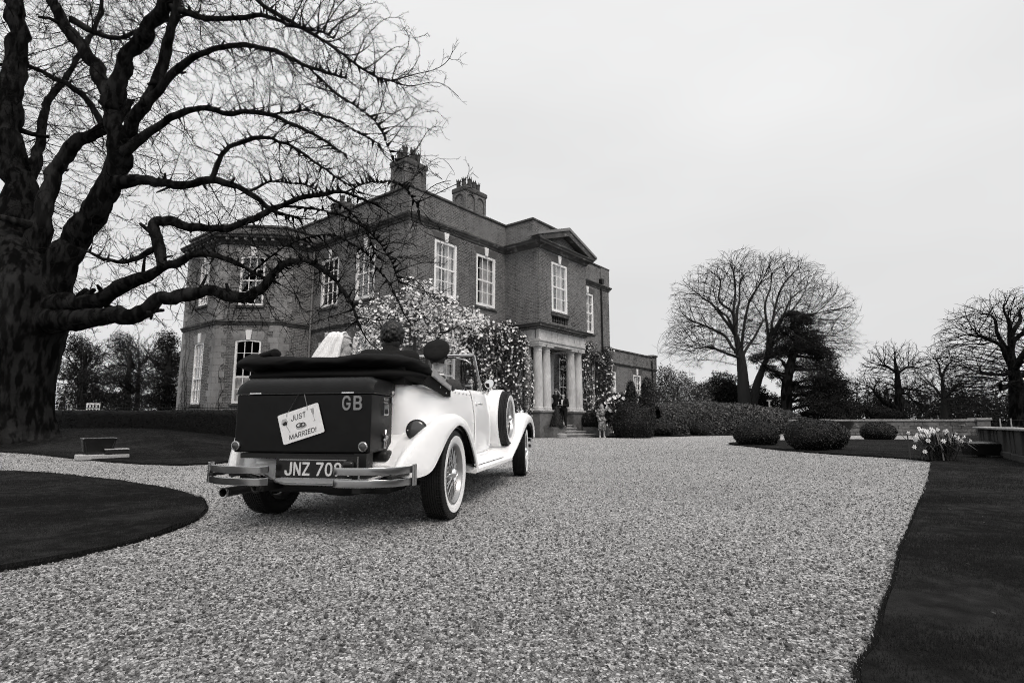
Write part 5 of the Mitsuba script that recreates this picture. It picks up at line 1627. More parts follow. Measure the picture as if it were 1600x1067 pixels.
limb([(182, 285, 15.3, 34), (225, 280, 15.0, 22), (270, 290, 14.7, 18), (330, 282, 14.4, 16), (385, 300, 14.1, 13), (425, 330, 13.9, 9), (470, 345, 13.8, 5)])
limb([(60, 478, 16.0, 64), (110, 478, 15.5, 48), (150, 470, 15.2, 34), (200, 445, 14.8, 26), (255, 418, 14.4, 22), (300, 400, 14.1, 17), (345, 402, 13.8, 13), (395, 425, 13.6, 9), (430, 440, 13.5, 5)])
limb([(252, 420, 14.4, 20), (250, 388, 14.5, 24), (240, 355, 14.6, 23), (262, 345, 14.5, 20), (305, 354, 14.3, 18), (350, 357, 14.1, 15), (400, 342, 13.8, 14), (440, 322, 13.6, 11), (490, 305, 13.4, 9), (540, 300, 13.2, 6), (590, 320, 13.1, 4)])
limb([(60, 498, 16.0, 74), (110, 500, 15.4, 50), (160, 498, 15.0, 42), (215, 490, 14.6, 32), (250, 468, 14.3, 29), (290, 460, 14.0, 26), (330, 452, 13.8, 24), (372, 462, 13.6, 26), (402, 452, 13.4, 22), (425, 428, 13.2, 17), (445, 412, 13.1, 14), (480, 410, 12.9, 12), (515, 430, 12.8, 9), (545, 470, 12.7, 5), (560, 505, 12.7, 3)])
limb([(240, 390, 14.5, 14), (200, 408, 14.6, 9), (165, 405, 14.8, 7), (130, 392, 15.0, 5)])
limb([(30, 300, 16.2, 50), (60, 240, 17.0, 20), (70, 170, 17.8, 16), (110, 110, 18.4, 12), (150, 40, 19.0, 9), (170, -40, 19.5, 6)])
limb([(110, 30, 15.4, 18), (180, 60, 15.9, 10), (230, 40, 16.4, 8), (310, 20, 17.0, 6)])
limb([(165, 205, 16.2, 14), (130, 150, 16.6, 12), (80, 120, 17.0, 10), (30, 100, 17.4, 8), (-40, 110, 17.8, 6)])
limb([(330, 282, 14.4, 12), (350, 240, 14.4, 9), (400, 215, 14.3, 8), (450, 225, 14.2, 6), (500, 260, 14.0, 5), (560, 300, 13.9, 3)])
limb([(300, -50, 14.5, 18), (360, -30, 14.2, 12), (430, 20, 13.9, 9), (500, 60, 13.6, 7), (570, 110, 13.3, 5), (620, 130, 13.1, 3)])
limb([(262, 10, 14.6, 18), (330, 30, 14.1, 11), (400, 25, 13.7, 9), (460, 40, 13.4, 7), (520, 60, 13.1, 4)])
limb([(440, 322, 13.6, 5.5), (500, 328, 13.3, 4.4), (555, 345, 13.1, 3.3), (598, 385, 13.0, 2.8), (622, 440, 12.9, 2.0)])
limb([(540, 300, 13.2, 3.9), (585, 285, 13.0, 2.8), (630, 290, 12.9, 2.2), (655, 330, 12.8, 2.0)])
limb([(395, 425, 13.6, 5.0), (450, 382, 13.4, 3.9), (515, 368, 13.1, 3.3), (575, 398, 12.9, 2.8), (612, 455, 12.8, 2.0)])
limb([(480, 104, 13.3, 4.4), (530, 150, 13.1, 3.9), (585, 190, 13.0, 2.8), (618, 250, 12.9, 2.0)])
limb([(420, 180, 13.9, 5.0), (470, 172, 13.6, 3.9), (530, 190, 13.3, 2.8), (590, 225, 13.1, 2.0)])
limb([(385, 300, 14.1, 6.1), (440, 285, 13.8, 4.4), (500, 300, 13.6, 3.3), (560, 345, 13.4, 2.2), (590, 400, 13.3, 2.0)])
for ln, nm in LIMBS:
    big = ln[:, 3].max() > 0.25
    m = tube(ln[:, :3], ln[:, 3], 28 if nm == 'trunk' else 18 if big else 9, True)
    if nm == 'trunk':
        v = np.array(m.vertices)
        c = np.repeat(ln[:, :2], 28, 0)
        ang = np.arctan2(v[:, 1] - c[:, 1], v[:, 0] - c[:, 0])
        flare = np.clip((1.3 - v[:, 2]) / 1.0, 0, 1) ** 2
        k = 1 + 0.035 * np.sin(ang * 5 + 1) + flare * (0.04 + 0.10 * np.sin(ang * 6))
        v[:, :2] = c + (v[:, :2] - c) * k[:, None]
        m = M(v, m.faces)
        for _ in range(1):
            t = trimesh.Trimesh(m.vertices, m.faces, process=False)
            t = t.subdivide()
            m = M(t.vertices, t.faces)
        for _ in range(1):
            t = trimesh.Trimesh(m.vertices, m.faces, process=False).subdivide()
            m = M(t.vertices, t.faces)
        m = knobbly(knobbly(m, 0.07, 1.6, 3), 0.04, np.array([6.5, 6.5, 1.3]), 4)
    else:
        m = knobbly(knobbly(m, 0.05 if big else 0.016, 2.2, 5), 0.016 if big else 0.007, 8.0, 6)
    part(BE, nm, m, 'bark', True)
# broken stubs and knots on the limbs
R6 = np.random.default_rng(66)
for ln, nm in LIMBS[1:]:
    st = []
    for j in range(4, len(ln) - 6):
        if R6.random() < 0.10 and ln[j, 3] > 0.05:
            d = unit(ln[j + 1, :3] - ln[j, :3])
            v = unit(R6.normal(size=3) + d * 0.5 + [0, 0, 0.3])
            l = R6.uniform(1.3, 3.2) * ln[j, 3] + 0.05
            r_ = ln[j, 3] * R6.uniform(0.22, 0.42)
            p0 = ln[j, :3] + v * ln[j, 3] * 0.6
            st.append(knobbly(tube([p0, p0 + v * l * 0.5 + R6.normal(0, .02, 3), p0 + v * l], [r_ * 1.3, r_, r_ * 0.7], 7), 0.01, 9, 2))
    if st:
        for m in st:
            part(BE, 'stub', m, 'bark', True)
# twigs: attraction points about the outer limbs and in the drooping outer crown
seeds, sp, att = [], [], []
R5 = np.random.default_rng(55)
for ln, nm in LIMBS[1:]:
    k0 = int(len(ln) * 0.15)
    for j in range(k0, len(ln)):
        seeds.append(ln[j, :3])
        sp.append(len(seeds) - 2 if j > k0 else -1)
    L = np.linalg.norm(np.diff(ln[:, :3], axis=0), axis=1).sum()
    n = int(L * 80)
    w = np.linspace(0.25, 1, len(ln))
    j = R5.choice(len(ln), n, p=w / w.sum())
    d = R5.normal(size=(n, 3))
    d /= np.linalg.norm(d, axis=1, keepdims=True)
    rad = (0.25 + 1.55 * R5.random(n) ** 0.75)[:, None] * (0.55 + 0.6 * (j / len(ln)))[:, None]
    att.append(ln[j, :3] + d * rad * [1, 0.8, 0.95] + [0, 0, 0.1])
for px, py, d, r, n in ((590, 180, 13.2, 1.1, 260), (560, 300, 13.2, 1.1, 420), (500, 90, 13.5, 1.4, 420), (480, 250, 13.7, 1.4, 420), (420, 140, 14, 1.5, 360), (350, 60, 14.5, 1.5, 300), (600, 390, 13.0, 0.9, 330), (530, 380, 13.2, 1.0, 330),
                        (520, 20, 13.5, 1.3, 260), (440, 380, 13.5, 1.0, 200), (250, 240, 15, 1.5, 160), (120, 180, 16.5, 2.2, 260), (90, 330, 16.5, 1.6, 140), (180, 30, 16.0, 2.4, 260), (320, 340, 14.2, 1.0, 140), (640, 130, 13.0, 0.55, 60), (630, 250, 13.0, 0.6, 90)):
    c = at(px, py, d * 1.07)
    n = int(n * 1.8)
    q = R5.normal(size=(n, 3))
    q /= np.linalg.norm(q, axis=1, keepdims=True)
    att.append(c + q * (R5.random(n) ** 0.4)[:, None] * r * [1, 1.0, 0.9])
att = np.vstack(att)
P, par = colonise(seeds, sp, att, 0.22, 2.4, 0.24, 60, 5, 0.10, (0.06, 0, -0.05))
ns = len(seeds)
r = np.minimum(thicken(par, 0.0068, 2.3, len(P)), 0.034)


def eased(p, n=3):
    p = p.copy()
    for _ in range(n):
        p[1:-1] = 0.5 * p[1:-1] + 0.25 * (p[:-2] + p[2:])
    return p


ch_lines = [(eased(p), q) for p, q in chains(P, np.where(np.arange(len(P)) < ns, -1, par), np.where(np.arange(len(P)) < ns, 0.045, r)) if len(p) > 1]
# side shoots on every twig, set at an angle, straight and fine, each with a few shoots of its own
sh = []


def shoot(p, d, l, rad, lvl):
    ax = R5.normal(size=3)
    side_ = unit(ax - np.dot(ax, d) * d)
    v = unit(d * 0.78 + side_ * R5.uniform(0.45, 0.85) + [0, 0, R5.uniform(-0.12, 0.16)])
    e_ = p + v * l
    m_ = p + v * l * 0.5 + R5.normal(0, 0.035, 3) * l
    sh.append((np.array([p, m_, e_ + [0, 0, 0.06 * l]]), np.array([rad, rad * 0.85, rad * 0.6])))
    if lvl:
        for f in (0.35, 0.6, 0.85):
            if R5.random() < 0.42:
                shoot(p + (e_ - p) * f, v, l * R5.uniform(0.25, 0.5), rad * 0.85, lvl - 1)


for p, q in ch_lines:
    for j in range(1, len(p)):
        if q[j] < 0.035:
            d = unit(p[j] - p[j - 1])
            for f in (0.3, 0.8):
                if R5.random() < 0.54:
                    shoot(p[j - 1] + (p[j] - p[j - 1]) * f, d, R5.uniform(0.14, 0.46), 0.0060, 1)
tb = [tube(p, q, 5 if q.max() > 0.02 else 3, False) for p, q in ch_lines + sh]
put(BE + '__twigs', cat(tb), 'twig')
tag(BE + '__twigs', kind='stuff')
NTW = sum(len(m.faces) for m in tb)


def dome(n, c, R, seed, hollow=0.55, zmin=-1.0):
    """Points in an ellipsoidal crown, denser towards its outside."""
    g = np.random.default_rng(seed)
    q = g.normal(size=(n * 2, 3))
    q /= np.linalg.norm(q, axis=1, keepdims=True)
    q = q[q[:, 2] > zmin][:n]
    rr = hollow + (1 - hollow) * g.random(len(q)) ** 0.6
    rr = np.where(g.random(len(q)) < 0.25, g.random(len(q)) ** 0.5, rr)
    rr = rr * (0.80 + 0.42 * meshkit.fbm(q * 2.4 + seed * 1.7, 3, seed))
    return np.asarray(c) + q * rr[:, None] * np.asarray(R)


def bare_tree(label, stems, att, step, di, dk, tip, e, seed, bsdf='bark', twig='twig', thin=0.05, pull=(0, 0, 0.06), group=None, iters=120, maxr=None, jit=0.12, heart=None, fan=0.5, shoots=0.0, foot=None):
    t = thing('bare_tree', label, 'tree', group)
    nodes, parents = [], []
    for st in stems:
        s_ = smooth_line(st, 6)
        for j, q in enumerate(s_):
            nodes.append(q)
            parents.append(-1 if j == 0 else len(nodes) - 2)
    P, par = colonise(nodes, parents, att, step, di, dk, iters, seed, jit, pull, 3, heart, fan)
    r = thicken(par, tip, e, len(P))
    if maxr:
        r = np.minimum(r, maxr)
    k = 0
    for n_, st in enumerate(stems):
        m_ = (len(st) - 1) * 6 + 1
        if foot and n_ < len(foot):
            r[k:k + m_] = np.maximum(r[k:k + m_], np.linspace(foot[n_][0], foot[n_][1], m_))
        k += m_
    # flare at the foot
    r = np.where((np.arange(len(P)) < len(nodes)) & (P[:, 2] < 0.8), r * (1 + 0.35 * np.clip(0.8 - P[:, 2], 0, 1)), r)
    L = [(eased(p, 2), q) for p, q in chains(P, par, r)]
    big = [l for l in L if l[1].max() > thin * 2.5]
    mid = [l for l in L if thin < l[1].max() <= thin * 2.5]
    small = [l for l in L if l[1].max() <= thin]
    for i, (p, q) in enumerate(sorted(big, key=lambda l: -l[1].max())):
        part(t, 'trunk' if i < 1 else 'limb', knobbly(tube(p, q, 10, False), 0.02, 2.0, i), bsdf, True)
    if mid:
        part(t, 'branch', cat([tube(p, q, 6, False) for p, q in mid]), bsdf, True)
    g = np.random.default_rng(seed + 500)
    ex = []
    for p, q in small:
        for j in range(1, len(p)):
            if q[j] < tip * 2.6 and g.random() < shoots:
                d = unit(p[j] - p[j - 1])
                v = unit(d + g.normal(0, 0.5, 3) + [0, 0, 0.12])
                l = step * g.uniform(0.8, 2.2)
                ex.append((np.array([p[j], p[j] + v * l * 0.5 + g.normal(0, 0.02, 3), p[j] + v * l]), np.array([tip, tip * 0.85, tip * 0.6])))
    put(t + '__twigs', cat([tube(p, q, 3, False) for p, q in small + ex]), twig)
    tag(t + '__twigs', kind='stuff')
    return t




def boughs(fork, targets, lift=0.55):
    """Main boughs from a fork: rising first, then arching out to their targets."""
    out = []
    fork = np.asarray(fork, float)
    for t_ in targets:
        t_ = np.asarray(t_, float)
        d = t_ - fork
        w_ = np.random.default_rng(int(abs(t_[0] * 100) + abs(t_[2] * 10))).normal(0, 0.045 * np.linalg.norm(d), (3, 3))
        out.append([fork, fork + d * [0.2, 0.2, 0.28] + [0, 0, lift * 0.3] + w_[0] * 0.6, fork + d * [0.48, 0.48, 0.58] + [0, 0, lift * 0.35] + w_[1], fork + d * [0.75, 0.75, 0.82] + [0, 0, lift * 0.2] + w_[2], t_])
    return out


# ---- the broad bare tree behind the hedge, two stems from one foot
D = 44.0
f0 = at(1166, 650, D)
f0[2] = 0.0
k1, k2, k3 = at(1158, 560, D), at(1198, 560, D + .4), at(1150, 525, D)
S_ = [[f0, at(1162, 610, D), k1, k3], [f0 + [0.3, 0.3, 0], at(1180, 610, D + .3), k2]]
S_ += boughs(k1, [at(1085, 545, D - 1.5), at(1078, 500, D + 1.5), at(1190, 440, D - 1.5), at(1200, 500, D + 2)])
S_ += boughs(k3, [at(1085, 455, D - .5), at(1112, 425, D + 1.2), at(1142, 415, D - .8), at(1168, 425, D + 1.8), at(1120, 480, D - 2.4)])
S_ += boughs(k2, [at(1205, 430, D + .6), at(1236, 430, D - 1.0), at(1258, 450, D + 1.4), at(1272, 490, D - 1.2), at(1282, 530, D + .8), at(1225, 480, D + 2.6), at(1232, 490, D - 2.4)])
cc = at(1178, 500, D)
att = np.vstack([dome(12500, at(1180, 512, D), (7.1, 5.5, 6.35), 1, 0.70, -0.34), dome(1700, at(1180, 545, D), (7.3, 5, 2.6), 3, 0.75, -0.6)])
bare_tree('broad domed bare tree with two pale stems behind the hedge', S_, att, 0.27, 5.0, 0.27, 0.0090, 2.35, 11, 'pale_bark', 'far_twig', 0.045, (0, 0, 0.10), heart=at(1176, 590, D), fan=0.75, jit=0.10, shoots=0.5, foot=((0.60, 0.20), (0.48, 0.18)) + ((0.13, 0.035),) * 16)
D = 40.0
f0 = at(1592, 655, D)
f0[2] = 0
k1 = at(1584, 580, D)
S_ = [[f0, at(1591, 615, D), k1, at(1580, 548, D)]] + boughs(at(1588, 600, D), [at(1530, 575, D - 2), at(1548, 610, D - 3), at(1630, 560, D + 1)]) + boughs(k1, [at(1525, 520, D - 1), at(1545, 490, D + 1), at(1640, 510, D), at(1610, 540, D - 3)]) + boughs(at(1580, 548, D), [at(1568, 478, D), at(1600, 480, D + 1), at(1620, 500, D - 1)])
att = np.vstack([dome(6400, at(1590, 555, D), (5.2, 4.6, 4.8), 4, 0.62, -0.55), dome(1100, at(1545, 600, D), (2.4, 3, 1.7), 5, 0.5)])
bare_tree('large bare oak with a thick leaning trunk at the right end beyond the wall', S_, att, 0.26, 5, 0.27, 0.0125, 2.25, 12, 'bark', 'twig', 0.05, (0, 0, 0.06), heart=at(1586, 600, D), fan=0.55, shoots=0.5, foot=((0.66, 0.18),) + ((0.2, 0.05),) * 10)
D = 58.0
f0 = at(1405, 655, D)
f0[2] = 0
S_ = [[f0, at(1404, 620, D), at(1402, 585, D), at(1398, 562, D)], [at(1405, 640, D), at(1378, 625, D), at(1362, 606, D)]] + boughs(at(1404, 610, D), [at(1440, 610, D + 1), at(1436, 630, D - 1)]) + boughs(at(1402, 585, D), [at(1370, 570, D), at(1432, 575, D)])
att = np.vstack([dome(2600, at(1398, 588, D), (3.3, 3.3, 3.7), 6, 0.55, -0.6), dome(1200, at(1358, 615, D), (2.6, 3, 2.2), 7, 0.5), dome(800, at(1440, 622, D), (2.2, 2, 1.8), 8, 0.5)])
bare_tree('smaller twisted bare tree standing beyond the back wall', S_, att, 0.28, 6, 0.32, 0.016, 2.3, 13, 'bark', 'twig', 0.06, heart=at(1402, 620, D), fan=0.5, shoots=0.5, foot=((0.52, 0.10), (0.34, 0.08)) + ((0.16, 0.05),) * 4)
D = 66.0
f0 = at(1475, 655, D)
f0[2] = 0
S_ = [[f0, at(1474, 615, D), at(1472, 585, D)]] + boughs(at(1474, 625, D), [at(1502, 600, D), at(1450, 600, D + 1), at(1510, 620, D + 2)]) + boughs(at(1472, 590, D), [at(1460, 560, D), at(1490, 562, D)])
att = np.vstack([dome(2400, at(1474, 590, D), (3.4, 3.3, 3.9), 9, 0.45, -0.7), dome(1200, at(1505, 612, D), (3.4, 3, 2.8), 10, 0.4)])
bare_tree('slim bare tree between the twisted tree and the oak', S_, att, 0.3, 6, 0.34, 0.017, 2.3, 14, 'far_twig', 'far_twig', 0.06, heart=at(1474, 630, D), fan=0.5, shoots=0.5, foot=((0.42, 0.09),) + ((0.16, 0.05),) * 5)
for i, (px, d_, top, w) in enumerate(((125, 40, 520, 5.0), (215, 46, 512, 5.0), (258, 36, 525, 3.0))):
    f0 = at(px, 660, d_)
    f0[2] = 0.3
    c = at(px, (top + 600) / 2 + 10, d_)
    bare_tree(('bare tree with upright twigs behind the left hedge', 'tall thin bare tree seen between the evergreens at left', 'small bare tree beside the octagonal bay')[i], [[f0, at(px, 610, d_), at(px + 3, 575, d_)]], dome(1300, c, (w * 0.62, 2.5, (600 - top) * d_ / FOCAL * 0.55), 20 + i, 0.3), 0.28, 6, 0.33, 0.015, 2.3, 30 + i, 'bark', 'twig', 0.05, heart=f0, fan=0.5, shoots=0.5)


# ---- leaves
def leaf_cards(P, N, size, seed, aspect=0.5, spread=0.8, tris=2):
    """Small leaf blades at the points, facing roughly along N."""
    g = np.random.default_rng(seed)
    n = len(P)
    nn = N + g.normal(0, spread, (n, 3))
    nn /= np.linalg.norm(nn, axis=1, keepdims=True) + 1e-9
    a = np.cross(nn, g.normal(size=(n, 3)))
    a /= np.linalg.norm(a, axis=1, keepdims=True) + 1e-9
    b = np.cross(nn, a)
    s = (size * g.uniform(0.6, 1.3, n))[:, None]
    v = np.stack([P - a * s, P - b * s * aspect + nn * s * 0.15, P + a * s, P + b * s * aspect + nn * s * 0.15], 1)
    f = np.array([[0, 1, 2], [0, 2, 3]])[None] + (np.arange(n) * 4)[:, None, None]
    return M(v.reshape(-1, 3), f.reshape(-1, 3))


def surf_points(m, n, seed):
    p, fi = trimesh.sample.sample_surface(m, n, seed=seed)
    return np.array(p), np.array(m.face_normals)[fi]


def lumpy(c, R, seed, sub=4, amp=0.14, freq=1.6, flat=0.0):
    s = trimesh.creation.icosphere(sub)
    v = np.array(s.vertices)
    n = meshkit.fbm(v * freq + seed * 3.1, 4, seed) - 0.5
    v = v * (1 + amp * 2 * n)[:, None]
    if flat:
        h_ = np.hypot(v[:, 0], v[:, 1])
        w_ = np.where(v[:, 2] < 0, np.minimum(1, 1 / np.maximum(h_, 0.35)) * (1 - 0.10 * np.clip(-v[:, 2], 0, 1) ** 2), 1)
        v = v * np.c_[w_, w_, np.ones(len(v))]
    p = v * np.asarray(R)
    if flat:
        p[:, 2] = np.maximum(p[:, 2], -flat)
    return trimesh.Trimesh(p + np.asarray(c), s.faces, process=False)


def shrub(name, label, cat_, cores, n, size, bsdf, seed, core='leaf_black', group=None, spread=0.8, out=0.04, aspect=0.5):
    t = thing(name, label, cat_, group)
    part(t, 'inner_growth', cat([M(c.vertices, c.faces) for c in cores]), core, True)
    ps, ns_ = [], []
    area = sum(c.area for c in cores)
    for i, c in enumerate(cores):
        p, q = surf_points(c, int(n * c.area / area), seed + i)
        g = np.random.default_rng(seed + 77 + i)
        ps.append(p + q * (g.normal(0.4, 0.6, len(p)) * out)[:, None])
        ns_.append(q)
    lm = leaf_cards(np.vstack(ps), np.vstack(ns_), size, seed, aspect, spread)
    put(t + '__leaves', lm, bsdf)
    tag(t + '__leaves', kind='stuff')
    return t


# clipped box bushes on the lawn island and by the drive
for lab, px0, px1, ytop, ybase, seed in (('low clipped domed bush left of the largest one at the edge of the gravel', 1147, 1219, 658, 697, 1), ('small clipped ball bush far off in front of the long hedge', 1078, 1107, 661, 681, 3), ('rounded clipped bush standing in front of the stone back wall', 1347, 1400, 660, 688, 4)):
    g0 = gat((px0 + px1) / 2, ybase)
    d = g0[1] + 0.5
    w = (px1 - px0) / 2 * d / FOCAL
    hh = (ybase - ytop) * d / FOCAL
    c = (g0[0] * d / g0[1], d, hh * 0.52)
    shrub('clipped_bush', lab, 'bush', [lumpy((c[0], c[1], hh * 0.42), (w * 0.90, w * 0.9, hh * 0.55), seed, 4, 0.05, 2.2, hh * 0.44)], 9000, 0.026, 'leaf_bush', 40 + seed, out=0.02)
g0 = gat(1275, 707)
shrub('clipped_bush', 'largest clipped bush made of two merged domes on the island lawn', 'bush', [lumpy((7.74, 14.6, 0.40), (0.57, 0.58, 0.42), 6, 4, 0.06, 2.0, 0.38), lumpy((8.46, 15.1, 0.38), (0.52, 0.56, 0.39), 7, 4, 0.08, 2.0, 0.36)], 15000, 0.024, 'leaf_bush', 51, out=0.025)
# the long hedge behind the forecourt
HG = thing('long_hedge', 'long loosely clipped laurel hedge running along the far side of the gravel', 'hedge')
hl = smooth_line([(8.2, 32.6), (12.0, 34.0), (15.6, 35.4), (18.6, 37.0)], 10)
hh_ = np.interp(np.linspace(0, 1, len(hl)), [0, 0.15, 0.5, 0.8, 1], [1.65, 1.78, 1.75, 1.50, 1.15])
P = []
tn = np.gradient(hl, axis=0)
tn /= np.linalg.norm(tn, axis=1, keepdims=True)
nr = np.stack([tn[:, 1], -tn[:, 0]], 1)
for c, n_, h_ in zip(hl, nr, hh_):
    P.append([(c[0] + n_[0] * o, c[1] + n_[1] * o, z * h_) for o, z in smooth_line([(0.75, 0.0), (0.82, 0.3), (0.80, 0.7), (0.6, 0.93), (0.2, 1.0), (-0.3, 1.0), (-0.7, 0.8), (-0.75, 0.0)], 4)])
P = np.array(P)
P = P + 0.20 * (meshkit.fbm(P * 1.5, 4, 3)[..., None] - 0.5)
core = grid(P)
put(HG + '__inner_growth', core, 'leaf_black', True)
tm = trimesh.Trimesh(core.vertices, core.faces, process=False)
p, q = surf_points(tm, 26000, 5)
q = np.where((q[:, 2:] < -0.2), -q, q)
put(HG + '__leaves', leaf_cards(p + q * np.random.default_rng(3).normal(0.03, 0.06, (len(p), 1)), q, 0.075, 6, 0.42, 0.8), 'leaf_glossy')
tag(HG + '__leaves', kind='stuff')
# low clipped hedge before the octagonal bay, with the iron railing behind it
LH = thing('low_hedge', 'low straight dark clipped hedge across the left lawn', 'hedge')
a, b = np.array([-19.5, 21.6]), np.array([-6.9, 21.9])
u = unit(np.r_[b - a, 0])[:2]
nv = np.array([u[1], -u[0]])
P = []
for t in np.linspace(0, 1, 60):
    c = a + (b - a) * t
    P.append([(c[0] + nv[0] * o, c[1] + nv[1] * o, z) for o, z in ((0.32, 0.2), (0.33, 0.6), (0.34, 1.0), (0.30, 1.16), (0.1, 1.19), (-0.3, 1.18), (-0.34, 0.9), (-0.34, 0.2))])
P = np.array(P)
P += 0.05 * (meshkit.fbm(P * 2.4, 3, 8)[..., None] - 0.5)
core = grid(P)
put(LH + '__inner_growth', core, 'leaf_black', True)
p, q = surf_points(trimesh.Trimesh(core.vertices, core.faces, process=False), 18000, 15)
put(LH + '__leaves', leaf_cards(p + q * 0.01, q, 0.024, 16, 0.5, 0.9), 'leaf_black')
tag(LH + '__leaves', kind='stuff')
# evergreens
def evergreen(label, clumps, trunkline, n, size, seed, bsdf='needle', name='evergreen_tree', tr_=0.25, limbs=True, hang=0.0):
    t = thing(name, label, 'tree')
    tl = smooth_line(trunkline, 6)
    part(t, 'trunk', knobbly(tube(tl, np.linspace(tr_, tr_ * 0.35, len(tl)), 10, False), 0.03, 2, seed), 'bark', True)
    g = np.random.default_rng(seed)
    if limbs:
        ls = []
        for c, R in clumps:
            c = np.asarray(c)
            j = np.argmin(np.linalg.norm(tl - (c - [0, 0, 0.8]), axis=1))
            mid = (tl[j] + c) / 2 + g.normal(0, 0.15, 3)
            ls.append(tube(smooth_line([tl[j], mid, c], 5), np.linspace(tr_ * 0.32, 0.03, 11), 6, False))
        part(t, 'limb', cat(ls), 'bark', True)
    vol = sum(np.prod(R) ** (2 / 3) for _, R in clumps)
    Ps, Ns = [], []
    for c, R in clumps:
        k = int(n * np.prod(R) ** (2 / 3) / vol)
        q = g.normal(size=(k, 3))
        q /= np.linalg.norm(q, axis=1, keepdims=True)
        nz = 1 + 0.85 * (meshkit.fbm(q * 2.3 + np.asarray(c), 3, seed) - 0.5) * 2
        rr = (g.random(k) ** 0.33) * nz
        Ps.append(np.asarray(c) + q * rr[:, None] * np.asarray(R))
        Ns.append(q + [0, 0, 0.4])
    put(t + '__foliage', leaf_cards(np.vstack(Ps), np.vstack(Ns), size, seed, 0.35, 0.9), bsdf)
    tag(t + '__foliage', kind='stuff')
    return t


def clumps_px(rows, d, depth=1.2):
    g = np.random.default_rng(int(d * 10))
    out = []
    for x, y, rx, ry in rows:
        dd = d + g.uniform(-1, 1) * depth
        c = at(x, y, dd)
        out.append((c, (rx * dd / FOCAL, max(rx, ry) * dd / FOCAL * 0.9, ry * dd / FOCAL)))
    return out


f0 = at(1228, 655, 41)
f0[2] = 0
evergreen('dark spreading pine with layered branches beside the broad bare tree', clumps_px([(1245, 505, 28, 14), (1222, 520, 26, 14), (1262, 525, 26, 15), (1240, 540, 34, 14), (1205, 555, 24, 12), (1275, 550, 26, 15), (1250, 572, 30, 12), (1290, 575, 22, 14), (1212, 585, 16, 9), (1290, 605, 30, 18), (1275, 632, 34, 20), (1305, 632, 24, 16), (1310, 600, 12, 9), (1180, 560, 12, 9), (1300, 655, 30, 14), (1265, 655, 20, 12), (1272, 590, 28, 14), (1255, 612, 26, 12), (1302, 645, 32, 20), (1235, 600, 20, 8), (1225, 548, 28, 11), (1200, 575, 16, 7), (1258, 498, 18, 10), (1236, 492, 14, 9), (1318, 615, 12, 10), (1298, 598, 32, 24), (1286, 558, 24, 18), (1312, 640, 26, 22), (1278, 622, 30, 20), (1262, 540, 24, 14)], 41, 1.4), [f0, at(1229, 610, 41), at(1234, 575, 41), at(1244, 535, 41), at(1246, 505, 41)], 62000, 0.080, 61, tr_=0.45)
f0 = at(1150, 650, 47)
f0[2] = 0
evergreen('dense dark yew behind the hedge left of the broad bare tree', clumps_px([(1130, 600, 26, 20), (1150, 615, 26, 22), (1110, 615, 24, 20), (1135, 630, 40, 18), (1185, 620, 20, 20), (1205, 630, 22, 16)], 47), [f0, at(1148, 600, 47)], 22000, 0.10, 62, tr_=0.3)
f0 = at(1060, 650, 40)
f0[2] = 0
evergreen('loose twiggy shrub mass behind the wing of the house', clumps_px([(1040, 590, 16, 22), (1065, 600, 22, 22), (1090, 615, 24, 20), (1050, 620, 30, 20), (1085, 635, 40, 14), (1030, 615, 14, 24)], 40), [f0, at(1058, 600, 40)], 15000, 0.07, 63, 'leaf_mid', tr_=0.12)
f0 = at(1355, 655, 52)
f0[2] = 0
evergreen('low dark evergreen scrub beyond the back wall', clumps_px([(1345, 640, 26, 10), (1375, 645, 26, 8), (1320, 645, 20, 10)], 52), [f0, at(1352, 640, 52)], 6000, 0.10, 64, tr_=0.1)
for i, (lab, px, d_, rows) in enumerate((('dark conifer rising beside the great beech trunk', 130, 33, [(120, 540, 22, 18), (140, 555, 24, 18), (118, 580, 26, 20), (150, 590, 28, 20), (125, 615, 34, 20), (160, 620, 30, 18)]),
        ('broad dark holly in the middle of the left background', 200, 37, [(190, 535, 20, 16), (205, 560, 26, 22), (185, 590, 24, 20), (215, 600, 28, 22), (195, 625, 40, 16)]),
        ('dark ivy covered evergreen next to the octagonal bay', 262, 33, [(262, 535, 18, 18), (255, 565, 20, 20), (275, 570, 14, 24), (258, 600, 24, 24), (272, 625, 18, 16), (245, 625, 20, 16)]))):
    f0 = at(px, 650, d_)
    f0[2] = 0.3
    evergreen(lab, clumps_px(rows, d_), [f0, at(px, 600, d_), at(px + 4, 550, d_)], 12000, 0.075, 70 + i, tr_=0.28)
cone = []
for px0, px1, yt, yb, d_, lab, seed in ((1003, 1021, 592, 684, 27.6, 'tall dark columnar yew at the end of the single storey wing', 1), (980, 993, 597, 665, 27.0, 'short dark conifer against the wing windows', 2)):
    c0 = at((px0 + px1) / 2, (yt + yb) / 2, d_)
    w = (px1 - px0) / 2 * d_ / FOCAL
    h_ = (yb - yt) * d_ / FOCAL
    shrub('columnar_yew', lab, 'bush', [lumpy(c0, (w, w, h_ * 0.52), seed, 4, 0.16, 2.2)], 5000, 0.05, 'leaf_dark', 80 + seed, out=0.06)
shrub('round_bush', 'big round dark bush against the house beside the waving woman', 'bush', [lumpy((5.80, 26.7, 0.66), (0.95, 0.95, 0.98), 3, 4, 0.08, 2.0, 0.68)], 12000, 0.04, 'leaf_bush', 91, out=0.03)
shrub('low_box_hedge', 'low square clipped hedge end between the round bush and the long hedge', 'hedge', [lumpy((7.9, 30.2, 0.42), (1.0, 0.7, 0.45), 5, 4, 0.05, 2, 0.4)], 5000, 0.04, 'leaf_dark', 92)
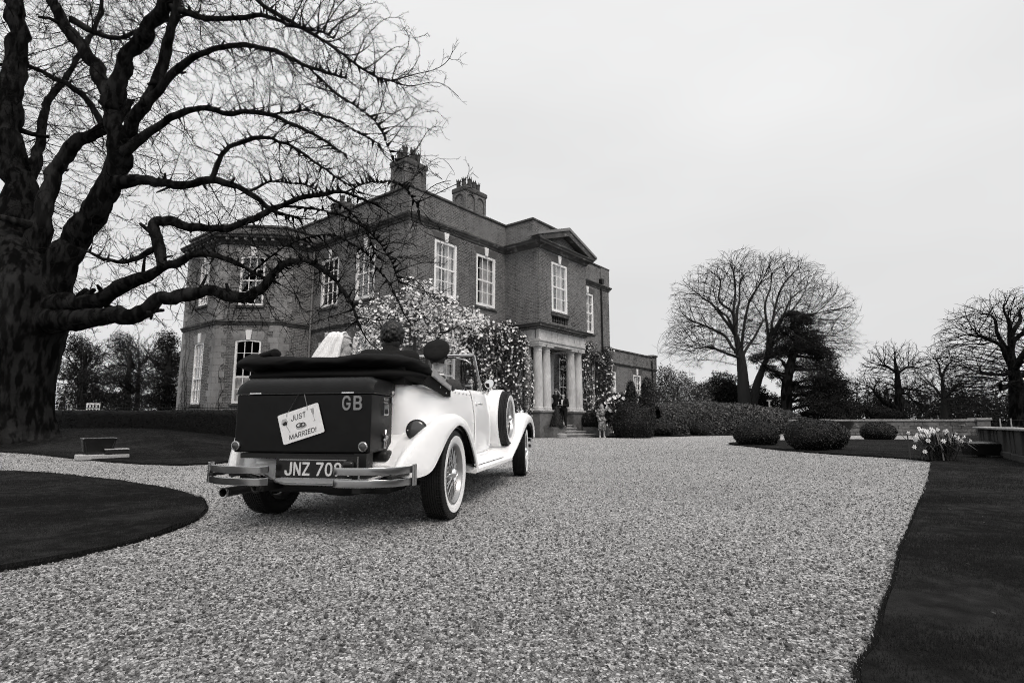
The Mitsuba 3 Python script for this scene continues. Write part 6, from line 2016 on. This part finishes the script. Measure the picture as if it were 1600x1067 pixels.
# far woodland: one mass of bare trees and undergrowth
Rw = np.random.default_rng(9)
wp_, wr_ = [], []
for k in range(150):
    d = Rw.uniform(85, 150)
    px = Rw.uniform(1290, 1680) if k < 110 else Rw.uniform(-60, 330)
    x = (px - 800) / FOCAL * d
    hgt = Rw.uniform(5.5, 9.0) * d / 110
    base = np.array([x, d, 0.0])
    top = base + [Rw.normal(0, 0.4), 0, hgt]
    wp_.append(tube([base, (base + top) / 2 + [Rw.normal(0, .3), 0, 0], top], [0.16, 0.1, 0.03], 4, False))
    for j in range(44):
        t = Rw.uniform(0.12, 1.0)
        s = base + (top - base) * t
        dr_ = unit([Rw.normal(0, 1), Rw.normal(0, 0.7), Rw.uniform(0.1, 1.5)])
        l = Rw.uniform(0.8, 2.3) * (1.15 - 0.5 * t)
        e_ = s + dr_ * l + [0, 0, 0.2]
        wp_.append(tube([s, (s + e_) / 2 + Rw.normal(0, 0.1, 3), e_], [0.045, 0.035, 0.025], 3, False))
und = []
for k in range(110):
    d = Rw.uniform(80, 105)
    px = Rw.uniform(1280, 1700) if k < 75 else Rw.uniform(-80, 330)
    c = ((px - 800) / FOCAL * d, d, Rw.uniform(0.8, 2.4))
    m = lumpy(c, (Rw.uniform(2, 4), 2.0, Rw.uniform(2.0, 4.2)), k, 2, 0.3, 2.0)
    pq, qn = surf_points(m, 260, k)
    und.append(leaf_cards(pq, qn, 0.28, k, 0.4, 1.0))
put('distant_woodland', cat(wp_ + und), 'far_twig')
tag('distant_woodland', 'far belt of bare woodland and scrub beyond the garden walls', 'woodland', kind='stuff')
# ---------------------------------------------------------------- flowering plants, walls and garden furniture


def flowers(P, N, size, seed, petals=5):
    """Open cup flowers: each a ring of pointed petals."""
    g = np.random.default_rng(seed)
    out = []
    n = len(P)
    nn = N + g.normal(0, 0.5, (n, 3))
    nn /= np.linalg.norm(nn, axis=1, keepdims=True)
    a = np.cross(nn, g.normal(size=(n, 3)))
    a /= np.linalg.norm(a, axis=1, keepdims=True)
    b = np.cross(nn, a)
    s = (size * g.uniform(0.6, 1.25, n))[:, None]
    op = g.uniform(0.3, 0.95, n)[:, None]
    V = []
    for k in range(petals):
        t = k * 2 * math.pi / petals
        e, w = a * math.cos(t) + b * math.sin(t), -a * math.sin(t) + b * math.cos(t)
        V.append(np.stack([P, P + (e * op * 0.6 + w * 0.32 + nn * (1 - op) * 0.8) * s, P + (e * op + nn * (1.1 - op)) * s, P + (e * op * 0.6 - w * 0.32 + nn * (1 - op) * 0.8) * s], 1))
    v = np.concatenate(V, 0).reshape(-1, 3)
    f = (np.array([[0, 1, 2], [0, 2, 3]])[None] + (np.arange(n * petals) * 4)[:, None, None]).reshape(-1, 3)
    return M(v, f)


def wall_climber(label, s0, s1, ztop, depth, nl, nf, seed, q0=QF, holes=(), fsize=0.09, leaf='leaf_dark', clump=0.5, face=None):
    """A climber trained on the house front: stems, leaves and pale flowers in a band off the wall."""
    t = thing('flowering_climber', label, 'climber')
    g = np.random.default_rng(seed)
    ls = []
    for k in range(16):
        s = g.uniform(s0, s1)
        p = [np.array([s, q0 - 0.1, 0.02])]
        for j in range(14):
            p.append(p[-1] + [g.normal(0, 0.16), g.normal(0, 0.03), ztop / 14])
        p = np.clip(np.array(p), [s0, q0 - depth, 0], [s1, q0 - 0.04, ztop])
        ls.append(tube(p, np.linspace(0.035, 0.008, len(p)), 4, False))
    part(t, 'stem', hw(cat(ls)), 'bark')

    def pts(n, off):
        s, z = g.uniform(s0, s1, n * 3), ztop * g.random(n * 3) ** 0.85
        q = q0 - 0.03 - depth * g.random(n * 3) ** 0.8 * (0.45 + 0.75 * meshkit.fbm(np.c_[s * 1.1, z * 1.1, 0 * s], 3, seed))
        dn = meshkit.fbm(np.c_[s * 1.4 + off, z * 1.4, 0 * s + seed], 3, seed)
        top = ztop * (0.80 + 0.35 * meshkit.noise(np.c_[s * 1.2, 0 * s, 0 * s + seed], 3))
        ok = (dn > g.uniform(0.18, clump + 0.12, n * 3)) & (z < top)
        for a0, a1, b0, b1 in holes:
            ok &= ~((s > a0) & (s < a1) & (z > b0) & (z < b1) & (g.random(n * 3) < 0.8))
        p = np.c_[s, q, z][ok][:n]
        return p
    p = pts(nl, 0)
    nrm = np.tile([0, -1.0, 0.3], (len(p), 1))
    put(t + '__leaves', hw(leaf_cards(p, nrm, 0.055, seed, 0.5, 0.8)), leaf)
    tag(t + '__leaves', kind='stuff')
    p = pts(nf, 5)
    p[:, 1] -= 0.05
    put(t + '__flowers', hw(flowers(p, np.tile([-0.2, -1.0, 0.15], (len(p), 1)), fsize, seed + 1)), 'petal')
    tag(t + '__flowers', kind='stuff')
    return t


wall_climber('white flowered climber covering the wall left of the porch', -3.3, -0.05, 5.75, 0.9, 11000, 1300, 3, holes=((-2.0, -1.1, 1.8, 4.4),))
wall_climber('white flowered climber on the wall right of the porch', 4.75, 10.3, 5.6, 0.75, 17000, 800, 4, holes=((5.0, 6.2, 1.7, 4.5), (7.5, 8.8, 1.7, 4.4)))
# rose and camellia bush in front of the porch's left side
g = np.random.default_rng(21)
t = thing('flowering_shrub', 'tall dark shrub dotted with white flowers beside the left porch columns', 'shrub')
sb = [lumpy(hpt(-0.75, 0.9, 2.4), (0.85, 0.85, 2.5), 5, 4, 0.22, 1.8), lumpy(hpt(-1.5, 1.2, 1.8), (0.9, 0.8, 1.9), 6, 4, 0.22, 1.8), lumpy(hpt(-0.55, 1.2, 4.4), (0.7, 0.7, 0.9), 7, 4, 0.22, 1.8)]
ps, ns_ = zip(*[surf_points(m, 3000, 3 + i) for i, m in enumerate(sb)])
ps, ns_ = np.vstack(ps), np.vstack(ns_)
ps = ps - ns_ * (g.random((len(ps), 1)) ** 2 * 0.5) + ns_ * g.normal(0, 0.06, (len(ps), 1))
put(t + '__leaves', leaf_cards(ps, ns_, 0.055, 4, 0.5, 0.9), 'leaf_mid')
tag(t + '__leaves', kind='stuff')
st = [tube(smooth_line([hpt(-0.9 + g.normal(0, .3), 1.1, 0), hpt(-0.9 + g.normal(0, .4), 1.1, 1.6), hpt(-0.9 + g.normal(0, .5), 1.0, 3.4), hpt(-0.8 + g.normal(0, .4), 1.0, 4.7)], 4), np.linspace(0.05, 0.012, 13), 5, False) for _ in range(9)]
part(t, 'stem', cat(st), 'bark')
ps, ns_ = zip(*[surf_points(m, k, 30 + i) for i, (m, k) in enumerate(zip(sb, (430, 300, 190)))])
ps, ns_ = np.vstack(ps), np.vstack(ns_)
put(t + '__flowers', flowers(ps + ns_ * 0.05, ns_, 0.085, 8), 'petal')
tag(t + '__flowers', kind='stuff')
# the magnolia: bare grey branches thick with white cups
t = thing('magnolia_tree', 'spreading magnolia covered in white blossom before the house corner', 'tree')
mb = at(640, 640, 22.6)
mb[2] = 0.0
BL = [(590, 500, 22.4, 1.25, 1.0), (640, 505, 22.6, 1.3, 1.15), (695, 500, 23.2, 1.2, 1.1), (655, 462, 22.8, 1.1, 0.75), (700, 540, 23.2, 1.0, 0.7), (600, 540, 22.2, 1.1, 0.7), (735, 505, 23.8, 0.9, 0.7)]
att = np.vstack([dome(int(230 * r1 * r1), at(x, y, d), (r1, 0.95, r2), 41 + i, 0.25, -0.95) for i, (x, y, d, r1, r2) in enumerate(BL)])
stems = [smooth_line([mb, mb + [0.05, 0, 0.8], at(625, 560, 22.5), at(600, 515, 22.4)], 4), smooth_line([mb + [.1, 0, 0], mb + [0.4, 0, 0.9], at(668, 560, 22.9), at(690, 520, 23.1)], 4), smooth_line([mb + [.05, .1, 0], mb + [0.15, 0.1, 1.2], at(648, 540, 22.7), at(652, 490, 22.8)], 4)]
nodes, pr_ = [], []
for s_ in stems:
    for j, q in enumerate(s_):
        nodes.append(q)
        pr_.append(-1 if j == 0 else len(nodes) - 2)
P, par = colonise(nodes, pr_, att, 0.16, 3.2, 0.22, 70, 17, 0.18, (0, 0, 0.05))
r = np.minimum(thicken(par, 0.009, 2.2, len(P)), 0.14)
L = chains(P, par, r)
part(t, 'trunk', cat([tube(p, q, 6, False) for p, q in L if q.max() > 0.04]), 'pale_bark', True)
put(t + '__twigs', cat([tube(p, q, 3, False) for p, q in L if q.max() <= 0.04]), 'pale_bark')
tag(t + '__twigs', kind='stuff')
g = np.random.default_rng(31)
tipn = np.where((r < 0.022) & (np.arange(len(P)) > len(nodes)))[0]
pick = g.choice(tipn, 2900)
Pf = P[pick] + g.normal(0, 0.10, (len(pick), 3))
put(t + '__flowers', flowers(Pf, np.tile([-0.1, -0.5, 0.8], (len(pick), 1)) + g.normal(0, 0.3, (len(pick), 3)), 0.092, 32, 6), 'petal')
tag(t + '__flowers', kind='stuff')
pick = g.choice(tipn, 900)
put(t + '__leaves', leaf_cards(P[pick] + g.normal(0, 0.09, (len(pick), 3)), g.normal(size=(len(pick), 3)), 0.05, 33, 0.45), 'leaf_mid')
tag(t + '__leaves', kind='stuff')
# white rhododendron between the roses and the round bush
t = thing('flowering_shrub', 'low rounded shrub crowded with large white flower heads above the round bush', 'shrub')
RC = at(972, 639, 28.2)
c = lumpy(RC, (1.35, 0.6, 0.8), 12, 4, 0.15, 2)
p, q = surf_points(c, 5000, 12)
put(t + '__leaves', leaf_cards(p + q * g.normal(0, 0.05, (len(p), 1)), q, 0.07, 13, 0.4, 0.8), 'leaf_dark')
tag(t + '__leaves', kind='stuff')
part(t, 'stem', cat([tube(smooth_line([(RC[0] + g.normal(0, .3), 28.2, 0), (RC[0] + g.normal(0, .5), 28.2, 0.6), (RC[0] + g.normal(0, .6), 28.2, 1.3)], 4), 0.02, 5, False) for _ in range(8)]), 'bark')
p, q = surf_points(c, 400, 14)
ok = (q[:, 2] > -0.2) & (meshkit.fbm(p * 2.2, 3) > 0.46)
put(t + '__flowers', flowers(p[ok] + q[ok] * 0.07, q[ok], 0.11, 15, 7), 'petal')
tag(t + '__flowers', kind='stuff')
# stone troughs and a drum by the steps, with a dark cone and a drooping shrub
t = thing('stone_trough', 'weathered stone trough with a notched foot left of the porch steps', 'trough')
W = Wall((0.30, -0.55), (1, 0))
part(t, 'basin', hw(W.ex(rect(0, 1.15, 0, 0.5).difference(arched(0.62, 0.95, -0.1, 0.13, 0.1)), 0, 0.5)), 'wall_stone')
t = thing('clipped_cone', 'dark clipped cone shrub standing in the left trough', 'shrub')
cn = moved(lathe([(0.01, 1.05), (0.10, 0.85), (0.20, 0.55), (0.30, 0.2), (0.33, 0.0), (0.2, -0.05)], 18), None, hpt(0.95, -0.32, 0.5))
part(t, 'inner_growth', cn, 'leaf_black', True)
p, q = surf_points(trimesh.Trimesh(cn.vertices, cn.faces, process=False), 3500, 2)
put(t + '__leaves', leaf_cards(p, q, 0.03, 2, 0.5, 0.9), 'leaf_dark')
tag(t + '__leaves', kind='stuff')
t = thing('stone_drum', 'short round drum of pale stone on the gravel by the porch', 'stone block')
part(t, 'drum', hw(moved(knobbly(lathe([(0.0, 0.0), (0.22, 0.0), (0.235, 0.04), (0.23, 0.18), (0.20, 0.21), (0, 0.22)], 20), 0.01, 6, 2), t=[0.42, -0.95, 0])), 'quoin_stone', 40)
t = thing('stone_trough', 'stone trough with a drooping shrub right of the porch steps', 'trough')
part(t, 'basin', hw(cat([rbox(3.65, 4.6, -0.75, -0.1, 0, 0.48, 0.03), cbox(4.45, 4.9, -1.0, -0.6, 0, 0.46, 0.02)])), 'wall_stone', 30)
t = thing('drooping_shrub', 'dark drooping shrub filling the right trough', 'shrub')
c = lumpy(hpt(4.05, -0.4, 0.82), (0.45, 0.35, 0.5), 22, 3, 0.2, 2)
part(t, 'inner_growth', M(c.vertices, c.faces), 'leaf_black', True)
p, q = surf_points(c, 2600, 22)
put(t + '__leaves', leaf_cards(p + q * 0.03, q - [0, 0, 0.5], 0.06, 23, 0.3, 0.6), 'leaf_dark')
tag(t + '__leaves', kind='stuff')
# creeper stems on the bay
t = thing('bare_creeper', 'thin bare creeper stems on the octagonal bay wall', 'creeper')
g = np.random.default_rng(77)
ls = []
for W, L in ((w_c, Lc), (w_l, 3.8), (w_r, 1.6)):
    for k in range(4):
        u, z = g.uniform(0.1, L - 0.1), 1.0
        p = [(u, z)]
        zt = g.uniform(2.4, 6.0)
        while z < zt:
            u += g.normal(0, 0.09)
            z += g.uniform(0.1, 0.25)
            u = min(max(u, 0.05), L - 0.05)
            if any(h.buffer(0.06).contains(Point(u, z)) for h in W.holes):
                break
            p.append((u, z))
        pp_ = np.array([[*(W.o + W.t * a - W.n * 0.03), b] for a, b in p])
        if len(pp_) > 2:
            ls.append(tube(pp_, np.linspace(0.016, 0.006, len(pp_)), 4, False))
put(t, hw(cat(ls)), 'bark')
# iron railing behind the low hedge
t = thing('iron_railing', 'thin black hoop topped iron railing behind the low hedge', 'railing')
a, b = np.array([-18.5, 22.6]), np.array([-7.4, 22.6])
n = 104
xs = np.linspace(a[0], b[0], n)
bars = []
for i, x in enumerate(xs):
    bars.append(tube([(x, 22.6, 0.4), (x, 22.6, 1.42 if i % 2 else 1.40)], 0.007, 4, False))
    if i % 2 == 0 and i + 1 < n:
        xm, rr = (x + xs[i + 1]) / 2, (xs[i + 1] - x) / 2
        bars.append(tube([(xm + rr * math.cos(t_), 22.6, 1.41 + rr * math.sin(t_) * 1.3) for t_ in np.linspace(math.pi, 0, 7)], 0.007, 4, False))
put(t + '__bars', cat(bars), 'iron')
tag(t + '__bars', kind='stuff')
for z in (1.30, 0.6):
    part(t, 'rail', box(a[0], b[0], 22.59, 22.61, z, z + 0.03), 'iron')
# white garden bench and a long white seat far off at the left
t = thing('garden_bench', 'white slatted garden chair glimpsed behind the left hedge', 'bench')
c = at(148, 640, 29)
c[2] = 0.55
R = rotz(0.3)


def gb(name, m):
    part(t, name, moved(m, R, c), 'white_paint')


gb('leg', box(-0.30, -0.25, -0.25, -0.2, 0, 1.15)), gb('leg', box(0.25, 0.30, -0.25, -0.2, 0, 1.15)), gb('leg', box(-0.3, -0.25, 0.22, 0.27, 0, 0.6)), gb('leg', box(0.25, 0.3, 0.22, 0.27, 0, 0.6))
for z in (0.66, 0.86, 1.08):
    gb('slat', box(-0.3, 0.3, -0.245, -0.215, z, z + 0.08))
for x in (-0.14, 0, 0.14):
    gb('back_slat', box(x - 0.03, x + 0.03, -0.235, -0.225, 0.5, 1.1))
gb('seat', box(-0.3, 0.3, -0.2, 0.27, 0.42, 0.46)), gb('arm', box(-0.31, -0.25, -0.25, 0.3, 0.6, 0.64)), gb('arm', box(0.25, 0.31, -0.25, 0.3, 0.6, 0.64))
t = thing('garden_bench', 'long low white bench left of the slatted garden chair', 'bench')
c = at(114, 640, 29.5)
c[2] = 0.55
R = rotz(0.0)
for i in range(4):
    gb('leg', box(-0.8 + i * 0.52, -0.75 + i * 0.52, -0.2, 0.2, 0, 0.62))
gb('seat', box(-0.85, 0.85, -0.22, 0.22, 0.40, 0.45)), gb('back_rail', box(-0.85, 0.85, -0.24, -0.20, 0.76, 0.83))
for i in range(16):
    gb('back_slat', box(-0.80 + i * 0.105, -0.76 + i * 0.105, -0.235, -0.205, 0.45, 0.77))
# ground floodlight on its concrete slab
t = thing('ground_floodlight', 'open black floodlight housing on a concrete slab on the left lawn', 'floodlight')
c = gat(155, 706, 0.10)
c = np.array([-8.25, 11.35, 0.06])
R = rotz(0.75)


def fp(name, m, b, s=False):
    part(t, name, moved(m, R, c), b, s)


fp('slab', cbox(-0.42, 0.42, -0.26, 0.30, -0.05, 0.045, 0.012), 'concrete')
fp('ballast_box', cat([cbox(0.02, 0.40, -0.24, 0.02, 0.045, 0.135, 0.01)]), 'iron')
fp('ballast_lid', cbox(0.01, 0.41, -0.25, 0.03, 0.135, 0.155, 0.006), 'concrete')
bx_ = [hull([(x, -0.05 + y * 1.0, 0.10) for x in (-0.30, 0.14) for y in (-0.02, 0.02)] + [(x, y0 - 0.0, 0.36) for x in (-0.34, 0.18) for y0 in (-0.16, -0.12)]),
       hull([(x, 0.22 + y, 0.10) for x in (-0.30, 0.14) for y in (-0.02, 0.02)] + [(x, 0.26 + y, 0.36) for x in (-0.34, 0.18) for y in (-0.02, 0.02)]),
       hull([(-0.30 + x, y, 0.10) for y in (-0.07, 0.24) for x in (-0.015, 0.015)] + [(-0.34 + x, y, 0.36) for y in (-0.16, 0.28) for x in (-0.015, 0.015)]),
       hull([(0.14 + x, y, 0.10) for y in (-0.07, 0.24) for x in (-0.015, 0.015)] + [(0.18 + x, y, 0.36) for y in (-0.16, 0.28) for x in (-0.015, 0.015)]), box(-0.3, 0.14, -0.07, 0.24, 0.09, 0.11)]
fp('housing', cat(bx_), 'iron')
fp('rim', cat([box(-0.36, 0.20, 0.265, 0.285, 0.357, 0.372), box(0.175, 0.195, -0.17, 0.27, 0.357, 0.372), box(-0.355, -0.335, -0.17, 0.27, 0.357, 0.372)]), 'dull_metal')
fp('bracket', cat([tube([(0.10, -0.14, 0.04), (0.165, -0.16, 0.3)], 0.012, 6), tube([(-0.26, -0.14, 0.04), (-0.32, -0.16, 0.3)], 0.012, 6)]), 'iron')
t = thing('ground_floodlight', 'low black floodlight box behind the daffodils on the verge', 'floodlight')
c, R = np.array([9.75, 11.55, 0.05]), rotz(-0.2)
fp('slab', cbox(-0.1, 0.62, -0.3, 0.2, -0.03, 0.03, 0.01), 'iron')
fp('housing', hull([(x, y, z) for x, y, z in ((-0.35, -0.12, 0.03), (0.25, -0.12, 0.03), (-0.35, 0.2, 0.03), (0.25, 0.2, 0.03), (-0.38, -0.2, 0.26), (0.28, -0.2, 0.26), (-0.38, 0.2, 0.30), (0.28, 0.2, 0.30))]), 'iron')
fp('lens_frame', cat([box(-0.39, 0.29, -0.21, -0.195, 0.24, 0.265), box(-0.39, 0.29, 0.19, 0.21, 0.29, 0.305)]), 'iron')
# daffodils
t = thing('daffodil_clump', 'clump of white daffodils at the corner of the gravel and the verge', 'flowers')
g = np.random.default_rng(90)
dc = np.array([8.12, 10.75, 0.04])
lv = []
for k in range(260):
    a, l = g.uniform(0, 6.28), g.uniform(0.28, 0.55)
    b0 = dc + [g.normal(0, 0.13), g.normal(0, 0.12), 0]
    o = g.uniform(0.05, 0.42)
    e = np.array([math.cos(a), math.sin(a), 0])
    w = np.cross(e, [0, 0, 1]) * 0.011
    ps = [b0, b0 + e * o * 0.3 + [0, 0, l * 0.6], b0 + e * o * 0.8 + [0, 0, l * 0.95], b0 + e * o * 1.25 + [0, 0, l * (0.9 if g.random() < .6 else 0.6)]]
    P = np.array([[q - w * s, q + w * s] for q, s in zip(ps, (1, 1.1, 0.9, 0.15))])
    lv.append(grid(P))
part(t, 'leaf', cat(lv), 'leaf_mid')
for k in range(48):
    if k < 45:
        x, y = g.uniform(-0.42, 0.46), g.normal(0, 0.16)
        z = 0.50 - 0.28 * abs(x) ** 1.5 + g.normal(0, 0.055)
    else:
        x, y, z = (-0.50, -0.1, 0.24) if k == 45 else (-0.42, -0.25, 0.16) if k == 46 else (-0.3, -0.2, 0.36)
    hd = dc + [x, y, z]
    b0 = dc + [x * 0.25, y * 0.4, 0]
    f = unit([x * 0.8 + g.normal(0, 0.3), -0.8 + g.normal(0, 0.4), g.normal(0.05, 0.25)])
    fl_ = num(t + '__flower')
    a = unit(np.cross(f, [0.1, 0, 1]))
    b_ = np.cross(a, f)
    Rm = np.stack([a, b_, f], 1)
    pet = []
    for j in range(6):
        t0 = j * math.pi / 3 + g.uniform(-.1, .1)
        e, w = np.array([math.cos(t0), math.sin(t0), 0]), np.array([-math.sin(t0), math.cos(t0), 0])
        pet.append(M([e * 0.008, e * 0.024 + w * 0.014 + [0, 0, 0.004], e * 0.046 + [0, 0, g.uniform(-0.006, 0.006)], e * 0.024 - w * 0.014 + [0, 0, 0.004]], [[0, 1, 2], [0, 2, 3]]))
    put(fl_, moved(cat(pet), Rm, hd), 'petal')
    put(num(fl_ + '__trumpet'), moved(lathe([(0.004, 0), (0.009, 0.006), (0.011, 0.018), (0.016, 0.028)], 9), Rm, hd), 'petal', True)
    put(num(fl_ + '__stalk'), tube(smooth_line([b0, b0 * 0.4 + hd * 0.6 + [0, 0, 0.04], hd + [0, 0, 0.012], hd], 3), 0.0045, 4, False), 'leaf_mid')
# garden walls
t = thing('stone_wall', 'low coursed stone garden wall with a flat coping behind the island lawn', 'wall')
A0, A1 = np.array([15.8, 31.6]), np.array([25.2, 30.3])
ln = np.linalg.norm(A1 - A0)
ug = (A1 - A0) / ln
WW = Wall(A0, ug)
part(t, 'core', WW.bx(0, ln, -0.02, 0.78, 0.03, 0.34), 'dark_stone')
z, row = 0.0, 0
while z < 0.76:
    h_ = g.uniform(0.13, 0.2)
    h_ = min(h_, 0.78 - z)
    u_ = 0.0
    while u_ < ln - 0.05:
        w_ = min(g.uniform(0.3, 0.85), ln - u_)
        part(t, 'stone', WW.place(cbox(u_ + .006, u_ + w_ - .006, z + .005, z + h_ - .005, -g.uniform(0.0, 0.03), 0.1, 0.012)), 'wall_stone' if g.random() < 0.7 else 'dark_stone')
        u_ += w_
    z += h_
u_ = 0
while u_ < ln - 0.05:
    w_ = min(g.uniform(0.7, 1.2), ln - u_)
    part(t, 'coping_stone', WW.place(cbox(u_ + .004, u_ + w_ - .004, 0.785, 0.885 + g.uniform(-.006, .006), -0.07, 0.42, 0.015)), 'quoin_stone')
    u_ += w_
part(t, 'pier', cat([WW.bx(ln - 0.05, ln + 0.60, 0, 0.84, -0.12, 0.5)]), 'wall_stone')
part(t, 'pier_cap', WW.place(cbox(ln - 0.12, ln + 0.66, 0.84, 0.95, -0.2, 0.58, 0.02)), 'quoin_stone')
t = thing('balustrade', 'weathered low stone balustrade along the right edge of the verge', 'balustrade')
B0, B1 = np.array([8.35, 8.75]), np.array([11.15, 13.45])
ln = np.linalg.norm(B1 - B0)
WB = Wall(B1, (B0 - B1) / ln)


u_ = 0.0
while u_ < ln - 0.05:
    w_ = min(g.uniform(0.8, 1.2), ln - u_)
    part(t, 'plinth_stone', WB.place(cbox(u_ + .006, u_ + w_ - .006, -0.03, 0.15 + g.uniform(-.02, .02), -0.04, 0.22, 0.015)), 'balustrade_stone')
    part(t, 'cap_stone', WB.place(cbox(u_ + .004, u_ + w_ - .004, 0.590, 0.642 + g.uniform(-.006, .006), -0.07, 0.24, 0.014)), 'quoin_stone')
    u_ += w_
u_ = 0.08
k = 0
while u_ < ln - 0.3:
    if k % 4 == 3:
        part(t, 'pier', WB.place(cbox(u_, u_ + 0.34, 0.15, 0.590, -0.02, 0.20, 0.012)), 'balustrade_stone')
        u_ += 0.34 + 0.10
    else:
        part(t, 'baluster', WB.place(moved(hull([(x, z, d) for z, hw_ in ((0.15, 0.10), (0.22, 0.11), (0.30, 0.085), (0.50, 0.065), (0.590, 0.10)) for x in (-hw_, hw_) for d in (0.02, 0.15)]), None, [u_ + 0.11, 0, 0])), 'balustrade_stone')
        u_ += 0.30
    k += 1
t = thing('iron_bowl', 'big black bowl planter on a short foot before the back wall', 'planter')
c = at(1318, 664, 27.5)
part(t, 'bowl', moved(lathe([(0.0, 0.12), (0.14, 0.13), (0.32, 0.26), (0.44, 0.48), (0.47, 0.62), (0.50, 0.65), (0.45, 0.65), (0.3, 0.5), (0, 0.45)], 28), None, [c[0], c[1], 0.14]), 'iron', 40)
part(t, 'foot', moved(lathe([(0.24, -0.16), (0.22, 0.0), (0.12, 0.05), (0.12, 0.14)], 20), None, [c[0], c[1], 0.14]), 'iron', 40)
t = thing('garden_post', 'slim pale post with a small crossbar above the long hedge', 'post')
c = at(1202.5, 640, 38)
part(t, 'post', box(c[0] - 0.045, c[0] + 0.045, 38 - .03, 38 + .03, 0, 2.15), 'concrete')
part(t, 'crossbar', box(c[0] - 0.16, c[0] + 0.16, 37.96, 38.04, 2.15, 2.22), 'concrete')
t = thing('field_fence', 'thin stakes of a field fence beyond the balustrade', 'fence')
for px in (1546, 1563, 1580):
    c = at(px, 663, 33)
    part(t, 'stake', tube([(c[0], 33, 0), (c[0] + .01, 33, 0.95)], 0.035, 6), 'concrete')
part(t, 'wire', cat([tube([(at(1528, 660, 33)[0], 33, z), (at(1610, 660, 33)[0], 33, z)], 0.006, 4) for z in (0.5, 0.85)]), 'iron')
